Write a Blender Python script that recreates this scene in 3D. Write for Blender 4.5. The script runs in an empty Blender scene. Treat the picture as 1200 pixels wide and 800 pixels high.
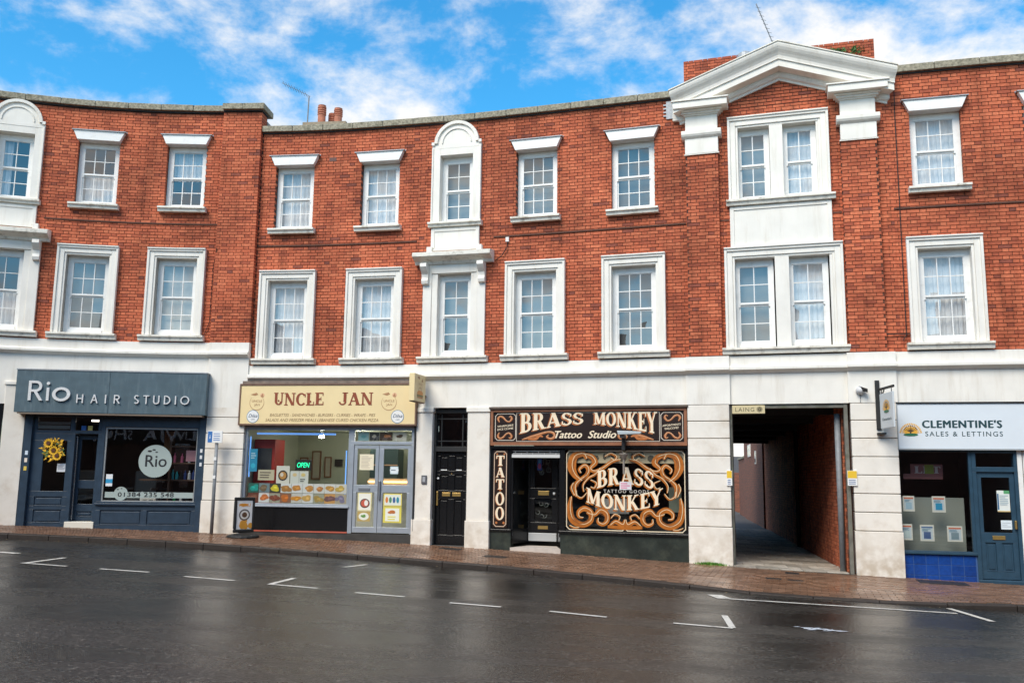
import bpy, bmesh, math, random
import numpy as np
from mathutils import Matrix, Vector
R = math.radians
rnd = random.Random(7)
scene = bpy.context.scene
COL = scene.collection

# ------------------------------------------------------------------ camera
PIT, ROL = R(8.592), R(0.704)
cam_d = bpy.data.cameras.new("camera")
cam_d.sensor_width = 36.0
cam_d.lens = 36.0 * 1055.9 / 1200.0
cam_d.clip_start = 0.05
cam_d.clip_end = 2000
cam = bpy.data.objects.new("camera", cam_d)
COL.objects.link(cam)
_fw = Vector((0, math.cos(PIT), math.sin(PIT)))
_up = Vector((0, -math.sin(PIT), math.cos(PIT)))
_rt = Vector((1, 0, 0))
_r2 = _rt * math.cos(ROL) + _up * math.sin(ROL)
_u2 = -_rt * math.sin(ROL) + _up * math.cos(ROL)
_m = Matrix((_r2, _u2, -_fw)).transposed().to_4x4()
_m.translation = Vector((0, 0, 1.65))
cam.matrix_world = _m
scene.camera = cam

# ------------------------------------------------------------------ sky and sun
SUN_EL, SUN_AZ = R(47), R(212)          # azimuth measured clockwise from +Y (the way the camera looks)
world = bpy.data.worlds.new("World")
scene.world = world
world.use_nodes = True
wt = world.node_tree
wt.nodes.clear()
def wn(t, **k):
    n = wt.nodes.new(t)
    for a, b in k.items():
        setattr(n, a, b)
    return n
w_out = wn('ShaderNodeOutputWorld')
w_bg = wn('ShaderNodeBackground')
w_sky = wn('ShaderNodeTexSky', sky_type='NISHITA', sun_disc=False)
w_sky.sun_elevation = SUN_EL
w_sky.sun_rotation = SUN_AZ
w_sky.air_density = 1.0
w_sky.dust_density = 0.3
w_sky.ozone_density = 2.5
w_bg.inputs['Strength'].default_value = 0.125
w_tc = wn('ShaderNodeTexCoord')
w_sep = wn('ShaderNodeSeparateXYZ')
wt.links.new(w_tc.outputs['Generated'], w_sep.inputs[0])
def wmath(op, a, b=None, c=None):
    n = wn('ShaderNodeMath', operation=op)
    for i, v in enumerate((a, b, c)):
        if v is None: continue
        if isinstance(v, (int, float)): n.inputs[i].default_value = v
        else: wt.links.new(v, n.inputs[i])
    return n.outputs[0]
zc = wmath('ADD', wmath('MAXIMUM', w_sep.outputs[2], 0.0), 0.10)
cx = wmath('DIVIDE', w_sep.outputs[0], zc)
cy = wmath('DIVIDE', w_sep.outputs[1], zc)
w_cmb = wn('ShaderNodeCombineXYZ')
wt.links.new(cx, w_cmb.inputs[0]); wt.links.new(cy, w_cmb.inputs[1])
w_map = wn('ShaderNodeMapping')
w_map.inputs['Location'].default_value = (3.75, 1.1, 0.35)
w_map.inputs['Scale'].default_value = (1.0, 1.0, 1.6)
wt.links.new(w_tc.outputs['Generated'], w_map.inputs[0])
def wnoise(scale, detail, rough, dist=0.0):
    n = wn('ShaderNodeTexNoise')
    n.inputs['Scale'].default_value = scale
    n.inputs['Detail'].default_value = detail
    n.inputs['Roughness'].default_value = rough
    n.inputs['Distortion'].default_value = dist
    wt.links.new(w_map.outputs[0], n.inputs['Vector'])
    return n.outputs['Fac']
big = wnoise(3.1, 3, 0.5, 0.1)
fine = wnoise(7.0, 12, 0.62, 0.15)
cl = wmath('ADD', wmath('MULTIPLY', big, 0.38), wmath('MULTIPLY', fine, 0.68))
w_ramp = wn('ShaderNodeMapRange', interpolation_type='SMOOTHSTEP')
w_ramp.inputs['From Min'].default_value = 0.452
w_ramp.inputs['From Max'].default_value = 0.645
wt.links.new(cl, w_ramp.inputs['Value'])
w_hsv = wn('ShaderNodeHueSaturation')
w_hsv.inputs['Saturation'].default_value = 1.22
w_hsv.inputs['Value'].default_value = 1.42
wt.links.new(w_sky.outputs[0], w_hsv.inputs['Color'])
w_mix = wn('ShaderNodeMix', data_type='RGBA')
wt.links.new(w_ramp.outputs[0], w_mix.inputs['Factor'])
w_gain = wn('ShaderNodeVectorMath', operation='MULTIPLY')
w_el = wn('ShaderNodeMapRange', interpolation_type='SMOOTHSTEP')
w_el.inputs['From Min'].default_value = 0.02
w_el.inputs['From Max'].default_value = 0.42
wt.links.new(w_sep.outputs[2], w_el.inputs['Value'])
w_tint = wn('ShaderNodeMix', data_type='RGBA')          # whiter towards the horizon, deeper above
w_tint.inputs['A'].default_value = (0.92, 0.98, 1.0, 1)
w_tint.inputs['B'].default_value = (0.42, 1.04, 1.04, 1)
wt.links.new(w_el.outputs[0], w_tint.inputs['Factor'])
wt.links.new(w_tint.outputs['Result'], w_gain.inputs[1])
wt.links.new(w_hsv.outputs[0], w_gain.inputs[0])
wt.links.new(w_gain.outputs[0], w_mix.inputs['A'])
w_mix.inputs['B'].default_value = (6.2, 6.05, 5.85, 1)
wt.links.new(w_mix.outputs['Result'], w_bg.inputs['Color'])
wt.links.new(w_bg.outputs[0], w_out.inputs[0])

sun_d = bpy.data.lights.new("sun", 'SUN')
sun_d.energy = 2.8
sun_d.angle = R(32)
sun_d.color = (1.0, 0.90, 0.78)
sun = bpy.data.objects.new("sun", sun_d)
COL.objects.link(sun)
_sd = Vector((math.sin(SUN_AZ) * math.cos(SUN_EL), math.cos(SUN_AZ) * math.cos(SUN_EL), math.sin(SUN_EL)))
sun.rotation_euler = _sd.to_track_quat('Z', 'Y').to_euler()
sun.location = _sd * 60

scene.view_settings.view_transform = 'Standard'
scene.view_settings.look = 'None'
scene.view_settings.exposure = 0.48
scene.view_settings.gamma = 1.0
scene.render.engine = 'CYCLES'
scene.cycles.use_denoising = True
scene.cycles.max_bounces = 8
scene.cycles.transparent_max_bounces = 16
scene.cycles.caustics_reflective = False
scene.cycles.caustics_refractive = False

# ------------------------------------------------------------------ the curved line of the terrace
CA, CB, CC, CD = 19.123485, -0.292327, -0.009657, 0.000943
_xs = np.linspace(-19, 15, 17001)
_g = CA + CB * _xs + CC * _xs ** 2 + CD * _xs ** 3
_q = CB + 2 * CC * _xs + 3 * CD * _xs ** 2
_ds = np.sqrt(1 + _q ** 2) * (_xs[1] - _xs[0])
_S = np.concatenate([[0], np.cumsum((_ds[1:] + _ds[:-1]) / 2)])
_S -= np.interp(0, _xs, _S)
def FAC(s, n, z):
    """arc length along the terrace, distance out towards the street, height -> world"""
    x = float(np.interp(s, _S, _xs))
    q = CB + 2 * CC * x + 3 * CD * x * x
    L = math.hypot(1, q)
    return Vector((x + n * q / L, CA + CB * x + CC * x * x + CD * x ** 3 - n / L, z))
def chord(s0, s1):
    a, b = FAC(s0, 0, 0), FAC(s1, 0, 0)
    t = (b - a) / (s1 - s0)
    nn = Vector((t.y, -t.x, 0)).normalized()
    def f(s, n, z):
        v = a + t * (s - s0) + nn * n
        return Vector((v.x, v.y, z))
    return f
def WORLD(x, y, z): return Vector((x, y, z))

# ------------------------------------------------------------------ materials
MATS = {}
def mat(name, color=(0.5, 0.5, 0.5), rough=0.6, spec=0.5, metal=0.0, noise=0.0, splash=None, nscale=6.0, bump=0.0, bscale=40.0,
        dirt=None, dirt_amt=0.0, dirt_scale=1.2, streak=False, emit=None, estr=0.0):
    if name in MATS: return MATS[name]
    m = bpy.data.materials.new(name); m.use_nodes = True
    nt = m.node_tree; b = nt.nodes['Principled BSDF']
    b.inputs['Base Color'].default_value = (*color, 1)
    b.inputs['Roughness'].default_value = rough
    b.inputs['Metallic'].default_value = metal
    b.inputs['Specular IOR Level'].default_value = spec
    geo = nt.nodes.new('ShaderNodeNewGeometry')
    col = None
    if noise > 0:
        n = nt.nodes.new('ShaderNodeTexNoise'); n.inputs['Scale'].default_value = nscale
        n.inputs['Detail'].default_value = 6
        nt.links.new(geo.outputs['Position'], n.inputs['Vector'])
        r = nt.nodes.new('ShaderNodeMapRange')
        r.inputs['From Min'].default_value = 0.3; r.inputs['From Max'].default_value = 0.7
        r.inputs['To Min'].default_value = 1 - noise; r.inputs['To Max'].default_value = 1 + noise
        nt.links.new(n.outputs['Fac'], r.inputs['Value'])
        mx = nt.nodes.new('ShaderNodeVectorMath'); mx.operation = 'SCALE'
        mx.inputs[0].default_value = color
        nt.links.new(r.outputs[0], mx.inputs['Scale'])
        col = mx.outputs[0]
    if dirt:
        n = nt.nodes.new('ShaderNodeTexNoise'); n.inputs['Scale'].default_value = dirt_scale
        n.inputs['Detail'].default_value = 8; n.inputs['Roughness'].default_value = 0.65
        mp = nt.nodes.new('ShaderNodeMapping')
        if streak: mp.inputs['Scale'].default_value = (5.0, 5.0, 0.6)
        nt.links.new(geo.outputs['Position'], mp.inputs[0]); nt.links.new(mp.outputs[0], n.inputs['Vector'])
        r = nt.nodes.new('ShaderNodeMapRange'); r.interpolation_type = 'SMOOTHSTEP'
        r.inputs['From Min'].default_value = 0.48; r.inputs['From Max'].default_value = 0.78
        r.inputs['To Max'].default_value = dirt_amt
        nt.links.new(n.outputs['Fac'], r.inputs['Value'])
        mx = nt.nodes.new('ShaderNodeMix'); mx.data_type = 'RGBA'
        nt.links.new(r.outputs[0], mx.inputs['Factor'])
        if col is not None: nt.links.new(col, mx.inputs['A'])
        else: mx.inputs['A'].default_value = (*color, 1)
        mx.inputs['B'].default_value = (*dirt, 1)
        col = mx.outputs['Result']
    if splash:                                             # muddy splash marks thrown up from the pavement
        n = nt.nodes.new('ShaderNodeTexNoise'); n.inputs['Scale'].default_value = 5; n.inputs['Detail'].default_value = 7
        nt.links.new(geo.outputs['Position'], n.inputs['Vector'])
        sp = nt.nodes.new('ShaderNodeSeparateXYZ'); nt.links.new(geo.outputs['Position'], sp.inputs[0])
        r = nt.nodes.new('ShaderNodeMapRange'); r.inputs['From Min'].default_value = 0.0; r.inputs['From Max'].default_value = 1.0
        r.inputs['To Min'].default_value = 0.62; r.inputs['To Max'].default_value = -0.1; nt.links.new(sp.outputs[2], r.inputs['Value'])
        mu = nt.nodes.new('ShaderNodeMath'); mu.operation = 'MULTIPLY'; mu.use_clamp = True
        r2 = nt.nodes.new('ShaderNodeMapRange'); r2.inputs['From Min'].default_value = 0.38; r2.inputs['From Max'].default_value = 0.62; nt.links.new(n.outputs['Fac'], r2.inputs['Value'])
        nt.links.new(r.outputs[0], mu.inputs[0]); nt.links.new(r2.outputs[0], mu.inputs[1])
        mx = nt.nodes.new('ShaderNodeMix'); mx.data_type = 'RGBA'; nt.links.new(mu.outputs[0], mx.inputs['Factor']); nt.links.new(col, mx.inputs['A'])
        mx.inputs['B'].default_value = (*splash, 1); col = mx.outputs['Result']
    if col is not None: nt.links.new(col, b.inputs['Base Color'])
    if bump > 0:
        n = nt.nodes.new('ShaderNodeTexNoise'); n.inputs['Scale'].default_value = bscale
        n.inputs['Detail'].default_value = 4
        nt.links.new(geo.outputs['Position'], n.inputs['Vector'])
        bp = nt.nodes.new('ShaderNodeBump'); bp.inputs['Strength'].default_value = bump
        bp.inputs['Distance'].default_value = 0.01
        nt.links.new(n.outputs['Fac'], bp.inputs['Height']); nt.links.new(bp.outputs[0], b.inputs['Normal'])
    if emit:
        b.inputs['Emission Color'].default_value = (*emit, 1); b.inputs['Emission Strength'].default_value = estr
    MATS[name] = m
    return m

def tint_mat(name, c_dark, c_mid, c_pale, rough=0.85, stain=0.45, spec=0.3, wet=False, moss=None, odd=None):
    """brick-like pieces: each piece carries its own tint value"""
    m = bpy.data.materials.new(name); m.use_nodes = True
    nt = m.node_tree; b = nt.nodes['Principled BSDF']
    at = nt.nodes.new('ShaderNodeAttribute'); at.attribute_name = 'tint'
    cr = nt.nodes.new('ShaderNodeValToRGB')
    cr.color_ramp.elements[0].position = 0.0; cr.color_ramp.elements[0].color = (*c_dark, 1)
    cr.color_ramp.elements[1].position = 1.0; cr.color_ramp.elements[1].color = (*c_pale, 1)
    e = cr.color_ramp.elements.new(0.45); e.color = (*c_mid, 1)
    if odd:
        cr.color_ramp.elements[0].color = (*odd, 1)
        e = cr.color_ramp.elements.new(0.10); e.color = (*c_dark, 1)
    nt.links.new(at.outputs['Fac'], cr.inputs[0])
    geo = nt.nodes.new('ShaderNodeNewGeometry')
    n1 = nt.nodes.new('ShaderNodeTexNoise'); n1.inputs['Scale'].default_value = 0.75; n1.inputs['Detail'].default_value = 8
    n1.inputs['Roughness'].default_value = 0.6
    nt.links.new(geo.outputs['Position'], n1.inputs['Vector'])
    r1 = nt.nodes.new('ShaderNodeMapRange'); r1.inputs['From Min'].default_value = 0.35; r1.inputs['From Max'].default_value = 0.68
    r1.inputs['To Min'].default_value = 1.14; r1.inputs['To Max'].default_value = 1 - stain
    nt.links.new(n1.outputs['Fac'], r1.inputs['Value'])
    n2 = nt.nodes.new('ShaderNodeTexNoise'); n2.inputs['Scale'].default_value = 22; n2.inputs['Detail'].default_value = 5
    nt.links.new(geo.outputs['Position'], n2.inputs['Vector'])
    r2 = nt.nodes.new('ShaderNodeMapRange'); r2.inputs['From Min'].default_value = 0.25; r2.inputs['From Max'].default_value = 0.75
    r2.inputs['To Min'].default_value = 0.78; r2.inputs['To Max'].default_value = 1.22
    nt.links.new(n2.outputs['Fac'], r2.inputs['Value'])
    mps = nt.nodes.new('ShaderNodeMapping'); mps.inputs['Scale'].default_value = (2.6, 2.6, 0.45)
    nt.links.new(geo.outputs['Position'], mps.inputs[0])
    n4 = nt.nodes.new('ShaderNodeTexNoise'); n4.inputs['Scale'].default_value = 1.0; n4.inputs['Detail'].default_value = 7; n4.inputs['Roughness'].default_value = 0.65
    nt.links.new(mps.outputs[0], n4.inputs['Vector'])
    r4 = nt.nodes.new('ShaderNodeMapRange'); r4.inputs['From Min'].default_value = 0.52; r4.inputs['From Max'].default_value = 0.72
    r4.inputs['To Min'].default_value = 1.0; r4.inputs['To Max'].default_value = 1 - stain * 1.2
    nt.links.new(n4.outputs['Fac'], r4.inputs['Value'])
    m4 = nt.nodes.new('ShaderNodeMath'); m4.operation = 'MULTIPLY'
    nt.links.new(r1.outputs[0], m4.inputs[0]); nt.links.new(r4.outputs[0], m4.inputs[1])
    mu = nt.nodes.new('ShaderNodeMath'); mu.operation = 'MULTIPLY'
    nt.links.new(m4.outputs[0], mu.inputs[0]); nt.links.new(r2.outputs[0], mu.inputs[1])
    sc = nt.nodes.new('ShaderNodeVectorMath'); sc.operation = 'SCALE'
    nt.links.new(cr.outputs[0], sc.inputs[0]); nt.links.new(mu.outputs[0], sc.inputs['Scale'])
    nt.links.new(sc.outputs[0], b.inputs['Base Color'])
    b.inputs['Roughness'].default_value = rough
    b.inputs['Specular IOR Level'].default_value = spec
    if wet:
        r3 = nt.nodes.new('ShaderNodeMapRange'); r3.inputs['From Min'].default_value = 0.35; r3.inputs['From Max'].default_value = 0.65
        r3.inputs['To Min'].default_value = 0.14; r3.inputs['To Max'].default_value = 0.48
        nt.links.new(n1.outputs['Fac'], r3.inputs['Value']); nt.links.new(r3.outputs[0], b.inputs['Roughness'])
    bp = nt.nodes.new('ShaderNodeBump'); bp.inputs['Strength'].default_value = 0.35; bp.inputs['Distance'].default_value = 0.006
    nt.links.new(n2.outputs['Fac'], bp.inputs['Height']); nt.links.new(bp.outputs[0], b.inputs['Normal'])
    MATS[name] = m
    return m

def glass_mat(name, tint=(0.9, 0.93, 0.92), base=0.10, rough=0.0, gcol=(1, 1, 1)):
    if name in MATS: return MATS[name]
    m = bpy.data.materials.new(name); m.use_nodes = True
    nt = m.node_tree; nt.nodes.clear()
    o = nt.nodes.new('ShaderNodeOutputMaterial'); mx = nt.nodes.new('ShaderNodeMixShader')
    tr = nt.nodes.new('ShaderNodeBsdfTransparent'); tr.inputs[0].default_value = (*tint, 1)
    gl = nt.nodes.new('ShaderNodeBsdfGlossy'); gl.inputs['Roughness'].default_value = rough
    gl.inputs['Color'].default_value = (*gcol, 1)
    def mth(op, a, b=None):
        q = nt.nodes.new('ShaderNodeMath'); q.operation = op; q.use_clamp = op == 'ADD'
        for i, v in enumerate((a, b)):
            if v is None: continue
            if isinstance(v, (int, float)): q.inputs[i].default_value = v
            else: nt.links.new(v, q.inputs[i])
        return q.outputs[0]
    g0 = nt.nodes.new('ShaderNodeNewGeometry'); dt = nt.nodes.new('ShaderNodeVectorMath'); dt.operation = 'DOT_PRODUCT'
    nt.links.new(g0.outputs['Incoming'], dt.inputs[0]); nt.links.new(g0.outputs['Normal'], dt.inputs[1])
    sch = mth('POWER', mth('SUBTRACT', 1.0, mth('ABSOLUTE', dt.outputs['Value'])), 5.0)
    fac = mth('ADD', mth('MULTIPLY', sch, 0.85), base + 0.06)
    # old float glass is never quite flat
    geo = nt.nodes.new('ShaderNodeNewGeometry'); n = nt.nodes.new('ShaderNodeTexNoise'); n.inputs['Scale'].default_value = 1.6
    n.inputs['Detail'].default_value = 1
    nt.links.new(geo.outputs['Position'], n.inputs['Vector'])
    bp = nt.nodes.new('ShaderNodeBump'); bp.inputs['Strength'].default_value = 0.05; bp.inputs['Distance'].default_value = 0.05
    nt.links.new(n.outputs['Fac'], bp.inputs['Height']); nt.links.new(bp.outputs[0], gl.inputs['Normal'])
    nt.links.new(fac, mx.inputs[0]); nt.links.new(tr.outputs[0], mx.inputs[1]); nt.links.new(gl.outputs[0], mx.inputs[2])
    nt.links.new(mx.outputs[0], o.inputs[0])
    MATS[name] = m
    return m

BRICK = tint_mat('red_brick', (0.35, 0.086, 0.046), (0.52, 0.128, 0.060), (0.65, 0.190, 0.092), stain=0.34, odd=(0.22, 0.075, 0.055))
BRICK_OLD = tint_mat('alley_brick', (0.30, 0.09, 0.05), (0.55, 0.15, 0.07), (0.66, 0.22, 0.11), stain=0.30)
PAVER = tint_mat('paver', (0.16, 0.086, 0.052), (0.23, 0.125, 0.076), (0.30, 0.172, 0.110), stain=0.35, wet=True, spec=0.5)
SETT = tint_mat('alley_slab', (0.32, 0.28, 0.23), (0.46, 0.41, 0.34), (0.58, 0.52, 0.44), stain=0.55, rough=.62, spec=0.3)
MORTAR = mat('mortar', (0.055, 0.028, 0.021), 0.95, noise=0.3, nscale=30)
# the lower storey was repointed in a brick-coloured mortar
_nt = MORTAR.node_tree; _g = _nt.nodes.new('ShaderNodeNewGeometry'); _s = _nt.nodes.new('ShaderNodeSeparateXYZ'); _nt.links.new(_g.outputs['Position'], _s.inputs[0])
_r = _nt.nodes.new('ShaderNodeMapRange'); _r.inputs['From Min'].default_value = 6.7; _r.inputs['From Max'].default_value = 7.1; _nt.links.new(_s.outputs[2], _r.inputs['Value'])
_x = _nt.nodes.new('ShaderNodeMix'); _x.data_type = 'RGBA'; _x.inputs['A'].default_value = (0.13, 0.050, 0.030, 1); _x.inputs['B'].default_value = (0.075, 0.038, 0.029, 1)
_nt.links.new(_r.outputs[0], _x.inputs['Factor']); _nt.links.new(_x.outputs['Result'], _nt.nodes['Principled BSDF'].inputs['Base Color'])
STUCCO = mat('cream_stucco', (0.82, 0.785, 0.715), 0.75, noise=0.05, nscale=2.5, dirt=(0.50, 0.42, 0.31), dirt_amt=0.36, dirt_scale=1.3, streak=True, bump=0.12, bscale=60)
STUCCO_LOW = mat('pillar_stone', (0.79, 0.745, 0.67), 0.8, splash=(0.36, 0.26, 0.15), noise=0.05, nscale=3, dirt=(0.46, 0.36, 0.25), dirt_amt=0.5, dirt_scale=1.9, bump=0.15, bscale=50)
JOINT = mat('pillar_joint', (0.30, 0.26, 0.22), 0.9)  # darker tone of the channels between pillar blocks
SILL = mat('sill_stone', (0.80, 0.76, 0.67), 0.8, noise=0.08, nscale=4, dirt=(0.20, 0.16, 0.10), dirt_amt=0.75, dirt_scale=6, bump=0.2, bscale=70)
COPING = mat('coping_stone', (0.30, 0.27, 0.20), 0.9, noise=0.45, nscale=22, dirt=(0.10, 0.095, 0.06), dirt_amt=0.9, dirt_scale=7, bump=0.4, bscale=50)
PAINT = mat('white_paint', (0.84, 0.83, 0.80), 0.45, noise=0.03, nscale=5, dirt=(0.45, 0.42, 0.36), dirt_amt=0.35, dirt_scale=7)
LEAD = mat('lead_flashing', (0.33, 0.35, 0.37), 0.5, metal=0.3, noise=0.15, nscale=20)
GLASS = glass_mat('window_glass', base=0.11, gcol=(.98, .89, .81), tint=(.92, .93, .93))
SHOPGLASS = glass_mat('shop_glass', base=0.04, tint=(0.88, 0.9, 0.89))
DARK = mat('dark_room', (0.045, 0.045, 0.05), 0.9)
ROOMW = mat('room_wall', (0.16, 0.15, 0.14), 0.9)
CURTAIN = mat('net_curtain', (0.80, 0.81, 0.82), 0.9, noise=0.06, nscale=12)
BLIND = mat('blind', (0.62, 0.57, 0.50), 0.9, noise=0.06, nscale=9)
NAVY = mat('navy_paint', (0.030, 0.052, 0.082), 0.35, noise=0.15, nscale=8, bump=0.05)
NAVY2 = mat('slate_blue_paint', (0.025, 0.062, 0.10), 0.35, noise=0.12, nscale=8)
FASCIA_BLUE = mat('blue_grey_board', (0.075, 0.118, 0.142), 0.5, noise=0.12, nscale=5, dirt=(0.16, 0.21, 0.23), dirt_amt=0.6, dirt_scale=3, streak=True)
BROWN = mat('brown_trim', (0.16, 0.09, 0.06), 0.6, noise=0.2, nscale=10)
CREAM = mat('cream_sign', (0.83, 0.66, 0.36), 0.45, noise=0.03, nscale=4)
CREAM2 = mat('cream_paint', (0.74, 0.70, 0.60), 0.6)
RUST = mat('sign_brown_red', (0.26, 0.055, 0.02), 0.6)
PEACH = mat('logo_peach', (0.75, 0.42, 0.26), 0.6)
BLACK = mat('black_gloss', (0.008, 0.008, 0.009), 0.22)
BLACKM = mat('black_matt', (0.014, 0.014, 0.014), 0.6)
ALU = mat('grey_aluminium', (0.36, 0.40, 0.45), 0.4, metal=0.35, noise=0.06)
STEEL = mat('galvanised_steel', (0.22, 0.235, 0.25), 0.6, metal=0.1, noise=0.15, nscale=12)
WHITE = mat('white_print', (0.82, 0.82, 0.80), 0.5)
SILVER = mat('silver_letter', (0.74, 0.73, 0.72), 0.35, metal=0.1)
BRASS = mat('brass', (0.55, 0.36, 0.12), 0.35, metal=0.8)
SIGNBLACK = mat('sign_dark_brown', (0.022, 0.011, 0.008), 0.3)
COPPER = mat('copper_paint', (0.46, 0.155, 0.045), 0.45, noise=0.15, nscale=14)
GOLD = mat('orange_gilding', (0.42, 0.125, 0.012), 0.4, noise=0.22, nscale=9)
IVORY = mat('ivory_letter', (0.86, 0.72, 0.52), 0.5)
GREENBLACK = mat('dark_green_tile', (0.025, 0.032, 0.028), 0.25, noise=0.3, nscale=3, dirt=(0.10, 0.11, 0.08), dirt_amt=0.5, dirt_scale=2)
PALEBLUE = mat('pale_blue_sign', (0.70, 0.755, 0.80), 0.45, noise=0.02, nscale=3)
INK = mat('dark_teal_letter', (0.012, 0.05, 0.06), 0.5)
BLUETILE = tint_mat('blue_tile', (0.008, 0.045, 0.22), (0.010, 0.055, 0.26), (0.012, 0.065, 0.30), rough=0.15, stain=0.2, spec=0.6)
FROST = mat('frosted_vinyl', (0.36, 0.43, 0.41), 0.6)
YELLOW = mat('petal_yellow', (0.80, 0.45, 0.02), 0.7, noise=0.2, nscale=30)
LEAF = mat('leaf_green', (0.06, 0.14, 0.03), 0.7, noise=0.3, nscale=20)
TERRA = mat('terracotta', (0.46, 0.17, 0.10), 0.8, noise=0.2, nscale=10)
STEP = mat('step_stone', (0.55, 0.48, 0.42), 0.7, noise=0.1, nscale=8)
REDM = mat('red_line', (0.45, 0.10, 0.06), 0.5)
IRON = mat('cast_iron', (0.03, 0.026, 0.024), 0.5, noise=0.3, nscale=40)

# ------------------------------------------------------------------ mesh building
TOPS = {}
def origin(o):
    v = Vector((0, 0, 0))
    while o is not None:
        v += o.location; o = o.parent
    return v

class MB:
    def __init__(self): self.v, self.f, self.t, self.cur = [], [], [], 0.5
    def quad(self, a, b, c, d):
        i = len(self.v); self.v += [a, b, c, d]; self.f.append((i, i + 1, i + 2, i + 3)); self.t.append(self.cur); return self
    def poly(self, pts):
        i = len(self.v); self.v += list(pts); self.f.append(tuple(range(i, i + len(pts)))); self.t.append(self.cur); return self
    def hexa(self, p, skip=()):
        i = len(self.v); self.v += p
        for k, q in enumerate(((0, 1, 5, 4), (3, 7, 6, 2), (0, 4, 7, 3), (1, 2, 6, 5), (4, 5, 6, 7), (0, 3, 2, 1))):
            if k in skip: continue
            self.f.append(tuple(i + j for j in q)); self.t.append(self.cur)
    def box(self, F, s0, s1, n0, n1, z0, z1, seg=1, skip=()):
        for k in range(seg):
            a = s0 + (s1 - s0) * k / seg; b = s0 + (s1 - s0) * (k + 1) / seg
            self.hexa([F(a, n1, z0), F(b, n1, z0), F(b, n0, z0), F(a, n0, z0), F(a, n1, z1), F(b, n1, z1), F(b, n0, z1), F(a, n0, z1)], skip)
        return self
    def sheet(self, F, s0, s1, n, z0, z1):
        self.quad(F(s0, n, z0), F(s1, n, z0), F(s1, n, z1), F(s0, n, z1)); return self
    def run(self, F, prof, s0, s1, step=0.6):
        """sweep a closed profile of (n, z) along the terrace"""
        k = max(1, int(math.ceil(abs(s1 - s0) / step))); i0 = len(self.v); m = len(prof)
        for a in range(k + 1):
            s = s0 + (s1 - s0) * a / k
            self.v += [F(s, n, z) for n, z in prof]
        for a in range(k):
            for j in range(m):
                self.f.append((i0 + a * m + j, i0 + a * m + (j + 1) % m, i0 + (a + 1) * m + (j + 1) % m, i0 + (a + 1) * m + j)); self.t.append(self.cur)
        self.f.append(tuple(i0 + j for j in range(m))); self.t.append(self.cur)
        self.f.append(tuple(i0 + k * m + j for j in reversed(range(m)))); self.t.append(self.cur)
        return self
    def disc(self, F, s, z, r, n0, n1, k=24, rz=None):
        rz = rz or r
        ps = [(s + r * math.cos(2 * math.pi * a / k), z + rz * math.sin(2 * math.pi * a / k)) for a in range(k)]
        self.prism(F, ps, n0, n1); return self
    def prism(self, F, ps, n0, n1):
        i = len(self.v); k = len(ps)
        self.v += [F(a, n1, b) for a, b in ps] + [F(a, n0, b) for a, b in ps]
        self.f.append(tuple(range(i, i + k))); self.t.append(self.cur)
        self.f.append(tuple(range(i + 2 * k - 1, i + k - 1, -1))); self.t.append(self.cur)
        for a in range(k):
            b = (a + 1) % k
            self.f.append((i + a, i + k + a, i + k + b, i + b)); self.t.append(self.cur)
        return self
    def tube(self, pts, r, k=8):
        pts = [Vector(p) for p in pts]; i0 = len(self.v); n = len(pts)
        for j, p in enumerate(pts):
            d = (pts[min(j + 1, n - 1)] - pts[max(j - 1, 0)]).normalized()
            u = d.cross(Vector((0, 0, 1)))
            if u.length < 1e-3: u = Vector((1, 0, 0))
            u.normalize(); w = d.cross(u)
            rr = r[j] if isinstance(r, (list, tuple)) else r
            self.v += [p + u * rr * math.cos(2 * math.pi * a / k) + w * rr * math.sin(2 * math.pi * a / k) for a in range(k)]
        for j in range(n - 1):
            for a in range(k):
                b = (a + 1) % k
                self.f.append((i0 + j * k + a, i0 + j * k + b, i0 + (j + 1) * k + b, i0 + (j + 1) * k + a)); self.t.append(self.cur)
        self.f.append(tuple(i0 + a for a in range(k))); self.t.append(self.cur)
        self.f.append(tuple(i0 + (n - 1) * k + a for a in reversed(range(k)))); self.t.append(self.cur)
        return self
    def lathe(self, c, prof, k=14):
        i0 = len(self.v)
        for r, h in prof:
            self.v += [Vector((c[0] + r * math.cos(2 * math.pi * a / k), c[1] + r * math.sin(2 * math.pi * a / k), c[2] + h)) for a in range(k)]
        for j in range(len(prof) - 1):
            for a in range(k):
                b = (a + 1) % k
                self.f.append((i0 + j * k + a, i0 + j * k + b, i0 + (j + 1) * k + b, i0 + (j + 1) * k + a)); self.t.append(self.cur)
        self.f.append(tuple(i0 + a for a in reversed(range(k)))); self.t.append(self.cur)
        self.f.append(tuple(i0 + (len(prof) - 1) * k + a for a in range(k))); self.t.append(self.cur)
        return self
    def flat(self, F, vs, fs, s0, z0, n, sc=1.0, warp=None):
        """lay a 2-D mesh (x, y) on the frame"""
        i = len(self.v)
        for x, y in vs:
            a, b = s0 + x * sc, z0 + y * sc
            if warp: a, b = warp(a, b)
            self.v.append(F(a, n, b))
        for q in fs:
            self.f.append(tuple(i + j for j in q)); self.t.append(self.cur)
        return self
    def ribbon(self, F, pts, w, n):
        """flat painted stroke through (s, z) points with a width at each"""
        P2 = spline(pts); k = len(P2); i = len(self.v)
        for j, (x, y) in enumerate(P2):
            x0, y0 = P2[max(j - 1, 0)]; x1, y1 = P2[min(j + 1, k - 1)]
            L = math.hypot(x1 - x0, y1 - y0) or 1
            nx, ny = -(y1 - y0) / L, (x1 - x0) / L
            u = j / (k - 1) * (len(w) - 1); a = int(min(u, len(w) - 2)); hw = (w[a] * (1 - (u - a)) + w[a + 1] * (u - a)) / 2
            self.v += [F(x + nx * hw, n, y + ny * hw), F(x - nx * hw, n, y - ny * hw)]
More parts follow.
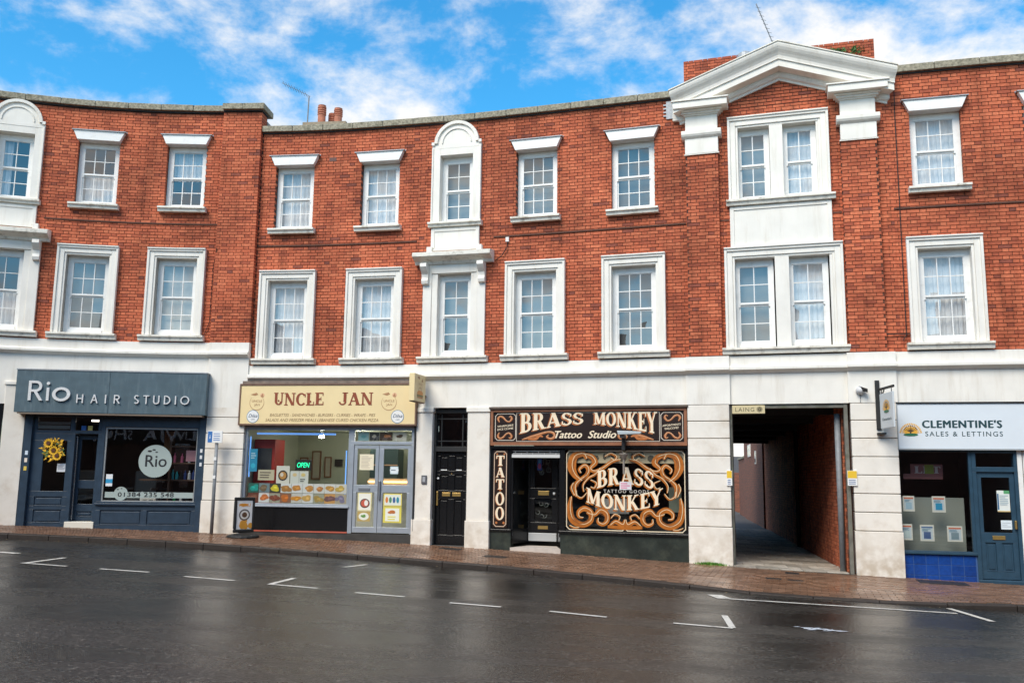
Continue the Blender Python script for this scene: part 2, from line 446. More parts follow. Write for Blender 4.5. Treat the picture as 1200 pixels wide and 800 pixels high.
        for j in range(k - 1):
            a = i + 2 * j
            self.f.append((a, a + 1, a + 3, a + 2)); self.t.append(self.cur)
        return self
    def build(self, name, m, parent=None, smooth=False, kind=None, fix=True, local=False, bevel=0):
        me = bpy.data.meshes.new(name)
        if parent is not None and not local: o0 = origin(parent)
        else: o0 = Vector((0, 0, 0))
        top = None
        if parent is None and self.v and not local:
            a = np.array([tuple(p) for p in self.v]); c = (a.min(0) + a.max(0)) / 2
            o0 = top = Vector((c[0], c[1], a[:, 2].min()))
        me.from_pydata([tuple(p - o0) for p in self.v], [], self.f)
        if fix:
            bm = bmesh.new(); bm.from_mesh(me); bmesh.ops.recalc_face_normals(bm, faces=bm.faces); bm.to_mesh(me); bm.free()
        if any(t != 0.5 for t in self.t):
            at = me.attributes.new('tint', 'FLOAT', 'FACE'); at.data.foreach_set('value', self.t)
        if smooth: me.polygons.foreach_set('use_smooth', [True] * len(me.polygons))
        me.materials.append(m)
        o = bpy.data.objects.new(name, me); COL.objects.link(o)
        if top is not None: o.location = top
        if parent is not None: o.parent = parent
        if kind: o['kind'] = kind
        if bevel:
            bv = o.modifiers.new('bevel', 'BEVEL'); bv.width = bevel; bv.segments = 2; bv.limit_method = 'ANGLE'
        return o

def spline(pts, k=7):
    if len(pts) < 3: return pts
    out = []
    for i in range(len(pts) - 1):
        p0 = pts[max(i - 1, 0)]; p1 = pts[i]; p2 = pts[i + 1]; p3 = pts[min(i + 2, len(pts) - 1)]
        for j in range(k):
            t = j / k
            out.append(tuple(0.5 * (2 * p1[c] + (p2[c] - p0[c]) * t + (2 * p0[c] - 5 * p1[c] + 4 * p2[c] - p3[c]) * t * t + (3 * p1[c] - p0[c] - 3 * p2[c] + p3[c]) * t ** 3) for c in (0, 1)))
    out.append(tuple(pts[-1]))
    return out
def spiral(cx, cy, r0, r1, a0, a1, k=9):
    return [(cx + (r0 + (r1 - r0) * i / (k - 1)) * math.cos(R(a0 + (a1 - a0) * i / (k - 1))), cy + (r0 + (r1 - r0) * i / (k - 1)) * math.sin(R(a0 + (a1 - a0) * i / (k - 1)))) for i in range(k)]

def thing(name, label, cat, loc, group=None):
    o = bpy.data.objects.new(name, None); COL.objects.link(o)
    o.empty_display_size = 0.3
    o.location = loc; o['label'] = label; o['category'] = cat
    if group: o['group'] = group
    return o
def tag(o, label=None, cat=None, group=None, kind=None):
    if label: o['label'] = label
    if cat: o['category'] = cat
    if group: o['group'] = group
    if kind: o['kind'] = kind
    return o

_txt = {}
def text2d(body, shear=0.0, offset=0.0, spacing=1.0):
    """flat outline of a line of text in Blender's own font: vertices (x, y) in units of cap height, faces, width"""
    key = (body, shear, offset, spacing)
    if key in _txt: return _txt[key]
    cu = bpy.data.curves.new('lettering', 'FONT'); cu.body = body; cu.size = 1.0; cu.shear = shear; cu.offset = offset
    cu.space_character = spacing; cu.resolution_u = 3; cu.fill_mode = 'FRONT'
    o = bpy.data.objects.new('lettering', cu); COL.objects.link(o)
    dg = bpy.context.evaluated_depsgraph_get(); dg.update()
    me = bpy.data.meshes.new_from_object(o.evaluated_get(dg))
    vs = [(v.co.x, v.co.y) for v in me.vertices]; fs = [tuple(p.vertices) for p in me.polygons]
    bpy.data.objects.remove(o); bpy.data.curves.remove(cu); bpy.data.meshes.remove(me)
    xs = [v[0] for v in vs] or [0, 1]; cap = 0.70
    x0, x1 = min(xs), max(xs)
    vs = [((x - x0) / cap, y / cap) for x, y in vs]
    _txt[key] = (vs, fs, (x1 - x0) / cap)
    return _txt[key]
def write(mb, F, body, s0, s1, z, h, n, warp=None, offset=0.0, **k):
    """write body so that it fills s0..s1 with cap height h"""
    vs, fs, w = text2d(body, **k)
    sx = (s1 - s0) / w
    steps = [(0, 0)] if offset == 0 else [(-offset, 0), (offset, .3 * offset), (0, -.5 * offset)]
    for i, (dx, dy) in enumerate(steps):
        mb.flat(F, [((x + dx * 1.6) * sx, (y + dy * 1.6) * h) for x, y in vs], fs, s0, z, n + i * .0002, 1.0, warp)

# a hand-lettered serif alphabet: strokes with thick stems and thin hairlines
def _L(x0, y0, x1, y1, w): return [[(x0 - w / 2, y0), (x0 + w / 2, y0), (x1 + w / 2, y1), (x1 - w / 2, y1)]]
def _H(x0, x1, y, h): return [[(x0, y), (x1, y), (x1, y + h), (x0, y + h)]]
def _A(cx, cy, rx, ry, a0, a1, wx, wy, k=10):
    out = []
    for i in range(k):
        a = R(a0 + (a1 - a0) * i / k); b = R(a0 + (a1 - a0) * (i + 1) / k)
        out.append([(cx + rx * math.cos(a), cy + ry * math.sin(a)), (cx + rx * math.cos(b), cy + ry * math.sin(b)),
                    (cx + (rx - wx) * math.cos(b), cy + (ry - wy) * math.sin(b)), (cx + (rx - wx) * math.cos(a), cy + (ry - wy) * math.sin(a))])
    return out
def _st(x, w=0.21): return _L(x, 0, x, 1, w) + _H(x - w / 2 - .07, x + w / 2 + .07, 0, .07) + _H(x - w / 2 - .07, x + w / 2 + .07, .93, .07)
GL = {
 'B': (_st(.18) + _H(.2, .36, .91, .09) + _H(.2, .38, .46, .08) + _H(.2, .38, 0, .09) + _A(.36, .73, .24, .27, -90, 90, .17, .09) + _A(.38, .27, .30, .27, -90, 90, .19, .09), .74),
 'R': (_st(.18) + _H(.2, .36, .91, .09) + _H(.2, .38, .46, .08) + _A(.36, .73, .25, .27, -90, 90, .18, .09) + _L(.62, 0, .38, .5, .2) + _H(.52, .80, 0, .07), .82),
 'A': (_L(.1, 0, .38, 1, .09) + _L(.68, 0, .38, 1, .23) + _H(.2, .55, .28, .08) + _H(0, .24, 0, .07) + _H(.5, .84, 0, .07), .86),
 'S': (_A(.30, .74, .27, .26, 25, 270, .16, .10) + _A(.30, .26, .30, .27, 90, -155, .17, .10) + _H(.5, .57, .66, .24) + _H(.02, .09, .1, .24), .66),
 'M': (_L(.14, 0, .14, 1, .09) + _H(0, .28, 0, .07) + _L(.45, .06, .16, 1, .22) + _L(.45, .06, .76, 1, .09) + _L(.80, 0, .80, 1, .21) + _H(.64, .98, 0, .07) + _H(0, .24, .93, .07) + _H(.74, .98, .93, .07), 1.02),
 'O': (_A(.40, .5, .40, .51, 0, 360, .20, .10, 20), .84),
 'N': (_L(.14, 0, .14, 1, .09) + _H(0, .28, 0, .07) + _L(.66, 0, .14, 1, .22) + _L(.70, 0, .70, 1, .09) + _H(.56, .84, .93, .07) + _H(0, .2, .93, .07), .88),
 'K': (_st(.18) + _L(.26, .42, .62, 1, .10) + _L(.68, 0, .34, .58, .21) + _H(.52, .84, 0, .07) + _H(.5, .78, .93, .07), .88),
 'E': (_st(.18) + _H(.2, .62, .91, .09) + _H(.2, .46, .46, .08) + _H(.2, .64, 0, .09) + _H(.56, .62, .74, .2) + _H(.58, .64, .05, .22) + _H(.42, .47, .36, .28), .70),
 'Y': (_L(.36, .46, .10, 1, .21) + _L(.40, .46, .66, 1, .09) + _L(.38, 0, .38, .5, .21) + _H(.2, .56, 0, .07) + _H(-.06, .28, .93, .07) + _H(.54, .80, .93, .07), .80),
 'T': (_st(.34)[:2] + _H(.02, .66, .91, .09) + _H(.02, .08, .70, .24) + _H(.60, .66, .70, .24), .72),
 'U': (_L(.16, .3, .16, 1, .19) + _L(.60, .3, .60, 1, .09) + _A(.355, .3, .29, .3, 180, 360, .19, .10) + _H(.0, .32, .93, .07) + _H(.5, .74, .93, .07), .78),
 'C': (_A(.40, .5, .40, .51, 42, 318, .20, .10, 16) + _H(.64, .71, .66, .26), .76),
 'L': (_st(.18) + _H(.2, .60, 0, .09) + _H(.54, .60, .05, .24), .66),
 'J': (_L(.40, .25, .40, 1, .2) + _A(.24, .25, .26, .26, 180, 360, .12, .10) + _H(.22, .6, .93, .07), .64),
 'I': (_st(.2), .42), ' ': ([], .42), 'D': (_st(.18) + _A(.3, .5, .45, .5, -90, 90, .2, .09, 14), .8),
}
def serif(mb, F, body, s0, s1, z, h, n, warp=None, dx=0.0, dz=0.0, thick=0.0):
    w = sum(GL[c][1] for c in body) - .06; sx = (s1 - s0) / w; x = 0
    for c in body:
        for p in GL[c][0]:
            q = []
            for a, b in p:
                u, v = s0 + (x + a) * sx, z + b * h
                if warp: u, v = warp(u, v)
                q.append((u + dx, v + dz))
            mb.prism(F, q, n - 0.0008 - len(mb.f) % 7 * .00008, n + len(mb.f) % 11 * .00009)
        x += GL[c][1]

# ------------------------------------------------------------------ ground, road, pavement
CAMP = Vector((0, 0, 1.65))
def gx(X): return 0.166 - 0.031 * max(-45, min(45, X))
_nk = [(-16, 2.0), (-10.5, 2.12), (-6.6, 2.35), (-2.6, 2.74), (0.95, 2.96), (4.0, 3.42), (6.45, 3.40), (8.7, 3.0), (13, 2.6)]
def nk(s): return float(np.interp(s, [a for a, b in _nk], [b for a, b in _nk]))
def drop(s): return max(0.0, min(1.0, min((s - 3.9) / 0.9, (8.3 - s) / 0.9)))
def pav_z(s, n):
    p = FAC(s, 0, 0); k = max(n, 0) / nk(s)
    return gx(FAC(s, n, 0).x) * 0.5 + gx(p.x) * 0.5 - 0.012 * max(n, 0) - 0.05 * drop(s) * k * k
def road_z(X, Y): return gx(X) - 0.130

def grid(name, xs, ys, zf, m, kind='structure'):
    mb = MB()
    for j, y in enumerate(ys):
        for x in xs: mb.v.append(Vector((x, y, zf(x, y))))
    k = len(xs)
    for j in range(len(ys) - 1):
        for i in range(k - 1):
            mb.f.append((j * k + i, j * k + i + 1, (j + 1) * k + i + 1, (j + 1) * k + i)); mb.t.append(.5)
    return tag(mb.build(name, m, fix=False), kind=kind)

def asphalt_mat():
    m = bpy.data.materials.new('wet_asphalt'); m.use_nodes = True
    nt = m.node_tree; b = nt.nodes['Principled BSDF']
    geo = nt.nodes.new('ShaderNodeNewGeometry')
    def noise(sc, det, rg=0.5, vec=None):
        n = nt.nodes.new('ShaderNodeTexNoise'); n.inputs['Scale'].default_value = sc; n.inputs['Detail'].default_value = det
        n.inputs['Roughness'].default_value = rg; nt.links.new(vec or geo.outputs['Position'], n.inputs['Vector']); return n.outputs['Fac']
    def mr(v, a, c, d, e):
        r = nt.nodes.new('ShaderNodeMapRange'); r.inputs['From Min'].default_value = a; r.inputs['From Max'].default_value = c
        r.inputs['To Min'].default_value = d; r.inputs['To Max'].default_value = e; nt.links.new(v, r.inputs['Value']); return r.outputs[0]
    mp = nt.nodes.new('ShaderNodeMapping'); mp.inputs['Rotation'].default_value = (0, 0, R(18)); mp.inputs['Scale'].default_value = (0.35, 1.2, 1)
    nt.links.new(geo.outputs['Position'], mp.inputs[0])
    patch = noise(0.9, 7, 0.6, mp.outputs[0])
    vor = nt.nodes.new('ShaderNodeTexVoronoi'); vor.inputs['Scale'].default_value = 34
    nt.links.new(geo.outputs['Position'], vor.inputs['Vector'])
    grit = noise(30, 8, 0.8)
    chip = nt.nodes.new('ShaderNodeTexVoronoi'); chip.inputs['Scale'].default_value = 42
    nt.links.new(geo.outputs['Position'], chip.inputs['Vector'])
    csep = nt.nodes.new('ShaderNodeSeparateColor'); nt.links.new(chip.outputs['Color'], csep.inputs[0])
    cv = nt.nodes.new('ShaderNodeValToRGB'); cv.color_ramp.elements[0].position = 0.0; cv.color_ramp.elements[0].color = (.5, .5, .5, 1)
    cv.color_ramp.elements[1].position = 1.0; cv.color_ramp.elements[1].color = (4.5, 4.4, 4.2, 1)
    e = cv.color_ramp.elements.new(0.70); e.color = (1.2, 1.15, 1.1, 1); e = cv.color_ramp.elements.new(0.88); e.color = (2.2, 2.15, 2.1, 1)
    nt.links.new(csep.outputs[0], cv.inputs[0])
    cr = nt.nodes.new('ShaderNodeValToRGB')
    cr.color_ramp.elements[0].position = 0.3; cr.color_ramp.elements[0].color = (0.010, 0.0092, 0.0085, 1)
    cr.color_ramp.elements[1].position = 0.70; cr.color_ramp.elements[1].color = (0.078, 0.071, 0.063, 1)
    e = cr.color_ramp.elements.new(0.55); e.color = (0.018, 0.0165, 0.0148, 1)
    nt.links.new(grit, cr.inputs[0])
    sc = nt.nodes.new('ShaderNodeVectorMath'); sc.operation = 'SCALE'
    nt.links.new(cr.outputs[0], sc.inputs[0]); nt.links.new(mr(patch, .3, .7, 0.7, 1.5), sc.inputs['Scale'])
    cm = nt.nodes.new('ShaderNodeVectorMath'); cm.operation = 'MULTIPLY'
    nt.links.new(sc.outputs[0], cm.inputs[0]); nt.links.new(cv.outputs[0], cm.inputs[1])
    nt.links.new(cm.outputs[0], b.inputs['Base Color'])
    ra = nt.nodes.new('ShaderNodeMath'); ra.operation = 'ADD'; nt.links.new(mr(patch, .36, .64, 0.12, 0.36), ra.inputs[0]); nt.links.new(mr(grit, .35, .7, -.03, .08), ra.inputs[1])
    nt.links.new(ra.outputs[0], b.inputs['Roughness'])
    b.inputs['Specular IOR Level'].default_value = 0.34
    ad = nt.nodes.new('ShaderNodeMath'); ad.operation = 'ADD'
    nt.links.new(vor.outputs['Distance'], ad.inputs[0]); nt.links.new(grit, ad.inputs[1])
    bp = nt.nodes.new('ShaderNodeBump'); bp.inputs['Strength'].default_value = 0.5; bp.inputs['Distance'].default_value = 0.006
    nt.links.new(ad.outputs[0], bp.inputs['Height']); nt.links.new(bp.outputs[0], b.inputs['Normal'])
    return m
ASPH = asphalt_mat()
def lin(a, b, k): return [a + (b - a) * i / k for i in range(k + 1)]
grid('ground', [-600, -200, -60] + lin(-45, 45, 30) + [60, 200, 600], [-600, -100, -10, 0, 20, 60, 200, 600], lambda x, y: gx(x) - 0.2, mat('earth', (0.12, 0.11, 0.09), 0.9))

# road: from the far kerb of the terrace to the kerb on the camera's side
mb = MB(); ss = lin(-16, 13, 58)
for k, s in enumerate(ss):
    a = FAC(s, nk(s) + 0.02, 0); b = Vector((a.x * 0.92, 1.6, 0))
    for j in range(9):
        p = a.lerp(b, j / 8); mb.v.append(Vector((p.x, p.y, road_z(p.x, p.y))))
for k in range(58):
    for j in range(8):
        mb.f.append((k * 9 + j, k * 9 + j + 1, (k + 1) * 9 + j + 1, (k + 1) * 9 + j)); mb.t.append(.5)
tag(mb.build('road', ASPH, fix=False), kind='structure')
mb = MB().box(WORLD, -14, 12, -4.2, 1.58, -0.6, -0.5)
grid('pavement', lin(-14.7, 12, 20), [-4.2, 1.6], lambda x, y: road_z(x, y) + 0.10, mat('far_pavement', (0.18, 0.16, 0.15), 0.6, noise=0.2))

# pavement bed and its pavers
mb = MB(); K = 58
for k, s in enumerate(ss):
    for j in range(7):
        n = -0.6 + (nk(s) - 0.12 + 0.6) * j / 6
        p = FAC(s, n, 0); mb.v.append(Vector((p.x, p.y, pav_z(s, n) - 0.006)))
for k in range(58):
    for j in range(6):
        mb.f.append((k * 7 + j, k * 7 + j + 1, (k + 1) * 7 + j + 1, (k + 1) * 7 + j)); mb.t.append(.5)
pavement = tag(mb.build('pavement', mat('paving_joint', (0.05, 0.035, 0.025), 0.7), fix=False), kind='structure')

def variants(name, L, D, H, m, count=8, chamf=0.0):
    """a few meshes of one brick size, each with its own tint"""
    out = []
    for i in range(count):
        mb = MB(); mb.cur = min(1, max(0.02, (i + .5) / count))
        mb.box(lambda a, b, c: Vector((a, b, c)), -L / 2, L / 2, -D, 0, -H / 2, H / 2)
        me = bpy.data.meshes.new(name); me.from_pydata([tuple(p) for p in mb.v], [], mb.f)
        at = me.attributes.new('tint', 'FLOAT', 'FACE'); at.data.foreach_set('value', mb.t); me.materials.append(m)
        bm = bmesh.new(); bm.from_mesh(me); bmesh.ops.recalc_face_normals(bm, faces=bm.faces); bm.to_mesh(me); bm.free()
        out.append(me)
    return out
def place_piece(name, me, parent, x_axis, y_axis, z_axis, pos):
    o = bpy.data.objects.new(name, me); COL.objects.link(o); o.parent = parent
    M = Matrix((x_axis, y_axis, z_axis)).transposed().to_4x4(); M.translation = pos - origin(parent)
    o.matrix_local = M
    return o

# pavers in running bond, rows along the terrace; the nearest 300 are single pieces
PVM = variants('paver', 0.206, 0.05, 0.098, PAVER)
cells = []
for r in range(40):
    for k in range(-66, 60):
        s = k * 0.212 + (0.106 if r % 2 else 0); n = 0.06 + r * 0.104
        if n + 0.06 > nk(s) - 0.14 or s < -14 or s > 11.4: continue
        if 4.50 < s < 6.72 and n < 0.2: continue
        cells.append((s, n, rnd.random()))
cells.sort(key=lambda c: (FAC(c[0], c[1], 0) - CAMP).length if -10.9 < c[0] < 9.3 else 999)
stuff = MB()
for i, (s, n, t) in enumerate(cells):
    z = pav_z(s, n) + rnd.uniform(-0.0012, 0.0012)
    if i < 300:
        tx = (FAC(s + .1, n, pav_z(s + .1, n)) - FAC(s - .1, n, pav_z(s - .1, n))).normalized()
        ty = (FAC(s, n + .1, pav_z(s, n + .1)) - FAC(s, n - .1, pav_z(s, n - .1))).normalized()
        up = tx.cross(ty); up = -up if up.z < 0 else up
        # local: x along, z across, y up
        place_piece('paver', PVM[int(t * 8)], pavement, tx, up, tx.cross(up), FAC(s, n, z))
    else:
        stuff.cur = max(.02, t)
        stuff.hexa([FAC(s - .103, n + .049, z + dz) if q == 0 else FAC(s + .103, n + .049, z + dz) if q == 1 else FAC(s + .103, n - .049, z + dz) if q == 2 else FAC(s - .103, n - .049, z + dz) for dz in (-.02, 0) for q in range(4)], skip=(5,))
stuff.build('paving', PAVER, pavement, kind='stuff', fix=False)

KERB = mat('kerb_concrete', (0.028, 0.020, 0.016), 0.6, noise=0.25, nscale=12, bump=0.2)
s = -14.0
while s < 11.6:
    e = s + 0.905; mb = MB(); a = nk(s); b = nk(e)
    for dz in (-0.2, 0.0):
        for u, n in ((s, a), (e - .008, b), (e - .008, b - .13), (s, a - .13)):
            p = FAC(u, n, 0); lip = -0.012 if (dz == 0 and n in (a, b)) else 0
            mb.v.append(Vector((p.x, p.y, pav_z(u, n) + dz + lip + 0.004)))
    for q in ((0, 1, 5, 4), (3, 7, 6, 2), (0, 4, 7, 3), (1, 2, 6, 5), (4, 5, 6, 7)): mb.f.append(q); mb.t.append(.5)
    mb.build('kerb_stone', KERB, pavement, bevel=0.008)
    s = e

# road markings, worn white paint
LINE = mat('road_paint', (0.62, 0.60, 0.55), 0.5, noise=0.12, nscale=30, dirt=(0.12, 0.11, 0.10), dirt_amt=0.9, dirt_scale=9)
def line(p, q, w=0.09, nm='road_line'):
    a = Vector((*p, 0)); b = Vector((*q, 0)); d = (b - a).normalized(); s_ = Vector((-d.y, d.x, 0)) * w / 2
    mb = MB(); K = max(1, int((b - a).length / .5))
    for k in range(K):
        u = a.lerp(b, k / K); v = a.lerp(b, (k + 1) / K)
        mb.quad(*[Vector((t.x, t.y, road_z(t.x, t.y) + 0.005)) for t in (u - s_, v - s_, v + s_, u + s_)])
    tag(mb.build(nm, LINE, fix=False), kind='structure')
for p, q in (((-7.48, 14.18), (-6.696, 14.0)), ((-6.13, 13.864), (-5.339, 13.711)), ((-4.694, 13.394), (-3.895, 13.164)),
             ((-3.365, 12.952), (-2.627, 12.733)), ((-2.066, 12.468), (-1.377, 12.266)), ((-0.755, 11.895), (-0.098, 11.718)),
             ((0.506, 11.537), (1.184, 11.253)), ((1.945, 11.015), (2.605, 10.828)),
             ((-7.42, 14.2), (-7.292, 15.161)), ((-3.33, 12.99), (-3.19, 13.774)), ((-2.504, 16.2), (-2.79, 15.6)), ((2.605, 10.85), (2.744, 11.845))):
    line(p, q, 0.08)
line((3.145, 13.62), (6.304, 13.08), 0.09)
line((6.445, 13.62), (6.44, 12.40), 0.09)
line((3.10, 14.02), (3.16, 13.60), 0.22)
line((-8.62, 15.6), (-8.25, 15.5), 0.16)
WORN = mat('worn_paint', (0.50, 0.54, 0.60), 0.6, noise=0.2)
mb = MB()
for i in range(34):
    x = 3.66 + rnd.gauss(0, .13); y = 11.05 + rnd.gauss(0, .05) - (x - 3.66) * .3; w = rnd.uniform(.01, .04)
    mb.poly([Vector((x + w * math.cos(a) * 1.6, y + w * math.sin(a) * rnd.uniform(.4, 1), road_z(x, y) + .0055 + i * .00005)) for a in (0, 1.2, 2.4, 3.6, 4.9)])
tag(mb.build('paint_splash', WORN, fix=False), kind='structure')

# ------------------------------------------------------------------ windows, surrounds, sills
def lc(a, b, c): return Vector((a, b, c))
_win = {}
def window(parent, sc, z0, w, h, cols, cur, side=.095, top=.12, bot=.1, n=-.13):
    p = FAC(sc, n, z0); tx = (FAC(sc + .1, 0, 0) - FAC(sc - .1, 0, 0)).normalized(); ny = Vector((tx.y, -tx.x, 0))
    M = Matrix((tx, ny, Vector((0, 0, 1)))).transposed().to_4x4(); M.translation = p - origin(parent)
    key = (w, h, cols, side, top, bot)
    if key not in _win:
        d = {}
        mb = MB(); H = w / 2
        mb.box(lc, -H, -H + side, -.06, 0, 0, h); mb.box(lc, H - side, H, -.06, 0, 0, h)
        mb.box(lc, -H + side, H - side, -.06, 0, h - top, h); mb.box(lc, -H + side, H - side, -.06, .02, 0, bot)
        mb.box(lc, -H + side, H - side, -.0, .012, h - top - .02, h - top)
        d['frame'] = mb
        g0, g1, a0, a1 = -H + side, H - side, bot, h - top; mid = (a0 + a1) / 2
        pan = []
        for lo, hi, y in ((a0, mid, -.062), (mid, a1, -.03)):
            mb = MB(); st = .028
            mb.box(lc, g0, g0 + st, y, y + .03, lo, hi); mb.box(lc, g1 - st, g1, y, y + .03, lo, hi)
            mb.box(lc, g0 + st, g1 - st, y, y + .03, lo, lo + (.04 if lo == mid else .055)); mb.box(lc, g0 + st, g1 - st, y, y + .03, hi - .035, hi)
            xa, xb, za, zb = g0 + st, g1 - st, lo + (.04 if lo == mid else .055), hi - .035
            for c in range(1, cols):
                x = xa + (xb - xa) * c / cols; mb.box(lc, x - .009, x + .009, y + .004, y + .026, za, zb)
            zm = (za + zb) / 2
            for c in range(cols):
                u0 = xa + (xb - xa) * c / cols + (.009 if c else 0); u1 = xa + (xb - xa) * (c + 1) / cols - (.009 if c < cols - 1 else 0)
                mb.box(lc, u0, u1, y + .004, y + .026, zm - .009, zm + .009)
                for v0, v1 in ((za, zm - .009), (zm + .009, zb)): pan.append((u0, u1, y + .012, v0, v1))
            if lo == mid:                                  # sash horns
                mb.box(lc, g0, g0 + st, y, y + .028, lo - .05, lo); mb.box(lc, g1 - st, g1, y, y + .028, lo - .05, lo)
            d['lower' if lo == a0 else 'upper'] = mb
        d['pan'] = pan
        fr = d['frame'].build('window', PAINT, None, local=True)
        lo_ = d['lower'].build('sash', PAINT, fr, local=True); up_ = d['upper'].build('sash', PAINT, fr, local=True)
        d['me'] = (fr.data, lo_.data, up_.data); bpy.data.objects.remove(fr); bpy.data.objects.remove(lo_); bpy.data.objects.remove(up_)
        pm = {}
        for u0, u1, y, v0, v1 in pan:
            kk = (round(u1 - u0, 3), round(v1 - v0, 3))
            if kk not in pm:
                me = bpy.data.meshes.new('pane'); a, b = (u1 - u0) / 2, (v1 - v0) / 2
                me.from_pydata([(-a, 0, -b), (a, 0, -b), (a, 0, b), (-a, 0, b)], [], [(0, 1, 2, 3)]); me.materials.append(GLASS); pm[kk] = me
        d['pm'] = pm; _win[key] = d
    d = _win[key]
    fr = bpy.data.objects.new('window', d['me'][0]); COL.objects.link(fr); fr.parent = parent; fr.matrix_local = M
    for me in d['me'][1:]:
        o = bpy.data.objects.new('sash', me); COL.objects.link(o); o.parent = fr
    for u0, u1, y, v0, v1 in d['pan']:
        o = bpy.data.objects.new('pane', d['pm'][(round(u1 - u0, 3), round(v1 - v0, 3))]); COL.objects.link(o); o.parent = fr
        o.location = ((u0 + u1) / 2, y, (v0 + v1) / 2)
        o.rotation_euler = (R(rnd.uniform(-.5, .5)), 0, R(rnd.uniform(-.5, .5)))
    if cur is None:
        MB().sheet(lc, -w / 2 + .03, w / 2 - .03, -.19, .02, h - .03).build('reflection_veil', mat(*rnd.choice((('veil_mid', (.27, .28, .27), .9), ('veil_pale', (.36, .36, .34), .9), ('veil_dim', (.16, .17, .17), .9))), noise=.2, nscale=1.3), fr, local=True, fix=False)  # flat sheet added behind bare panes to give the grey of cloud reflections
    if cur:
        y0 = -.16; H = w / 2 - .03; z1 = h - .03; zb = .02; name = 'curtain'; m_ = CURTAIN
        spans = [(-H, H)]
        if cur == 'parted': spans = [(-H, -H * .25), (H * .2, H)]
        if cur == 'half': zb = h * .48
        if cur == 'low': z1 = h * .5
        if cur == 'left': spans = [(-H, -H * .3)]
        if cur == 'blind':
            mb = MB(); zz = zb + .38; name = 'blind'; m_ = BLIND
            while zz < z1: mb.box(lc, -H, H, y0 - .008, y0 + .008, zz, zz + .022); zz += .026
            mb.sheet(lc, -H, H, y0 - .01, zb, z1)
        else:
            mb = MB()
            for x0, x1 in spans:
                K = int((x1 - x0) / .012); ph = rnd.random() * 9; i0 = len(mb.v); rows = 5
                for k in range(K + 1):
                    x = x0 + (x1 - x0) * k / K
                    for r in range(rows + 1):
                        v = r / rows; amp = .010 + .014 * (1 - v)
                        mb.v.append(Vector((x, y0 + amp * math.sin(x * 62 + ph + .9 * math.sin(x * 17 + ph)) + .006 * math.sin(x * 141 + v * 2), zb + (z1 - zb) * v)))
                for k in range(K):
                    for r in range(rows):
                        a = i0 + k * (rows + 1) + r; mb.f.append((a, a + rows + 1, a + rows + 2, a + 1)); mb.t.append(.5)
        c = mb.build(name, m_, fr, local=True, smooth=cur != 'blind', fix=False)
    return fr

def architrave(parent, s0, s1, z0, z1, holes, name='window_surround', F=FAC):
    """moulded stucco surround: nested raised bands and, between the openings, flat mullions"""
    mb = MB()
    for a, b, n in ((0, .05, .10), (.05, .155, .07), (.155, .20, .045)):
        mb.box(F, s0 + a, s0 + b, -.14, n, z0, z1 - a); mb.box(F, s1 - b, s1 - a, -.14, n, z0, z1 - a)
        mb.box(F, s0 + b, s1 - b, -.14, n, z1 - b, z1 - a, seg=2)
    for (a0, a1), (b0, b1) in zip(holes[:-1], holes[1:]):
        mb.box(F, a1, b0, -.14, .044, z0, z1 - .2)
    zt = z1 - .2
    for a0, a1 in holes:
        pass
    if holes[0][0] > s0 + .2: mb.box(F, s0 + .2, holes[0][0], -.14, .030, z0, zt)
    if holes[-1][1] < s1 - .2: mb.box(F, holes[-1][1], s1 - .2, -.14, .030, z0, zt)
    mb.box(F, s0 - .004, s1 + .004, -.02, .125, z1, z1 + .03, seg=2)
    return mb.build(name, STUCCO, parent, bevel=.006)
def sill(parent, s0, s1, z, h=.14, name='window_sill', out=.17, F=FAC):
    mb = MB().run(F, [(-.16, z), (out - .01, z - .012), (out, z - .02), (out, z - .055), (out - .035, z - .065), (out - .05, z - h), (-.16, z - h)], s0, s1, 1.2)
    o = mb.build(name, SILL, parent); return o
def lintel(parent, s0, s1, z0, z1, F=FAC):
    mb = MB(); mb.prism(F, [(s0, z0), (s1, z0), (s1 + .10, z1), (s0 - .10, z1)], -.14, .11)
    mb.build('lintel', PAINT, parent, bevel=.006)
    mb = MB(); mb.box(F, s0 - .13, s1 + .13, 0, .135, z1, z1 + .018); mb.box(F, s0 - .13, s1 + .13, -.0, .012, z1 + .018, z1 + .05)
    mb.build('flashing', LEAD, parent)

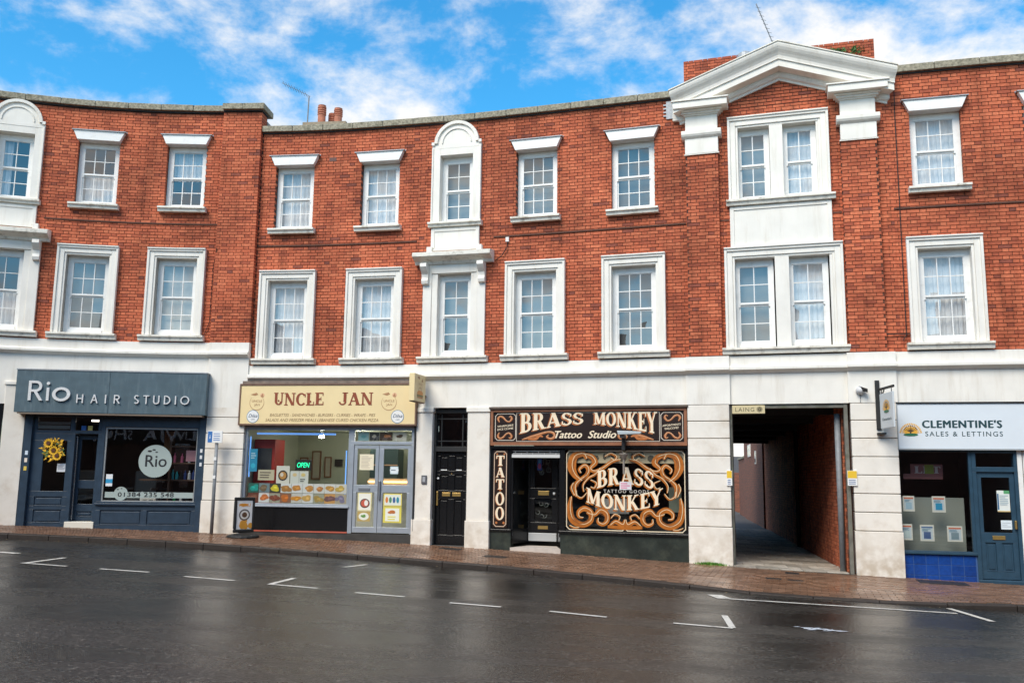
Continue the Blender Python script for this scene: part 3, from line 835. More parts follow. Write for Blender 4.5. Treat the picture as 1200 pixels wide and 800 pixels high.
# ------------------------------------------------------------------ brick walls
CH, SL, HL = 0.0705, 0.218, 0.103
BV = {}
class Wall:
    def __init__(self): self.core = MB(); self.pieces = []
    def region(self, F, s0, s1, z0, z1, holes=(), n=0.0, dep=.1, corner=False):
        """Flemish bond between s0..s1; holes = (s0, s1, z0, z1)"""
        zs = sorted({z0, z1} | {h[2] for h in holes if z0 < h[2] < z1} | {h[3] for h in holes if z0 < h[3] < z1})
        for a, b in zip(zs[:-1], zs[1:]):
            for u, v in self.free(s0, s1, holes, (a + b) / 2):
                self.core.box(F, u + .004, v - .004, -.24, n - .013, a, b, seg=max(1, int((v - u) / .4)))
        k0 = int(round(z0 / CH)); r = k0
        while r * CH < z1 - .02:
            a = max(z0, r * CH + .006); b = min(z1, (r + 1) * CH - .006)
            if b - a > .015:
                for u, v in self.free(s0, s1, holes, (a + b) / 2):
                    x = math.floor(u / .345) * .345 - .345 + (.1725 if r % 2 else 0)
                    while x < v:
                        for o, L in ((0, SL), (SL + .012, HL)):
                            p, q = max(u, x + o), min(v, x + o + L)
                            if q - p > .03: self.pieces.append((F, p, q, a, b, n, dep, q - p > L - .004 and b - a > CH - .013, L == SL))
                        x += .345
            r += 1
    def free(self, s0, s1, holes, z):
        cuts = sorted((h[0], h[1]) for h in holes if h[2] < z < h[3]); out = []; c = s0
        for a, b in cuts:
            if a > c: out.append((c, min(a, s1)))
            c = max(c, b)
        if c < s1: out.append((c, s1))
        return [(a, b) for a, b in out if b - a > .02]
    def finish(self, parent, brick=BRICK, singles=300, lim=(-11.3, 9.6)):
        self.core.build('wall', MORTAR, parent, fix=False)
        key = brick.name
        if key not in BV: BV[key] = (variants('brick', SL, .1, CH - .012, brick, 10), variants('brick', HL, .1, CH - .012, brick, 10))
        def tint(p):
            t = rnd.betavariate(2.6, 2.2)
            if rnd.random() < .03: t = rnd.uniform(.02, .12)
            return t
        full = [i for i, p in enumerate(self.pieces) if p[7] and p[8] and lim[0] < p[1] < lim[1]]
        full.sort(key=lambda i: (self.pieces[i][0]((self.pieces[i][1] + self.pieces[i][2]) / 2, 0, self.pieces[i][3]) - CAMP).length)
        single = set(full[:singles]); mb = MB()
        for i, (F, p, q, a, b, n, dep, full_, st) in enumerate(self.pieces):
            t = tint(p); dn = rnd.uniform(-.0015, .0025)
            if i in single:
                m = (p + q) / 2; tx = (F(m + .05, 0, 0) - F(m - .05, 0, 0)).normalized(); ny = Vector((tx.y, -tx.x, 0))
                place_piece('brick', BV[key][0][min(9, int(t * 10))], parent, tx, ny, Vector((0, 0, 1)), F(m, n + dn, (a + b) / 2))
            else:
                mb.cur = max(.02, t)
                mb.box(F, p, q, n - dep, n + dn, a, b, skip=(1,))
        mb.build('brickwork', brick, parent, kind='stuff', fix=False)

def coping(parent, s0, s1, z, step=.76, n1=.10, n0=-.32, end=False):
    k = max(1, round((s1 - s0) / step)); L = (s1 - s0) / k
    for i in range(k):
        a = s0 + L * i; j = rnd.uniform(-.003, .004)
        mb = MB().box(FAC, a + .004, a + L - .004, n0, n1 + j, z + .03 + j, z + .175 + j)
        mb.build('coping_stone', COPING, parent, bevel=.012)
    mb = MB().box(FAC, s0, s1, -.22, .03, z, z + .03, seg=int(abs(s1 - s0) / .6) + 1)
    mb.build('flashing_shadow', mat('flashing_shade', (0.03, 0.03, 0.032), .6), parent)  # dark strip: lead flashing with the gap shadow under the coping painted in

def band(parent, s0, s1, dz=0.0, ex=0.0, zlow=3.13):
    """cornice and frieze above the shops"""
    mb = MB().run(FAC, [(-.24, 3.73 + dz), (.045 + ex, 3.73 + dz), (.07 + ex, 3.755 + dz), (.12 + ex, 3.785 + dz), (.145 + ex, 3.80 + dz), (.145 + ex, 3.845 + dz), (.065 + ex, 3.885 + dz), (.06 + ex, 4.08 + dz), (-.24, 4.08 + dz)], s0, s1)
    mb.build('cornice', STUCCO, parent)
    mb = MB().box(FAC, s0, s1, -.24, .03 + ex, zlow, 3.728 + dz, seg=max(1, int((s1 - s0) / .6)))
    mb.build('frieze', STUCCO, parent)

def pillar(parent, s0, s1, joints, ztop, n=.07, base=True, F=FAC):
    """rusticated pillar: channelled blocks, each its own piece"""
    zb = pav_z((s0 + s1) / 2, 0) - .12
    MB().box(F, s0 + .02, s1 - .02, -.35, n - .028, zb, ztop, seg=2).build('pillar_core', JOINT, parent)
    js = [ztop] + list(joints); 
    for a, b in zip(js[1:], js[:-1]):
        MB().box(F, s0, s1, -.33, n, a + .007, b - .007).build('stone_block', STUCCO_LOW, parent, bevel=.009)
    MB().box(F, s0 - .012, s1 + .012, -.33, n + .015, zb, js[-1] - .007).build('base_block', STUCCO_LOW, parent, bevel=.008)

def side(s, n=.0): return FAC(s, n, 0)

def string_course(parent, s0, s1, z):
    MB().box(FAC, s0, s1, -.05, .018, z - .012, z + .018, seg=max(1, int((s1 - s0) / .5))).build('string_course', mat('string_shadow', (0.10, 0.045, 0.03), .9), parent)  # thin ledge whose dark colour paints in the recess shadow line

def arch_feature(b, sc, dz, W):
    """the tall stucco aedicule with round head: upper surround, panel, hood on brackets, lower surround"""
    z = lambda v: v + dz
    mb = MB()
    a, c = sc - .58, sc + .58
    mb.box(FAC, a, sc - .385, -.14, .06, z(7.27), z(8.98)); mb.box(FAC, sc + .385, c, -.14, .06, z(7.27), z(8.98))
    mb.box(FAC, sc - .385, sc + .385, -.14, .06, z(8.82), z(8.98))
    # shouldered head: semicircle with a raised rim
    rad = .52; pts = [(sc + .58, z(8.98)), (sc + .58, z(9.08)), (sc + .52, z(9.11))] + [(sc + rad * math.cos(R(t)), z(9.11) + rad * math.sin(R(t)) * .97) for t in range(5, 180, 8)] + [(sc - .52, z(9.11)), (sc - .58, z(9.08)), (sc - .58, z(8.98))]
    mb.prism(FAC, pts, -.14, .06)
    for t in range(0, 180, 9):
        for r0, r1, n in ((.45, .525, .105), (.33, .355, .085)):
            q = [(sc + r * math.cos(R(u)), z(9.10) + r * math.sin(R(u)) * .97) for r, u in ((r0, t), (r1, t), (r1, t + 9), (r0, t + 9))]
            mb.prism(FAC, q, .055, n)
    for x in (-1, 1): mb.box(FAC, sc + x * .555 - .035, sc + x * .555 + .035, .06, .10, z(9.06), z(9.13))
    mb.box(FAC, a + .001, a + .035, .06, .085, z(7.27), z(9.0)); mb.box(FAC, c - .035, c - .001, .06, .085, z(7.27), z(9.0))
    mb.build('arched_surround', STUCCO, b, bevel=.004)
    sill(b, sc - .62, sc + .62, z(7.27), h=.12)
    mb = MB().box(FAC, sc - .56, sc + .56, -.1, .05, z(6.62), z(7.15))
    mb.box(FAC, sc - .56, sc - .48, .05, .07, z(6.68), z(7.12)); mb.box(FAC, sc + .48, sc + .56, .05, .07, z(6.68), z(7.12)); mb.box(FAC, sc - .48, sc + .48, .05, .07, z(7.05), z(7.12))
    mb.box(FAC, sc - .64, sc - .52, -.1, .12, z(6.58), z(6.70)); mb.box(FAC, sc + .52, sc + .64, -.1, .12, z(6.58), z(6.70))
    mb.build('apron_panel', STUCCO, b, bevel=.005)
    MB().run(FAC, [(-.1, z(6.30)), (.10, z(6.30)), (.14, z(6.36)), (.30, z(6.42)), (.33, z(6.44)), (.33, z(6.52)), (.28, z(6.54)), (-.1, z(6.60))], sc - .90, sc + .90, .9).build('hood_cornice', SILL, b)
    mb = MB(); lo, hi = z(4.25), z(6.30)
    for x in (-1, 1):
        mb.box(FAC, *sorted((sc + x * .72, sc + x * .52)), -.14, .06, lo, hi); mb.box(FAC, *sorted((sc + x * .52, sc + x * .385)), -.14, .035, lo, z(6.10))
    mb.box(FAC, sc - .52, sc + .52, -.14, .06, z(6.10), hi)
    mb.build('window_surround', STUCCO, b, bevel=.006)
    for x in (-1, 1):                                   # scrolled brackets
        prof = [(.06, z(6.30)), (.27, z(6.30)), (.28, z(6.22)), (.22, z(6.15)), (.14, z(6.08)), (.13, z(6.00)), (.16, z(5.93)), (.14, z(5.86)), (.06, z(5.84))]
        m = sc + x * .655
        MB().run(FAC, prof, m - .075, m + .075).build('bracket', STUCCO, b, bevel=.005)
    sill(b, sc - .80, sc + .80, z(4.25))
    window(b, sc, z(7.27), .77, 1.55, 2, W[0], side=.1, top=.13, bot=.06)
    window(b, sc, z(4.25), .77, 1.85, 2, W[1], side=.09, top=.13, bot=.1)
    return [(sc - .385, sc + .385, z(7.27), z(8.82)), (sc - .385, sc + .385, z(4.25), z(6.10))], [(sc - .57, sc + .57, z(7.2), z(9.08)), (sc - .70, sc + .70, z(4.15), z(6.5))]

def body(b, s0, s1, z, dz=0.0):
    """the rest of the block behind the front: party walls, rear wall, roof and floors"""
    mb = MB()
    mb.box(FAC, s0 + .01, s1 - .01, -7.0, -.26, z - .45, z - .33, seg=4)
    mb.box(FAC, s0 + .01, s1 - .01, -7.25, -7.0, 3.2, z, seg=4)
    mb.box(FAC, s0, s0 + .2, -7.0, -.26, 3.2, z); mb.box(FAC, s1 - .2, s1, -7.0, -.26, 3.2, z)
    mb.box(FAC, s0 + .2, s1 - .2, -.6 - 3.0, -.26, 6.68 + dz, 6.80 + dz, seg=4)
    mb.box(FAC, s0 + .2, s1 - .2, -3.7, -3.55, 3.2, z - .46, seg=4)
    mb.box(FAC, s0 + .2, s1 - .2, -7.0, -.26, 3.14, 3.26, seg=4)
    mb.build('structure_walls', mat('rear_render', (0.30, 0.28, 0.26), .9), b)

def front(b, W, s0, s1, lows, ups, dz=0.0, brick_top=9.58, arch=None, n=0.0, extra=()):
    holes = list(extra)
    for sc, cur in lows:
        holes.append((sc - .60, sc + .60, 4.12 + dz, 6.15 + dz))
        architrave(b, sc - .665, sc + .665, 4.25 + dz, 6.25 + dz, [(sc - .465, sc + .465)])
        sill(b, sc - .74, sc + .74, 4.25 + dz)
        window(b, sc, 4.25 + dz, .93, 1.80, 3, cur)
    for sc, cur in ups:
        holes.append((sc - .46, sc + .46, 7.27 + dz, 8.79 + dz)); holes.append((sc - .455, sc + .455, 8.79 + dz, 8.98 + dz))
        lintel(b, sc - .47, sc + .47, 8.78 + dz, 9.00 + dz)
        sill(b, sc - .55, sc + .55, 7.27 + dz, h=.13)
        window(b, sc, 7.27 + dz, .92, 1.51, 3, cur, side=.10, top=.11, bot=.06)
    if arch is not None:
        arch_feature(b, arch[0], dz, arch[1])
        sc = arch[0]
        holes += [(sc - .55, sc + .55, 7.2 + dz, 9.05 + dz), (sc - .68, sc + .68, 4.15 + dz, 6.45 + dz)]
    W.region(FAC, s0, s1, 4.08 + dz, brick_top + dz, holes, n=n)

# ---- left block (over the hair salon), half a metre higher
DZ = 0.52
b1 = thing('brick_building', 'red brick terrace block over the hair salon, its parapet stepped higher than the rest', 'building', FAC(-9, 0, .4))
W = Wall()
front(b1, W, -14.5, -6.98, [(-9.88, None), (-7.90, 'blind')], [(-9.85, 'low'), (-7.85, 'half')], DZ, arch=(-11.62, ('left', 'low')))
W.region(FAC, -6.99, -6.07, 4.60, 10.10, n=.13, dep=.34)
W.finish(b1)
coping(b1, -14.5, -6.99, 9.58 + DZ)
for a in (-7.0, -6.52):
    MB().box(FAC, a, a + .476 + (.05 if a > -6.6 else 0), -.42, .24, 10.13, 10.275).build('coping_stone', COPING, b1, bevel=.012)
MB().box(FAC, -7.0, -6.04, -.24, .16, 10.10, 10.13).build('flashing_shadow', MATS['flashing_shade'], b1)  # same flashing and painted gap shadow below the end coping
string_course(b1, -14.5, -12.35, 6.87 + DZ); string_course(b1, -10.9, -6.99, 6.87 + DZ)
band(b1, -14.5, -6.99, DZ); band(b1, -6.99, -6.07, DZ, ex=.07)
pillar(b1, -6.96, -6.09, [3.28, 2.91, 2.56, 2.21, 1.86, 1.48, 1.08], 3.63, n=.10)
MB().box(FAC, -11.34, -10.90, -.3, .05, .1, 3.55).build('plain_pier', STUCCO_LOW, b1, bevel=.008)
MB().box(FAC, -11.37, -10.98, -.3, .08, 3.55, 3.62).build('pier_cap', STUCCO, b1, bevel=.008)
mb = MB(); mb.box(FAC, -10.9, -6.96, -.3, .03, 3.12, 3.15, seg=4); mb.build('soffit_strip', STUCCO, b1)
body(b1, -14.5, -6.07, 10.0, DZ)

# ---- middle block
b2 = thing('brick_building', 'red brick terrace block over the takeaway and tattoo studio, with chimney pots behind its parapet', 'building', FAC(-1, 0, .15))
W = Wall()
front(b2, W, -6.07, 3.74, [(-5.27, 'net'), (-3.205, 'net'), (.51, None), (2.635, None)], [(-5.235, 'net'), (-3.165, 'net'), (.52, None), (2.63, None)], 0, arch=(-1.33, (None, None)))
W.finish(b2)
coping(b2, -6.06, 3.50, 9.58)
string_course(b2, -6.06, -2.25, 6.87); string_course(b2, -.45, 3.73, 6.87)
band(b2, -6.07, 3.69)
body(b2, -6.07, 3.70, 9.5)
# pilasters round the black door
for a, c in ((-2.15, -1.75), (-.95, -.455)):
    MB().box(FAC, a, c, -.3, .05, .75, 3.03).build('plain_pier', STUCCO_LOW, b2, bevel=.008)
    MB().box(FAC, a - .025, c + .025, -.3, .08, 3.03, 3.128).build('pier_cap', STUCCO, b2, bevel=.01)
    MB().box(FAC, a - .02, c + .02, -.3, .08, -.1, .75).build('base_block', STUCCO_LOW, b2, bevel=.01)
# chimney behind the parapet
ch = MB().box(FAC, -6.0, -4.95, -3.4, -2.6, 9.0, 10.95)
ch = ch.build('chimney', mat('chimney_render', (0.30, 0.24, 0.17), .9, noise=.2), b2)
for ds, dn, h in ((-5.66, -3.0, .62), (-5.48, -3.3, .50), (-5.26, -3.0, .52)):
    p = FAC(ds, dn, 10.95)
    prof = [(.11, 0), (.105, h * .55)]
    for k in range(4): prof += [(.12, h * (.58 + k * .1)), (.12, h * (.62 + k * .1)), (.10, h * (.64 + k * .1))]
    prof += [(.11, h), (.08, h)]
    MB().lathe(p, prof).build('chimney_pot', TERRA, ch, smooth=False)

# ---- the pedimented bay over the alley
b3 = thing('brick_building', 'pedimented red brick bay with paired sash windows above the alley opening', 'building', FAC(5.6, 0, 0))
W = Wall(); c0 = 5.66
holes = [(4.55, 6.68, 4.12, 6.18), (4.66, 6.52, 6.18, 7.2), (4.66, 6.52, 7.1, 8.97)]
W.region(FAC, 3.74, 7.70, 4.08, 9.22, holes, n=.012, dep=.12)
W.region(FAC, 3.76, 4.415, 4.08, 8.29, n=.13, dep=.2)
W.region(FAC, 6.77, 7.44, 4.08, 8.29, n=.13, dep=.2)
for k in range(14):                                    # tympanum, course by course
    z = 9.23 + k * CH; w = 1.45 * (1 - (k * CH) / .80)
    if w > .1: W.region(FAC, c0 - w, c0 + w, z - .004, z + CH - .006, n=.012)
W.finish(b3)
band(b3, 3.69, 4.54, ex=.07); band(b3, 4.54, 6.72, ex=.0); band(b3, 6.72, 7.58, ex=.07)
js = [2.80, 2.46, 2.12, 1.78, 1.44, 1.10, .76]
pillar(b3, 3.705, 4.515, js, 3.125, n=.10)
pillar(b3, 6.745, 7.55, js, 3.125, n=.10)
string_course(b3, 4.42, 4.6, 6.87); string_course(b3, 6.59, 6.76, 6.87)
architrave(b3, 4.49, 6.74, 4.25, 6.25, [(4.69, 5.46), (5.73, 6.49)])
window(b3, 5.045, 4.25, .77, 1.80, 2, None, side=.085); window(b3, 6.08, 4.25, .77, 1.80, 2, 'net', side=.085)
sill(b3, 4.42, 6.80, 4.25)
architrave(b3, 4.61, 6.57, 7.27, 8.99, [(4.79, 5.43), (5.69, 6.33)])
window(b3, 5.09, 7.27, .66, 1.52, 2, None, side=.08, top=.10, bot=.06); window(b3, 6.00, 7.27, .66, 1.52, 2, 'net', side=.08, top=.10, bot=.06)
sill(b3, 4.56, 6.65, 7.27, h=.13)
mb = MB().box(FAC, 4.62, 6.57, -.1, .05, 6.285, 7.14, seg=2)
mb.box(FAC, 4.62, 4.70, .05, .07, 6.285, 7.12); mb.box(FAC, 6.49, 6.57, .05, .07, 6.285, 7.12); mb.box(FAC, 4.70, 6.49, .05, .07, 7.05, 7.12, seg=2)
mb.build('apron_panel', STUCCO, b3, bevel=.005)
for sc, e0, e1 in ((4.09, .64, .66), (7.115, .66, .64)):        # capitals
    MB().box(FAC, sc - .335, sc + .335, -.05, .16, 8.29, 8.62).build('capital_block', STUCCO, b3, bevel=.008)
    MB().box(FAC, sc - .355, sc + .355, -.05, .155, 8.275, 8.295).build('capital_bead', STUCCO, b3)
    MB().run(FAC, [(-.05, 8.62), (.16, 8.62), (.21, 8.66), (.23, 8.70), (.23, 8.77), (.17, 8.80), (-.05, 8.80)], sc - .40, sc + .40).build('capital_band', STUCCO, b3)
    MB().box(FAC, sc - .325, sc + .325, -.05, .155, 8.80, 9.11).build('capital_block', STUCCO, b3, bevel=.006)
    mb = MB(); i = 0
    for k, (ex, z0_, z1_) in enumerate(((.03, 9.11, 9.14), (.07, 9.14, 9.18), (.11, 9.18, 9.22), (.22, 9.22, 9.36), (.25, 9.36, 9.39))):
        mb.box(FAC, sc - .325 - ex, sc + .325 + ex, -.1, .16 + ex, z0_, z1_)
    mb.build('capital_cornice', STUCCO, b3, bevel=.006)
ZE, ZA = 9.235, 10.02                                       # raking cornices, mitred at the apex
for sx in (-1, 1):
    mb = MB(); se = c0 + sx * 2.17; slope = (ZA - ZE) / 2.17; i0 = 0
    prof = [(.50, -.335), (.50, -.295), (.485, -.25), (.455, -.20), (.415, -.15), (.385, -.10), (.375, -.05), (.375, -.025), (.345, -.02), (.34, .115), (.13, .14), (.13, .19), (.105, .235), (.06, .26), (.055, .30), (-.3, .30), (-.3, -.335)]
    for n, t_ in prof: mb.v += [FAC(se - sx * max(0, (.5 - n) * .35), n, ZE - t_ + slope * max(0, (.5 - n) * .35)), FAC(c0, n, ZA - t_)]
    k = len(prof)
    for i in range(k): j = (i + 1) % k; mb.f.append((2 * i, 2 * i + 1, 2 * j + 1, 2 * j)); mb.t.append(.5)
    mb.f.append(tuple(2 * i for i in range(k))); mb.t.append(.5); mb.f.append(tuple(2 * i + 1 for i in reversed(range(k)))); mb.t.append(.5)
    mb.build('raking_cornice', STUCCO, b3)
for sx in ():
    mb = MB(); se = c0 + sx * 2.17; slope = (ZA - ZE) / 2.17
    for t0, t1, n, cut in ((-.30, -.24, .49, -.06), (-.24, -.16, .46, -.03), (-.16, -.02, .40, 0), (-.02, .02, .37, .02), (.02, .16, .33, .05), (.16, .22, .20, .12), (.22, .32, .12, .2)):
        e = se - sx * cut; dzc = cut * slope
        q = [(e, ZE - t0 + dzc), (c0, ZA - t0), (c0, ZA - t1), (e, ZE - t1 + dzc)]
        if t0 > .1:                                        # stops against the capital
            e = c0 + sx * 1.30; q = [(e, ZA - slope * 1.30 - t0), (c0, ZA - t0), (c0, ZA - t1), (e, ZA - slope * 1.30 - t1)]
        mb.prism(FAC, q, -.30, n)
    mb.build('raking_cornice', STUCCO, b3, bevel=.004)
for sx in (-1, 1):
    se = c0 + sx * 2.17; mb = MB(); q = [(se + sx * .015, ZE + .337), (c0, ZA + .337), (c0, ZA + .36), (se + sx * .015, ZE + .36)]
    mb.prism(FAC, q, -.34, .52); mb.build('ridge_flashing', SILL, b3)
for a, c in ((3.50, 3.72), (7.48, 7.72)):
    MB().box(FAC, a, c, -.1, .09, 9.08, 9.42).build('cornice_return', STUCCO, b3, bevel=.005)
body(b3, 3.74, 7.70, 9.3)
# tall brick parapet stack behind the pediment
W = Wall(); stack = MB().box(FAC, 3.40, 7.86, -3.5, -2.99, 8.8, 11.80, seg=3).build('stack', MORTAR, b3)
Ws = Wall(); FS = lambda s_, n_, z_: FAC(s_, n_ - 2.98, z_)
Ws.region(FS, 3.38, 7.88, 9.6, 11.86)
mb = MB()
for (F, p, q, a, b, n, dep, fu, st) in Ws.pieces:
    mb.cur = rnd.uniform(.05, .6); mb.box(F, p, q, -.1, rnd.uniform(-.002, .003), a, b, skip=(1,))
mb.build('stack_brickwork', BRICK, stack, kind='stuff', fix=False)
mb = MB()
for i in range(260):
    s_ = 7.0 + rnd.gauss(0, .10) + (0 if i % 3 else .45); z_ = 11.60 + rnd.gauss(0, .04)
    c = FAC(s_, -2.97, z_); d = [Vector((rnd.gauss(0, .03), rnd.gauss(0, .02), rnd.gauss(0, .03))) for _ in range(3)]
    mb.poly([c + d[0], c + d[1], c + d[2]])
tag(mb.build('moss', LEAF, None, fix=False), kind='stuff', label='green weeds growing on the tall brick stack behind the pediment', cat='weeds')
p = FAC(4.93, -1.5, 10.4)
tag(MB().lathe(p, [(.10, 0), (.10, .5), (.17, .52), (.19, .62), (.15, .72), (.05, .78)]).build('roof_vent', LEAD), 'grey domed metal vent cowl behind the left slope of the pediment', 'vent')

# ---- right block
b4 = thing('brick_building', 'red brick terrace block over the letting agent at the right edge', 'building', FAC(9.4, 0, -.1))
W = Wall()
front(b4, W, 7.66, 12.6, [(8.54, 'net'), (10.72, 'net')], [(8.52, 'net'), (10.55, 'net')], 0)
W.finish(b4)
coping(b4, 7.74, 12.6, 9.58)
string_course(b4, 7.7, 12.6, 6.87)
band(b4, 7.58, 12.6)
body(b4, 7.70, 12.6, 9.5)

# ------------------------------------------------------------------ shopfront helpers
def plate(mb, F, s0, s1, z0, z1, holes, n0, n1):
    zs = sorted({z0, z1} | {v for h in holes for v in h[2:] if z0 < v < z1})
    for a, b in zip(zs[:-1], zs[1:]):
        cuts = sorted((h[0], h[1]) for h in holes if h[2] < (a + b) / 2 < h[3]); c = s0
        for u, v in cuts:
            if u > c: mb.box(F, c, u, n0, n1, a, b)
            c = max(c, v)
        if c < s1: mb.box(F, c, s1, n0, n1, a, b)
    return mb
def panelled(name, parent, F, s0, s1, z0, z1, n, m, panels=(), glass=(), gm=None, th=.05, field=True):
    mb = MB(); plate(mb, F, s0, s1, z0, z1, list(panels) + list(glass), n - th, n)
    for a, b, c, d in panels:
        mb.box(F, a, b, n - th, n - .022, c, d)
        if field and b - a > .12: mb.box(F, a + .035, b - .035, n - .022, n - .008, c + .035, d - .035)
        mb.box(F, a, b, n - .022, n + .006, c - .001, c + .012)
    o = mb.build(name, m, parent, bevel=.004)
    for a, b, c, d in glass:
        MB().sheet(F, a, b, n - th / 2, c, d).build('pane', gm or SHOPGLASS, o)
    return o
def room(parent, F, s0, s1, z0, z1, n0, n1, m, name='shop_interior'):
    mb = MB()
    mb.quad(F(s0, n0, z0), F(s1, n0, z0), F(s1, n1, z0), F(s0, n1, z0)); mb.quad(F(s0, n0, z1), F(s1, n0, z1), F(s1, n1, z1), F(s0, n1, z1))
    mb.quad(F(s0, n1, z0), F(s1, n1, z0), F(s1, n1, z1), F(s0, n1, z1))
    mb.quad(F(s0, n0, z0), F(s0, n1, z0), F(s0, n1, z1), F(s0, n0, z1)); mb.quad(F(s1, n0, z0), F(s1, n1, z0), F(s1, n1, z1), F(s1, n0, z1))
    return mb.build(name, m, parent, fix=False)
def at(F, s, n, z): return F(s, n, z)
INKB = mat('black_ink', (0.02, 0.02, 0.022), .5)
def cmat(c): 
    return mat('print_%02d_%02d_%02d' % tuple(int(v * 99) for v in c), c, .5)
def sheet_thing(name, label, cat, F, s0, s1, z0, z1, n, base, marks=(), group=None, tilt=0):
    """a printed sheet with some thickness and its print; marks = (kind, s, z, w, h, colour)"""
    L = at(F, (s0 + s1) / 2, n, z0); t = thing(name, label, cat, L, group)
    MB().box(F, s0, s1, n, n + .004, z0, z1).build('sheet', cmat(base), t)
    W_, H_ = s1 - s0, z1 - z0
    for i, (k, u, v, w, h, c) in enumerate(marks):
        mb = MB(); nn = n + .005 + i * .0012
        if k == 'r': mb.box(F, s0 + u * W_, s0 + (u + w) * W_, nn, nn + .001, z0 + v * H_, z0 + (v + h) * H_)
        elif k == 'e': mb.disc(F, s0 + u * W_, z0 + v * H_, w * W_, nn, nn + .001, 16, h * H_)
        elif k == 'lines':
            for q in range(int(c[3])):
                zz = z0 + (v + h * (1 - (q + .5) / c[3])) * H_
                mb.box(F, s0 + u * W_, s0 + (u + w * rnd.uniform(.6, 1)) * W_, nn, nn + .001, zz - h * H_ / c[3] * .22, zz + h * H_ / c[3] * .22)
        elif k == 'food':
            for q in range(7):
                cx_ = s0 + (u + rnd.gauss(0, w * .28)) * W_; cz_ = z0 + (v + rnd.gauss(0, h * .25)) * H_; rr = rnd.uniform(.35, .6)
                mb.disc(F, cx_, cz_, w * W_ * rr, nn, nn + .001 + q * .0006, 9, h * H_ * rr)
        mb.build('print', cmat(c[:3]), t)
    return t

# ================================================================== HAIR SALON
F = chord(-10.9, -6.98)
t = thing('shopfront', 'dark navy hair salon shopfront with panelled stall riser and recessed door', 'shopfront', F(-9, 0, .42)); salon = t
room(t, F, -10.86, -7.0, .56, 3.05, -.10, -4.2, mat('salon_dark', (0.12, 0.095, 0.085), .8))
mb = MB(); mb.box(F, -10.88, -10.72, -.12, .06, .35, 2.92); mb.build('frame_post', NAVY, t, bevel=.006)
mb = MB(); mb.box(F, -7.12, -6.98, -.12, .06, .25, 2.92); mb.build('frame_post', NAVY, t, bevel=.006)
panelled('door_panel', t, F, -10.72, -9.90, .42, 2.50, -.03, NAVY, panels=[(-10.58, -9.99, .56, .84), (-10.58, -9.99, .92, 1.12)], glass=[(-10.47, -9.98, 1.24, 2.34)])
panelled('transom', t, F, -10.72, -9.26, 2.50, 2.92, -.03, NAVY, glass=[(-10.64, -9.94, 2.57, 2.86), (-9.84, -9.34, 2.57, 2.86)])
mb = MB(); mb.box(F, -10.66, -9.96, -.075, -.06, 2.60, 2.68); mb.box(F, -10.66, -9.96, -.07, -.055, 2.70, 2.76); mb.build('roller_box', mat('roller_grey', (.22, .22, .21), .6), t)
mb = MB(); mb.box(F, -9.90, -9.82, -.30, -.02, .46, 2.50); mb.box(F, -9.33, -9.26, -.30, -.02, .46, 2.50); mb.build('door_frame', NAVY, t, bevel=.004)
d = panelled('door', t, F, -9.815, -9.335, .60, 2.48, -.22, NAVY, panels=[(-9.74, -9.41, .68, .80)], glass=[(-9.74, -9.41, .96, 1.30), (-9.74, -9.41, 1.48, 2.38)])
MB().tube([F(-9.795, -.12, .62), F(-9.80, -.12, 2.44)], .018).build('handle', mat('chrome', (.7, .7, .7), .2, metal=.9), d)
MB().box(F, -9.89, -9.27, -.35, .03, .30, .585).build('doorstep', CREAM2, t, bevel=.01)
panelled('stall_riser', t, F, -9.26, -7.12, .22, .95, 0.0, NAVY, panels=[(-9.16, -8.28, .52, .84), (-8.16, -7.20, .52, .84)])
MB().box(F, -9.28, -7.10, -.1, .045, .95, .99).build('window_ledge', NAVY, t, bevel=.005)
mb = MB(); plate(mb, F, -9.26, -7.12, .99, 2.92, [(-9.18, -7.17, 1.03, 2.66)], -.1, 0); mb.build('window_frame', NAVY, t, bevel=.004)
mb = MB(); plate(mb, F, -9.18, -7.17, 1.03, 2.66, [(-9.14, -7.19, 1.05, 2.62)], -.08, -.03); mb.build('window_bead', mat('grey_bead', (.35, .36, .36), .4), t)
MB().sheet(F, -9.14, -7.19, -.055, 1.05, 2.62).build('window_pane', SHOPGLASS, t)
# vinyl on the glass
mb = MB(); mb.box(F, -9.10, -7.20, -.049, -.047, 1.11, 1.235); mb.disc(F, -8.76, 1.20, .15, -.0465, -.045)
mb.build('vinyl_band', FROST, t)
mb = MB(); mb.disc(F, -8.07, 1.92, .36, -.049, -.046, 40); mb.build('vinyl_disc', FROST, t)
mb = MB(); write(mb, F, "Rio", -8.28, -7.82, 1.80, .26, -.044, offset=.01); write(mb, F, "01384 235 548", -8.82, -7.62, 1.135, .095, -.043, offset=.012, spacing=1.1)
for u, v, a in ((-8.2, 2.14, .05), (-8.11, 2.17, .04), (-8.05, 2.12, .03), (-8.83, 1.29, .025), (-8.75, 1.31, .02)): mb.disc(F, u, v, a, -.0445, -.043, 8, a * .45)
for k in range(14): mb.disc(F, -8.32 + k * .036, 1.47 + rnd.uniform(-.012, .012), .011, -.049, -.047, 6)
mb.build('vinyl_lettering', INKB, t)
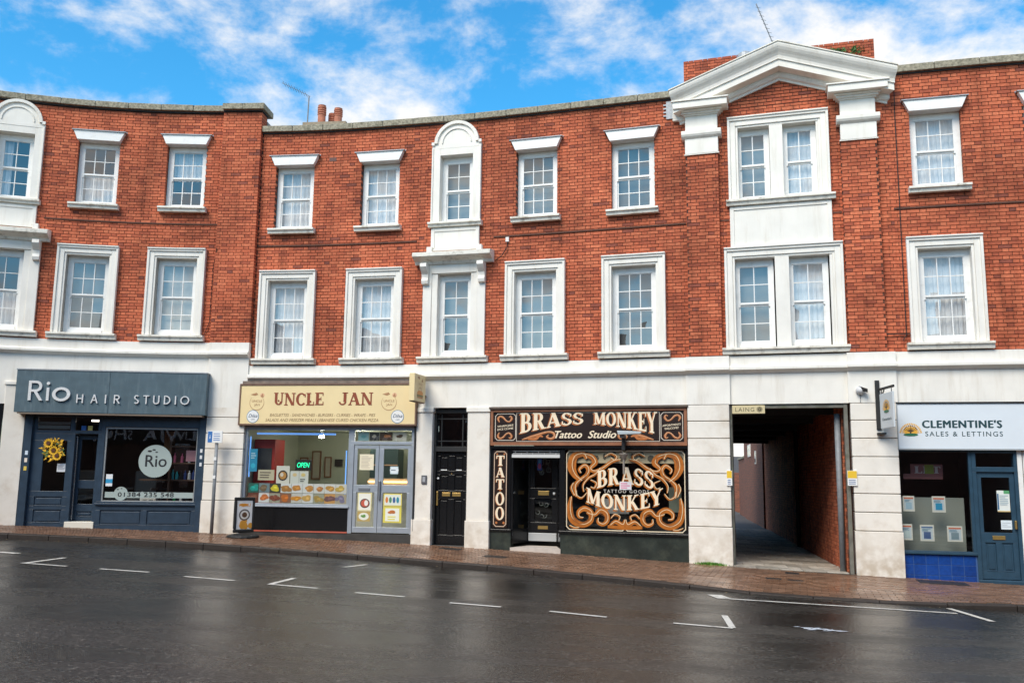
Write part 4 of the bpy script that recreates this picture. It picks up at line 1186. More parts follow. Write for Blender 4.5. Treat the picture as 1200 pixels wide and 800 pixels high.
# stock and fittings inside
shf = thing('shelving', 'dark shelves of hair products behind the right of the salon window', 'shelves', F(-7.5, -.5, .9))
mb = MB()
for z_ in (1.02, 1.52, 1.90, 2.28): mb.box(F, -8.5 if z_ < 1.6 else -7.85, -7.15, -.75, -.45, z_ - .03, z_)
for s_ in (-7.86, -7.16): mb.box(F, s_ - .02, s_ + .02, -.75, -.45, .9, 2.5)
mb.build('shelf', mat('shelf_wood', (.12, .06, .035), .6), shf)
cols = [('teal', (.03, .35, .40)), ('white', (.75, .74, .72)), ('pink', (.55, .12, .22)), ('navy', (.03, .06, .22)), ('green', (.02, .30, .08)), ('black', (.02, .02, .02))]
k = 0
for z_, a, c, seq in ((1.52, -7.80, -7.25, [0, 0, 5, 3, 1, 3, 1]), (1.90, -7.78, -7.45, [2, 2, 1]), (1.02, -8.45, -7.3, [1, 1, 1, 5, 4, 4, 1, 5, 1])):
    for i, q in enumerate(seq):
        s_ = a + (c - a) * i / max(1, len(seq) - 1); nm, cc = cols[q]; h = rnd.uniform(.15, .22); w = rnd.uniform(.025, .04)
        o = MB().lathe(F(s_, -.55, z_), [(w, 0), (w, h * .7), (w * .4, h * .8), (w * .4, h), (w * .2, h + .01)], 10).build('bottle', cmat(cc), smooth=False)
        ln = {1.52: 'middle', 1.90: 'upper', 1.02: 'bottom'}[z_]; od = ['first', 'second', 'third', 'fourth', 'fifth', 'sixth', 'seventh', 'eighth', 'ninth'][i]
        tag(o, '%s hair product bottle, %s from left on the %s salon shelf' % (nm, od, ln), 'bottle', 'bottles on the salon shelves')
o = MB().box(F, -7.52, -7.20, -.62, -.50, 1.93, 2.18).build('product_box', cmat((.72, .35, .40))); tag(o, 'pink and white boxed products on the upper salon shelf', 'box')
o = MB().box(F, -8.35, -8.05, -.35, -.2, 1.06, 1.22).build('product_box', cmat((.8, .78, .74))); tag(o, 'low white carton standing in the salon window bottom centre', 'box')
# chairs and dryer shapes deep in the salon
for i, (s_, n_) in enumerate(((-8.75, -1.5), (-10.2, -1.7))):
    p = F(s_, n_, .56); c = thing('salon_chair', ['grey padded salon chair seen behind the salon window', 'grey padded salon chair seen through the left door pane'][i], 'chair', p)
    m_ = mat('salon_seat', (.30, .27, .24), .5)
    mb = MB(); mb.lathe(p, [(.25, 0), (.25, .03), (.04, .05), (.04, .45)], 12); mb.build('pedestal', STEEL, c)
    mb = MB().box(WORLD, p.x - .26, p.x + .26, p.y - .25, p.y + .25, p.z + .45, p.z + .58); mb.build('seat', m_, c, bevel=.04)
    mb = MB().box(WORLD, p.x - .26, p.x + .26, p.y + .18, p.y + .28, p.z + .58, p.z + 1.15); mb.build('backrest', m_, c, bevel=.05)
    mb = MB(); mb.box(WORLD, p.x - .32, p.x - .27, p.y - .2, p.y + .2, p.z + .7, p.z + .75); mb.box(WORLD, p.x + .27, p.x + .32, p.y - .2, p.y + .2, p.z + .7, p.z + .75); mb.build('armrest', m_, c, bevel=.01)
LAMPW = mat('tube_light', (.9, .9, .9), .5, emit=(1, .9, .78), estr=3.0)
for i, (s_, n_) in enumerate(((-8.0, -.9), (-9.7, -1.6))):
    o = MB().box(F, s_ - .35, s_ + .35, n_ - .05, n_, 2.86, 2.90).build('strip_light', LAMPW); tag(o, ['lit strip light under the ceiling behind the salon window', 'lit strip light under the ceiling behind the salon door'][i], 'light')
o = MB().box(F, -8.6, -8.0, -2.8, -2.75, 1.3, 2.4).build('mirror', mat('mirror', (.5, .5, .5), .05, metal=1)); tag(o, 'tall wall mirror at the back of the hair salon', 'mirror')
o = MB().box(F, -8.12, -7.92, -.9, -.85, 1.9, 2.62).build('wall_panel', mat('warm_wood', (.35, .16, .06), .6)); tag(o, 'orange wooden board hanging behind the salon lettering disc', 'board')
# wreath on the left panel
wz, ws = 2.14, -10.24
w = thing('wreath', 'yellow sunflower wreath hanging on the left salon door panel', 'wreath', F(ws, .0, wz - .25))
mb = MB(); mb2 = MB()
for i in range(150):
    a = rnd.uniform(0, 2 * math.pi); r = rnd.gauss(.165, .04); c = F(ws + r * math.cos(a), rnd.uniform(.0, .07), wz + r * math.sin(a))
    d_ = a + rnd.gauss(0, .9); L = rnd.uniform(.04, .075); u = (F(ws + math.cos(d_), 0, wz + math.sin(d_)) - F(ws, 0, wz)).normalized(); v = u.cross(Vector((0, -1, .2))).normalized() * L * .32
    o_ = Vector((0, -rnd.uniform(-.01, .03), 0)); tgt = mb if i % 3 else mb2
    tgt.poly([c - u * L * .3, c + v, c + u * L + o_, c - v])
for k in range(3):
    fs, fz = ws + (.02, -.1, .1)[k], wz + (-.02, .14, -.13)[k]
    for a in range(0, 360, 24):
        c = F(fs + .045 * math.cos(R(a)), .075, fz + .045 * math.sin(R(a))); e = F(fs + .11 * math.cos(R(a)), .085, fz + .11 * math.sin(R(a)))
        s1_ = F(fs + .08 * math.cos(R(a + 14)), .08, fz + .08 * math.sin(R(a + 14))); s2_ = F(fs + .08 * math.cos(R(a - 14)), .078, fz + .08 * math.sin(R(a - 14)))
        mb.poly([c, s1_, e, s2_])
mb.build('petals', YELLOW, w, fix=False, kind='stuff'); mb2.build('leaves', LEAF, w, fix=False, kind='stuff')
mb = MB()
for k in range(3): mb.disc(F, ws + (.02, -.1, .1)[k], wz + (-.02, .14, -.13)[k], .042, .07, .095, 10)
mb.build('flower_centre', cmat((.10, .035, .012)), w)
mb = MB(); ring = [F(ws + .165 * math.cos(R(a)), .02, wz + .165 * math.sin(R(a))) for a in range(0, 361, 20)]; mb.tube(ring, .03, 6); mb.build('ring', mat('straw', (.25, .15, .05), .9), w)
sheet_thing('notice', 'white notice under the sunflower wreath on the salon door panel', 'notice', F, -10.16, -9.96, 1.66, 1.84, -.045, (.72, .75, .78), [('lines', .1, .2, .8, .6, (.3, .3, .35, 4))])
sheet_thing('poster', 'blue and white sticker on the left edge of the salon window', 'sticker', F, -9.10, -8.96, 1.36, 1.62, -.048, (.78, .80, .82), [('r', 0, .25, 1, .35, (.03, .30, .55))])
for i, (z_, c) in enumerate(((2.02, (.65, .75, .85)), (1.86, (.8, .7, .6)), (1.68, (.75, .55, .1)))):
    sheet_thing('sticker', ['pale blue', 'peach', 'yellow'][i] + ' small sticker on the left navy post of the salon, ' + ['top', 'middle', 'lowest'][i] + ' one', 'sticker', F, -10.82, -10.76, z_, z_ + .09, .062, c, group='stickers on the left salon post')
for i, z_ in enumerate((2.12, 1.98, 1.82)):
    sheet_thing('sticker', ['top', 'middle', 'lowest'][i] + ' white sticker on the right navy post of the salon', 'sticker', F, -7.08, -7.03, z_, z_ + .08, .062, (.72, .74, .76), group='stickers on the right salon post')
for i, (c, s_) in enumerate(((( .02, .12, .4), -9.66), ((.7, .55, .15), -9.52))):
    sheet_thing('sticker', ['blue', 'yellow'][i] + ' round sticker on the glass above the salon door', 'sticker', F, s_ - .05, s_ + .05, 2.58, 2.68, -.04, c)
# fascia
t = thing('fascia_sign', 'blue grey box fascia sign with raised white RiO HAIR STUDIO lettering', 'sign', F(-9, 0, 2.9))
FF = chord(-11.02, -6.96)
for a, c in ((-11.02, -9.05), (-9.046, -6.96)):
    MB().box(FF, a, c, 0, .34, 2.935, 3.86).build('board', FASCIA_BLUE, t, bevel=.006)
MB().box(FF, -10.95, -7.03, .02, .33, 2.90, 2.933).build('soffit', mat('soffit_brown', (.22, .17, .13), .7), t)
MB().box(FF, -11.03, -6.95, 0, .352, 3.86, 3.885).build('top_trim', LEAD, t)
def letters(parent, F, body, s0, s1, z, h, n, th, m, **k):
    """every raised letter a piece of its own"""
    full = text2d(body, **k)[2]; x = 0; vs, fs, w = text2d(body, **k); sx = (s1 - s0) / w
    # split the line into letters by their position
    adj = {}
    par = list(range(len(vs)))
    def fd(a):
        while par[a] != a: par[a] = par[par[a]]; a = par[a]
        return a
    for q in fs:
        for j in q[1:]: par[fd(q[0])] = fd(j)
    grp = {}
    for q in fs: grp.setdefault(fd(q[0]), []).append(q)
    gs = sorted(grp.values(), key=lambda g: min(vs[j][0] for q in g for j in q))
    merged = []
    for g in gs:
        lo = min(vs[j][0] for q in g for j in q); hi = max(vs[j][0] for q in g for j in q)
        if merged and lo < merged[-1][1] - .02: merged[-1][2].extend(g); merged[-1][1] = max(hi, merged[-1][1])
        else: merged.append([lo, hi, list(g)])
    for lo, hi, g in merged:
        mb = MB(); idx = {}
        edges = {}
        for q in g:
            for i in range(len(q)):
                e = (q[i], q[(i + 1) % len(q)]); edges[e] = edges.get(e, 0) + 1
        def V_(j, nn): return F(s0 + vs[j][0] * sx, nn, z + vs[j][1] * h)
        for q in g: mb.poly([V_(j, n + th) for j in q])
        for (a, b) in edges:
            if (b, a) not in edges: mb.quad(V_(a, n + th), V_(b, n + th), V_(b, n), V_(a, n))
        mb.build('letter', m, parent, fix=False)
th_ = .13
TH = {'R': (_L(.07, 0, .07, 1, th_) + _H(.13, .34, .88, .12) + _H(.13, .34, .44, .12) + _A(.34, .72, .28, .28, -90, 90, th_, .12) + _L(.60, 0, .32, .46, th_ * 1.15), .80),
      'i': (_L(.07, 0, .07, .66, th_) + _A(.07, .88, .085, .085, 0, 360, .084, .084), .30), 'o': (_A(.36, .34, .36, .36, 0, 360, th_, th_, 24), .9),
      'H': (_L(.07, 0, .07, 1, th_) + _L(.65, 0, .65, 1, th_) + _H(.13, .59, .45, .12), .98), 'A': (_L(.06, 0, .38, 1, th_) + _L(.70, 0, .38, 1, th_) + _H(.17, .59, .28, .11), .98),
      'I': (_L(.07, 0, .07, 1, th_), .42), 'S': (_A(.27, .74, .26, .26, 35, 270, th_, .12) + _A(.27, .26, .27, .26, 90, -145, th_, .12), .82),
      'T': (_L(.31, 0, .31, .88, th_) + _H(0, .62, .88, .12), .88), 'U': (_L(.07, .3, .07, 1, th_) + _L(.61, .3, .61, 1, th_) + _A(.34, .32, .335, .33, 180, 360, th_, .12), .98),
      'D': (_L(.07, 0, .07, .999, th_) + _A(.20, .5, .50, .5, -90, 90, th_, .12, 16) + _H(.07, .2, .88, .12) + _H(.07, .2, 0, .12), 1.0), 'O': (_A(.48, .5, .48, .5, 0, 360, th_, .12, 24), 1.1)}
def thin(word, s0, z0, h, wx, sp=0):
    x = s0
    for c in word:
        mb = MB()
        for i, p in enumerate(TH[c][0]): mb.prism(FF, [(x + a * wx, z0 + b * h) for a, b in p], .345, .375 + i * .0004)
        mb.build('letter', SILVER, t); x += TH[c][1] * wx + sp
thin('R', -10.74, 3.19, .43, .46); thin('i', -10.36, 3.19, .43, .42); thin('o', -10.235, 3.19, .43, .53)
thin('HAIR', -9.72, 3.155, .19, .20, .105); thin('STUDIO', -8.50, 3.16, .19, .20, .035)

# sign on its post at the pavement edge of the pillar
p0 = FAC(-6.60, .35, 0); zz = pav_z(-6.6, .35)
t = thing('parking_sign', 'blue and white parking information sign on a grey post before the white pillar', 'sign', Vector((p0.x, p0.y, zz)))
MB().tube([Vector((p0.x, p0.y, zz - .05)), Vector((p0.x, p0.y, 2.45))], .038, 12).build('post', STEEL, t, smooth=True)
MB().box(FAC, -6.80, -6.46, .385, .41, 2.33, 2.59).build('plate', WHITE, t, bevel=.004)
MB().box(FAC, -6.79, -6.69, .41, .413, 2.34, 2.58).build('blue_patch', cmat((.03, .16, .45)), t)
mb = MB(); write(mb, FAC, "i", -6.75, -6.73, 2.42, .09, .4145); mb.build('symbol', WHITE, t)
mb = MB()
for i, z_ in enumerate((2.52, 2.47, 2.42, 2.38)): mb.box(FAC, -6.66, -6.52 + .01 * (i % 2), .41, .412, z_, z_ + .018)
mb.build('lettering', cmat((.15, .25, .5)), t)
for z_ in (1.55, 1.95): MB().box(FAC, -6.635, -6.575, .375, .395, z_, z_ + .07).build('post_sticker', WHITE, t)

# ================================================================== TAKEAWAY
F = chord(-6.1, -2.12)
t = thing('shopfront', 'grey aluminium takeaway shopfront with double glass doors and black panel under the window', 'shopfront', F(-4, 0, .38)); cafe = t
GREENW = mat('takeaway_wall', (0.47, 0.50, 0.39), .8)
room(t, F, -6.08, -2.14, .42, 2.72, -.06, -3.0, GREENW)
mb = MB(); plate(mb, F, -6.1, -3.62, .99, 2.74, [(-6.03, -3.66, 1.03, 2.64)], -.07, 0); mb.build('window_frame', ALU, t, bevel=.004)
MB().box(F, -6.1, -3.60, -.1, .03, .955, .99).build('window_ledge', ALU, t, bevel=.004)
MB().sheet(F, -6.03, -3.66, -.04, 1.03, 2.64).build('window_pane', SHOPGLASS, t)
MB().box(F, -6.1, -3.62, -.08, -.01, .44, .955).build('stall_riser', BLACK, t, bevel=.004)
MB().box(F, -6.1, -3.62, -.08, .012, .42, .45).build('red_strip', REDM, t)
MB().box(F, -6.1, -2.12, -.3, .0, .05, .42).build('plinth', mat('plinth_dark', (.04, .038, .035), .6, noise=.3), t)
mb = MB(); plate(mb, F, -3.62, -2.14, .42, 2.74, [(-3.53, -2.23, .42, 2.33), (-3.53, -2.23, 2.40, 2.64)], -.07, 0); mb.build('door_frame', ALU, t, bevel=.004)
MB().sheet(F, -3.53, -2.23, -.04, 2.40, 2.64).build('transom_pane', SHOPGLASS, t)
d1 = panelled('door', t, F, -3.525, -2.965, .44, 2.32, -.02, ALU, glass=[(-3.45, -3.04, .56, 1.30), (-3.45, -3.04, 1.46, 2.24)], th=.04)
d2 = panelled('door', t, F, -2.955, -2.235, .44, 2.32, -.02, ALU, glass=[(-2.85, -2.31, .56, 1.30), (-2.85, -2.31, 1.46, 2.24)], th=.04)
MB().box(F, -3.40, -3.14, -.02, -.005, 1.34, 1.40).build('letter_box', mat('letterbox', (.25, .27, .30), .4, metal=.6), d1, bevel=.003)
MB().box(F, -2.94, -2.90, -.02, .03, 1.15, 1.55).build('handle', mat('letterbox', (0, 0, 0)), d2, bevel=.006)
# fascia
t = thing('fascia_sign', 'cream fascia sign reading UNCLE JAN with brown lettering', 'sign', F(-4, 0, 2.74))
FF = chord(-6.20, -2.10)
MB().box(FF, -6.17, -2.13, 0, .15, 2.77, 3.62).build('board', CREAM, t)
mb = MB(); plate(mb, FF, -6.20, -2.10, 2.735, 3.66, [(-6.17, -2.13, 2.77, 3.625)], 0, .165); mb.build('edge_trim', BROWN, t)
MB().box(FF, -6.19, -2.1, .0, .10, 3.66, 3.73).build('canopy_strip', mat('strip_brown', (.20, .15, .12), .7, noise=.3), t)
for wd_, a_, c_ in (("UNCLE", -5.38, -4.22), ("JAN", -3.86, -3.09)):
    x_ = a_; tot = sum(GL[c][1] for c in wd_) - .06
    for c in wd_:
        k_ = GL[c][1] - .06; e_ = x_ + k_ * (c_ - a_) / tot; mb = MB(); serif(mb, FF, c, x_, e_, 3.18 + rnd.uniform(-.006, .006), .275, .156); mb.build("letter", RUST, t); x_ += GL[c][1] * (c_ - a_) / tot
mb = MB()
for u, v in ((-5.27, 3.28), (-4.52, 3.26), (-4.35, 3.38), (-4.33, 3.30), (-3.72, 3.40)): mb.disc(FF, u, v, .02, .156, .158, 8)
mb.build('ornament', RUST, t)
SMALL = mat('small_print_brown', (.28, .17, .08), .6)
mb = MB(); write(mb, FF, "BAGUETTES - SANDWICHES - BURGERS - CURRIES - WRAPS - PIES", -5.46, -3.02, 2.93, .066, .152, shear=.25, offset=.006)
write(mb, FF, "SALADS AND FREEZER MEALS LEBANESE CURED CHICKEN PIZZA", -5.56, -2.95, 2.82, .066, .152, shear=.25, offset=.006); mb.build('lettering', SMALL, t)
for s_ in (-5.78, -2.72):
    mb = MB(); mb.ribbon(FF, spiral(s_, 3.24, .17, .165, 140, 420, 12), [.003, .012, .014, .01, .003], .153)
    mb.build('apple_outline', mat('logo_brown', (.42, .22, .10), .6), t)
    mb = MB(); mb.poly([FF(s_ - .16, .153, 3.42), FF(s_ - .02, .153, 3.46), FF(s_ + .02, .153, 3.42), FF(s_ - .05, .153, 3.39)])
    mb.poly([FF(s_ + .08, .153, 3.38), FF(s_ + .13, .153, 3.45), FF(s_ + .15, .153, 3.35)]); write(mb, FF, "UNCLE", s_ - .12, s_ + .12, 3.25, .05, .154); write(mb, FF, "JAN", s_ - .06, s_ + .07, 3.17, .05, .154)
    mb.build('apple_leaf', mat('logo_brown', (0, 0, 0)), t)
    mb = MB().disc(FF, s_ + .12, 3.40, .05, .1515, .1525, 12); mb.build('apple_blush', PEACH, t)
for s_ in (-5.86, -2.52):
    mb = MB().disc(FF, s_, 2.93, .145, .15, .153, 32); mb.build('badge_ring', cmat((.10, .22, .35)), t)
    mb = MB().disc(FF, s_, 2.93, .132, .153, .1555, 32); mb.build('badge', WHITE, t)
    mb = MB(); write(mb, FF, "Dilsa", s_ - .10, s_ + .11, 2.91, .075, .157, shear=.3, offset=.01); write(mb, FF, "CAFE", s_ - .04, s_ + .05, 2.85, .03, .157)
    mb.build('badge_lettering', cmat((.05, .08, .15)), t)
# projecting box sign
t = thing('projecting_sign', 'cream box sign projecting from the wall beside the UNCLE JAN fascia', 'sign', FAC(-1.95, .1, 3.2))
PB = chord(-2.6, -1.2)
MB().box(PB, -2.005, -1.885, .17, .86, 3.22, 3.80).build('box', CREAM, t, bevel=.006)
MB().box(PB, -1.98, -1.91, .03, .17, 3.35, 3.40).build('bracket', BROWN, t)
MB().box(PB, -2.0, -1.89, .19, .84, 3.205, 3.218).build('under_trim', BROWN, t)
PF = lambda s_, n_, z_: PB(-1.884 + n_, .86 - s_, z_)               # the face seen from the right: s_ runs from street to wall
mb = MB(); mb.ribbon(PF, spiral(.34, 3.56, .14, .135, 140, 420, 12), [.004, .012, .012, .004], .001)
mb.poly([PF(.16, .001, 3.74), PF(.30, .001, 3.76), PF(.33, .001, 3.70), PF(.24, .001, 3.69)]); mb.poly([PF(.44, .001, 3.66), PF(.50, .001, 3.73), PF(.52, .001, 3.64)])
write(mb, PF, "UNCLE", .24, .46, 3.57, .05, .002); write(mb, PF, "JAN", .28, .42, 3.49, .05, .002); mb.build('apple_logo', mat('logo_brown', (0, 0, 0)), t)
mb = MB(); mb.box(PF, .18, .52, 0, .002, 3.36, 3.41); mb.disc(PF, .35, 3.41, .17, .0022, .003, 16, .045); mb.build('burger_bun', cmat((.70, .28, .05)), t)
mb = MB(); mb.box(PF, .17, .53, .0, .004, 3.33, 3.36); mb.build('burger_filling', cmat((.12, .16, .04)), t)
mb = MB(); mb.box(PF, .19, .51, .0, .004, 3.29, 3.33); mb.build('burger_base', cmat((.45, .20, .06)), t)
# inside: counter, pictures, lamps
c = thing('counter', 'pale takeaway counter with warm lit display behind the glass doors', 'counter', F(-3.3, -1.6, .42))
MB().box(F, -4.6, -2.3, -1.9, -1.3, .42, 1.32).build('counter_body', mat('counter_white', (.6, .58, .52), .5), c, bevel=.01)
MB().box(F, -3.6, -2.5, -1.28, -1.25, 1.50, 1.545).build('warm_light', mat('warm_tube', (1, .8, .5), .5, emit=(1, .55, .22), estr=3), c)
MB().box(F, -3.6, -2.5, -1.6, -1.3, 1.36, 1.60).build('display_case', mat('counter_white', (0, 0, 0)), c)
o = thing('cabinet', 'dark cabinet added to darken the interior behind the right glass door of the takeaway', 'cabinet', F(-2.6, -2.3, .42)); MB().box(F, -3.85, -3.15, -2.6, -2.1, .42, 2.3).build('cabinet_body', cmat((.03, .06, .06)), o, bevel=.01); MB().box(F, -3.85, -3.15, -2.10, -2.08, 1.9, 1.93).build('cabinet_shelf', cmat((.5, .3, .18)), o)  # cabinet added so the room seen through the door is dark
MB().box(F, -3.5, -2.3, -1.9, -1.5, 1.32, 1.36).build('counter_top', mat('counter_top', (.5, .3, .2), .4), c)
for i, (s_, z_, w_, h_) in enumerate(((-5.88, 1.95, .11, .5), (-5.55, 2.1, .12, .55), (-5.24, 2.0, .09, .4))):
    o = thing('picture', ['left', 'middle', 'right'][i] + ' narrow framed picture on the green takeaway wall', 'picture', F(s_, -2.5, z_ - h_), 'framed pictures in the takeaway')
    mb = MB(); plate(mb, F, s_ - w_, s_ + w_, z_ - h_, z_ + h_ * .3, [(s_ - w_ + .025, s_ + w_ - .025, z_ - h_ + .03, z_ + h_ * .3 - .03)], -2.99, -2.95); mb.build('picture_frame', cmat((.22, .10, .05)), o)
    MB().box(F, s_ - w_ + .025, s_ + w_ - .025, -2.99, -2.97, z_ - h_ + .03, z_ + h_ * .3 - .03).build('canvas', cmat((.45, .42, .33)), o)
o = MB().box(F, -5.06, -4.86, -2.99, -2.96, 1.88, 2.06).build('picture', cmat((.03, .03, .03))); tag(o, 'small dark square picture on the green takeaway wall right of the tall frames', 'picture')
BULB = mat('bulb', (1, 1, 1), .5, emit=(1.0, .96, .86), estr=75)
for i, (s_, n_) in enumerate(((-4.75, -1.2), (-3.95, -1.8), (-3.2, -1.3), (-2.6, -1.6))):
    p = F(s_, n_, 2.52)
    o = thing('ceiling_lamp', 'small bright ceiling lamp in the takeaway, ' + ['leftmost', 'second from left', 'above the left door', 'above the right door'][i], 'lamp', p, 'ceiling lamps in the takeaway')
    MB().lathe(p, [(.055, 0), (.06, .03), (.04, .06)], 12).build('lamp_glass', BULB, o); MB().lathe(p + Vector((0, 0, .06)), [(.03, 0), (.03, .12)], 8).build('lamp_stem', STEEL, o)
o = MB().tube([F(-5.85, -.10, 2.565), F(-4.0, -.10, 2.555)], .022, 8).build('neon_tube', mat('blue_neon', (.2, .5, 1), .5, emit=(.16, .36, .85), estr=.7)); tag(o, 'blue neon tube along the top of the takeaway window', 'neon light')
o = MB().tube([F(-6.0, -.10, 2.5), F(-6.0, -.10, 1.6)], .016, 8).build('neon_tube', mat('blue_neon', (0, 0, 0))); tag(o, 'upright blue neon tube at the left end of the takeaway window', 'neon light')
o = MB().tube([F(-3.74, -.12, 2.2), F(-3.74, -.12, 1.25)], .014, 8).build('neon_tube', mat('blue_neon', (0, 0, 0))); tag(o, 'upright blue neon tube beside the takeaway doors', 'neon light')
o = thing('drinks_fridge', 'tall red and black drinks display at the left of the takeaway window', 'fridge', F(-5.5, -.8, .42))
MB().box(F, -6.05, -5.55, -.95, -.42, .42, 2.45).build('cabinet', cmat((.40, .03, .02)), o, bevel=.01); MB().box(F, -5.98, -5.62, -.42, -.41, 1.75, 2.25).build('screen', cmat((.05, .05, .05)), o)
sheet_thing('poster', 'bright blue poster at the left edge of the takeaway window', 'poster', F, -5.98, -5.80, 1.72, 2.22, -.06, (.03, .30, .50), [('lines', .15, .55, .7, .3, (.5, .7, .8, 3)), ('e', .5, .25, .3, .12, (.05, .5, .7))])
sheet_thing('poster', 'beige poster with dark lettering low in the red part of the takeaway window', 'poster', F, -5.76, -5.38, 1.53, 1.76, -.06, (.62, .55, .38), [('lines', .1, .15, .8, .7, (.15, .12, .1, 3))])
o = thing('open_sign', 'black sign with green lit OPEN letters in the takeaway window', 'sign', F(-4.7, -.1, 1.76))
MB().box(F, -4.90, -4.53, -.10, -.075, 1.76, 1.99).build('board', BLACKM, o, bevel=.004)
mb = MB(); write(mb, F, "OPEN", -4.86, -4.57, 1.82, .11, -.073, shear=.2); mb.build('lettering', mat('green_led', (0, 1, .4), .5, emit=(.02, .85, .38), estr=1.6), o)
o = sheet_thing('poster', 'white poster of a dark food bowl standing above the picture tiles in the takeaway window', 'poster', F, -5.33, -5.02, 1.465, 1.85, -.06, (.78, .76, .66), [('e', .5, .45, .36, .30, (.03, .02, .02)), ('e', .5, .45, .27, .22, (.60, .30, .08)), ('e', .42, .5, .12, .12, (.8, .72, .6))])
sheet_thing('menu', 'white two column menu beside the bowl poster in the takeaway window', 'menu', F, -5.00, -4.58, 1.465, 1.74, -.06, (.74, .76, .68), [('e', .25, .7, .12, .14, (.80, .60, .3)), ('e', .72, .7, .12, .14, (.80, .62, .25)), ('r', .48, .05, .02, .9, (.4, .4, .35)), ('lines', .56, .12, .3, .3, (.1, .1, .1, 2))])
foods = [[(.02, .35, .30), (.20, .14, .08), (.75, .62, .05), (.45, .22, .06), (.60, .27, .06), (.62, .30, .08), (.55, .25, .08), (.60, .32, .08), (.65, .45, .12)],
         [(.25, .10, .06), (.65, .20, .06), (.25, .07, .04), (.60, .17, .03), (.72, .30, .04), (.65, .40, .12), (.45, .30, .08), (.20, .10, .10), (.25, .22, .32)]]
bgs = [[(.03, .14, .11), (.20, .28, .30), (.05, .06, .05), (.78, .79, .76), (.80, .80, .78), (.80, .80, .76), (.78, .77, .72), (.80, .79, .74), (.78, .76, .70)],
       [(.16, .05, .03), (.78, .77, .75), (.42, .40, .30), (.30, .14, .08), (.66, .63, .56), (.76, .76, .74), (.40, .40, .30), (.70, .36, .12), (.50, .42, .30)]]
dish = [['green oval badge', 'baked potato', 'yellow curry', 'burger', 'chicken pieces', 'long sandwich', 'baguette', 'wrap', 'sausage roll'], ['red meat', 'fried snack', 'meatball', 'sausage', 'orange stew', 'soup', 'noodle', 'dark pudding', 'plum dish']]
S0, S1 = -5.98, -3.68
for r in range(2):
    for c in range(9):
        w_ = (S1 - S0) / 9; a = S0 + c * w_ + .004; z0_ = 1.26 - r * .215
        sheet_thing('food_picture', '%s picture tile in the %s row along the takeaway window, %s from left' % (dish[r][c], ['upper', 'lower'][r], ['first', 'second', 'third', 'fourth', 'fifth', 'sixth', 'seventh', 'eighth', 'ninth'][c]), 'picture',
                    F, a, a + w_ - .008, z0_, z0_ + .205, -.058, bgs[r][c], [('food', .5, .48, .50 + .04 * (c % 2), .40 + .05 * r, foods[r][c]), ('food', .5, .5, .24, .2, tuple(min(1, v * 1.5) for v in foods[r][c]))], 'food picture tiles in the takeaway window')
for i, (a, b_, c_, bg) in enumerate(((-3.46, -3.22, (.15, .40, .42), (.30, .50, .52)), (-3.20, -2.98, (.55, .50, .40), (.06, .06, .06)), (-2.97, -2.68, (.55, .20, .06), (.10, .06, .04)), (-2.66, -2.36, (.12, .07, .04), (.70, .66, .55)))):
    sheet_thing('food_picture', ['salad', 'rice bowl', 'red curry', 'burger box'][i] + ' picture over the takeaway doors, ' + ['first', 'second', 'third', 'fourth'][i] + ' from left', 'picture', F, a, b_, 2.42, 2.60, -.055, bg, [('food', .5, .5, .3, .26, c_)], 'food pictures over the takeaway doors')
G = -.036
sheet_thing('poster', 'cream price list on the upper glass of the left takeaway door', 'poster', F, -3.40, -3.08, 1.78, 2.12, G, (.82, .74, .55), [('lines', .12, .1, .76, .8, (.55, .48, .36, 9))])
sheet_thing('poster', 'poster of a red and white bowl low on the left takeaway door', 'poster', F, -3.41, -3.10, .90, 1.29, G, (.74, .66, .30), [('r', .06, .05, .88, .9, (.80, .79, .70)), ('e', .52, .42, .36, .26, (.08, .05, .04)), ('e', .52, .42, .28, .20, (.55, .10, .06)), ('e', .62, .44, .14, .16, (.8, .76, .7))])
sheet_thing('poster', 'green salad poster at the bottom of the left takeaway door', 'poster', F, -3.41, -3.12, .68, .89, G, (.45, .32, .10), [('e', .5, .5, .40, .38, (.75, .76, .66)), ('food', .5, .5, .22, .22, (.12, .28, .06))])
o = sheet_thing('poster', 'yellow edged poster of four drinks on the right takeaway door', 'poster', F, -2.83, -2.42, 1.01, 1.28, G, (.72, .60, .12), [('r', .05, .08, .9, .84, (.72, .76, .66))] + [('e', .18 + .2 * k, .5, .075, .24, ((.65, .20, .04), (.08, .25, .14), (.06, .12, .30), (.03, .25, .35))[k]) for k in range(4)])
sheet_thing('poster', 'yellow poster of a hot sandwich low on the right takeaway door', 'poster', F, -2.83, -2.42, .66, 1.0, G, (.68, .60, .10), [('r', .12, .1, .76, .8, (.78, .80, .70)), ('food', .5, .66, .26, .14, (.50, .16, .04)), ('lines', .25, .15, .5, .3, (.72, .66, .1, 2))])
sheet_thing('sticker', 'white round rating sticker on the right takeaway door', 'sticker', F, -2.70, -2.52, 1.70, 1.86, G, (.60, .72, .75), [('e', .5, .5, .55, .42, (.75, .80, .82)), ('lines', .1, .4, .8, .25, (.1, .15, .18, 1))])

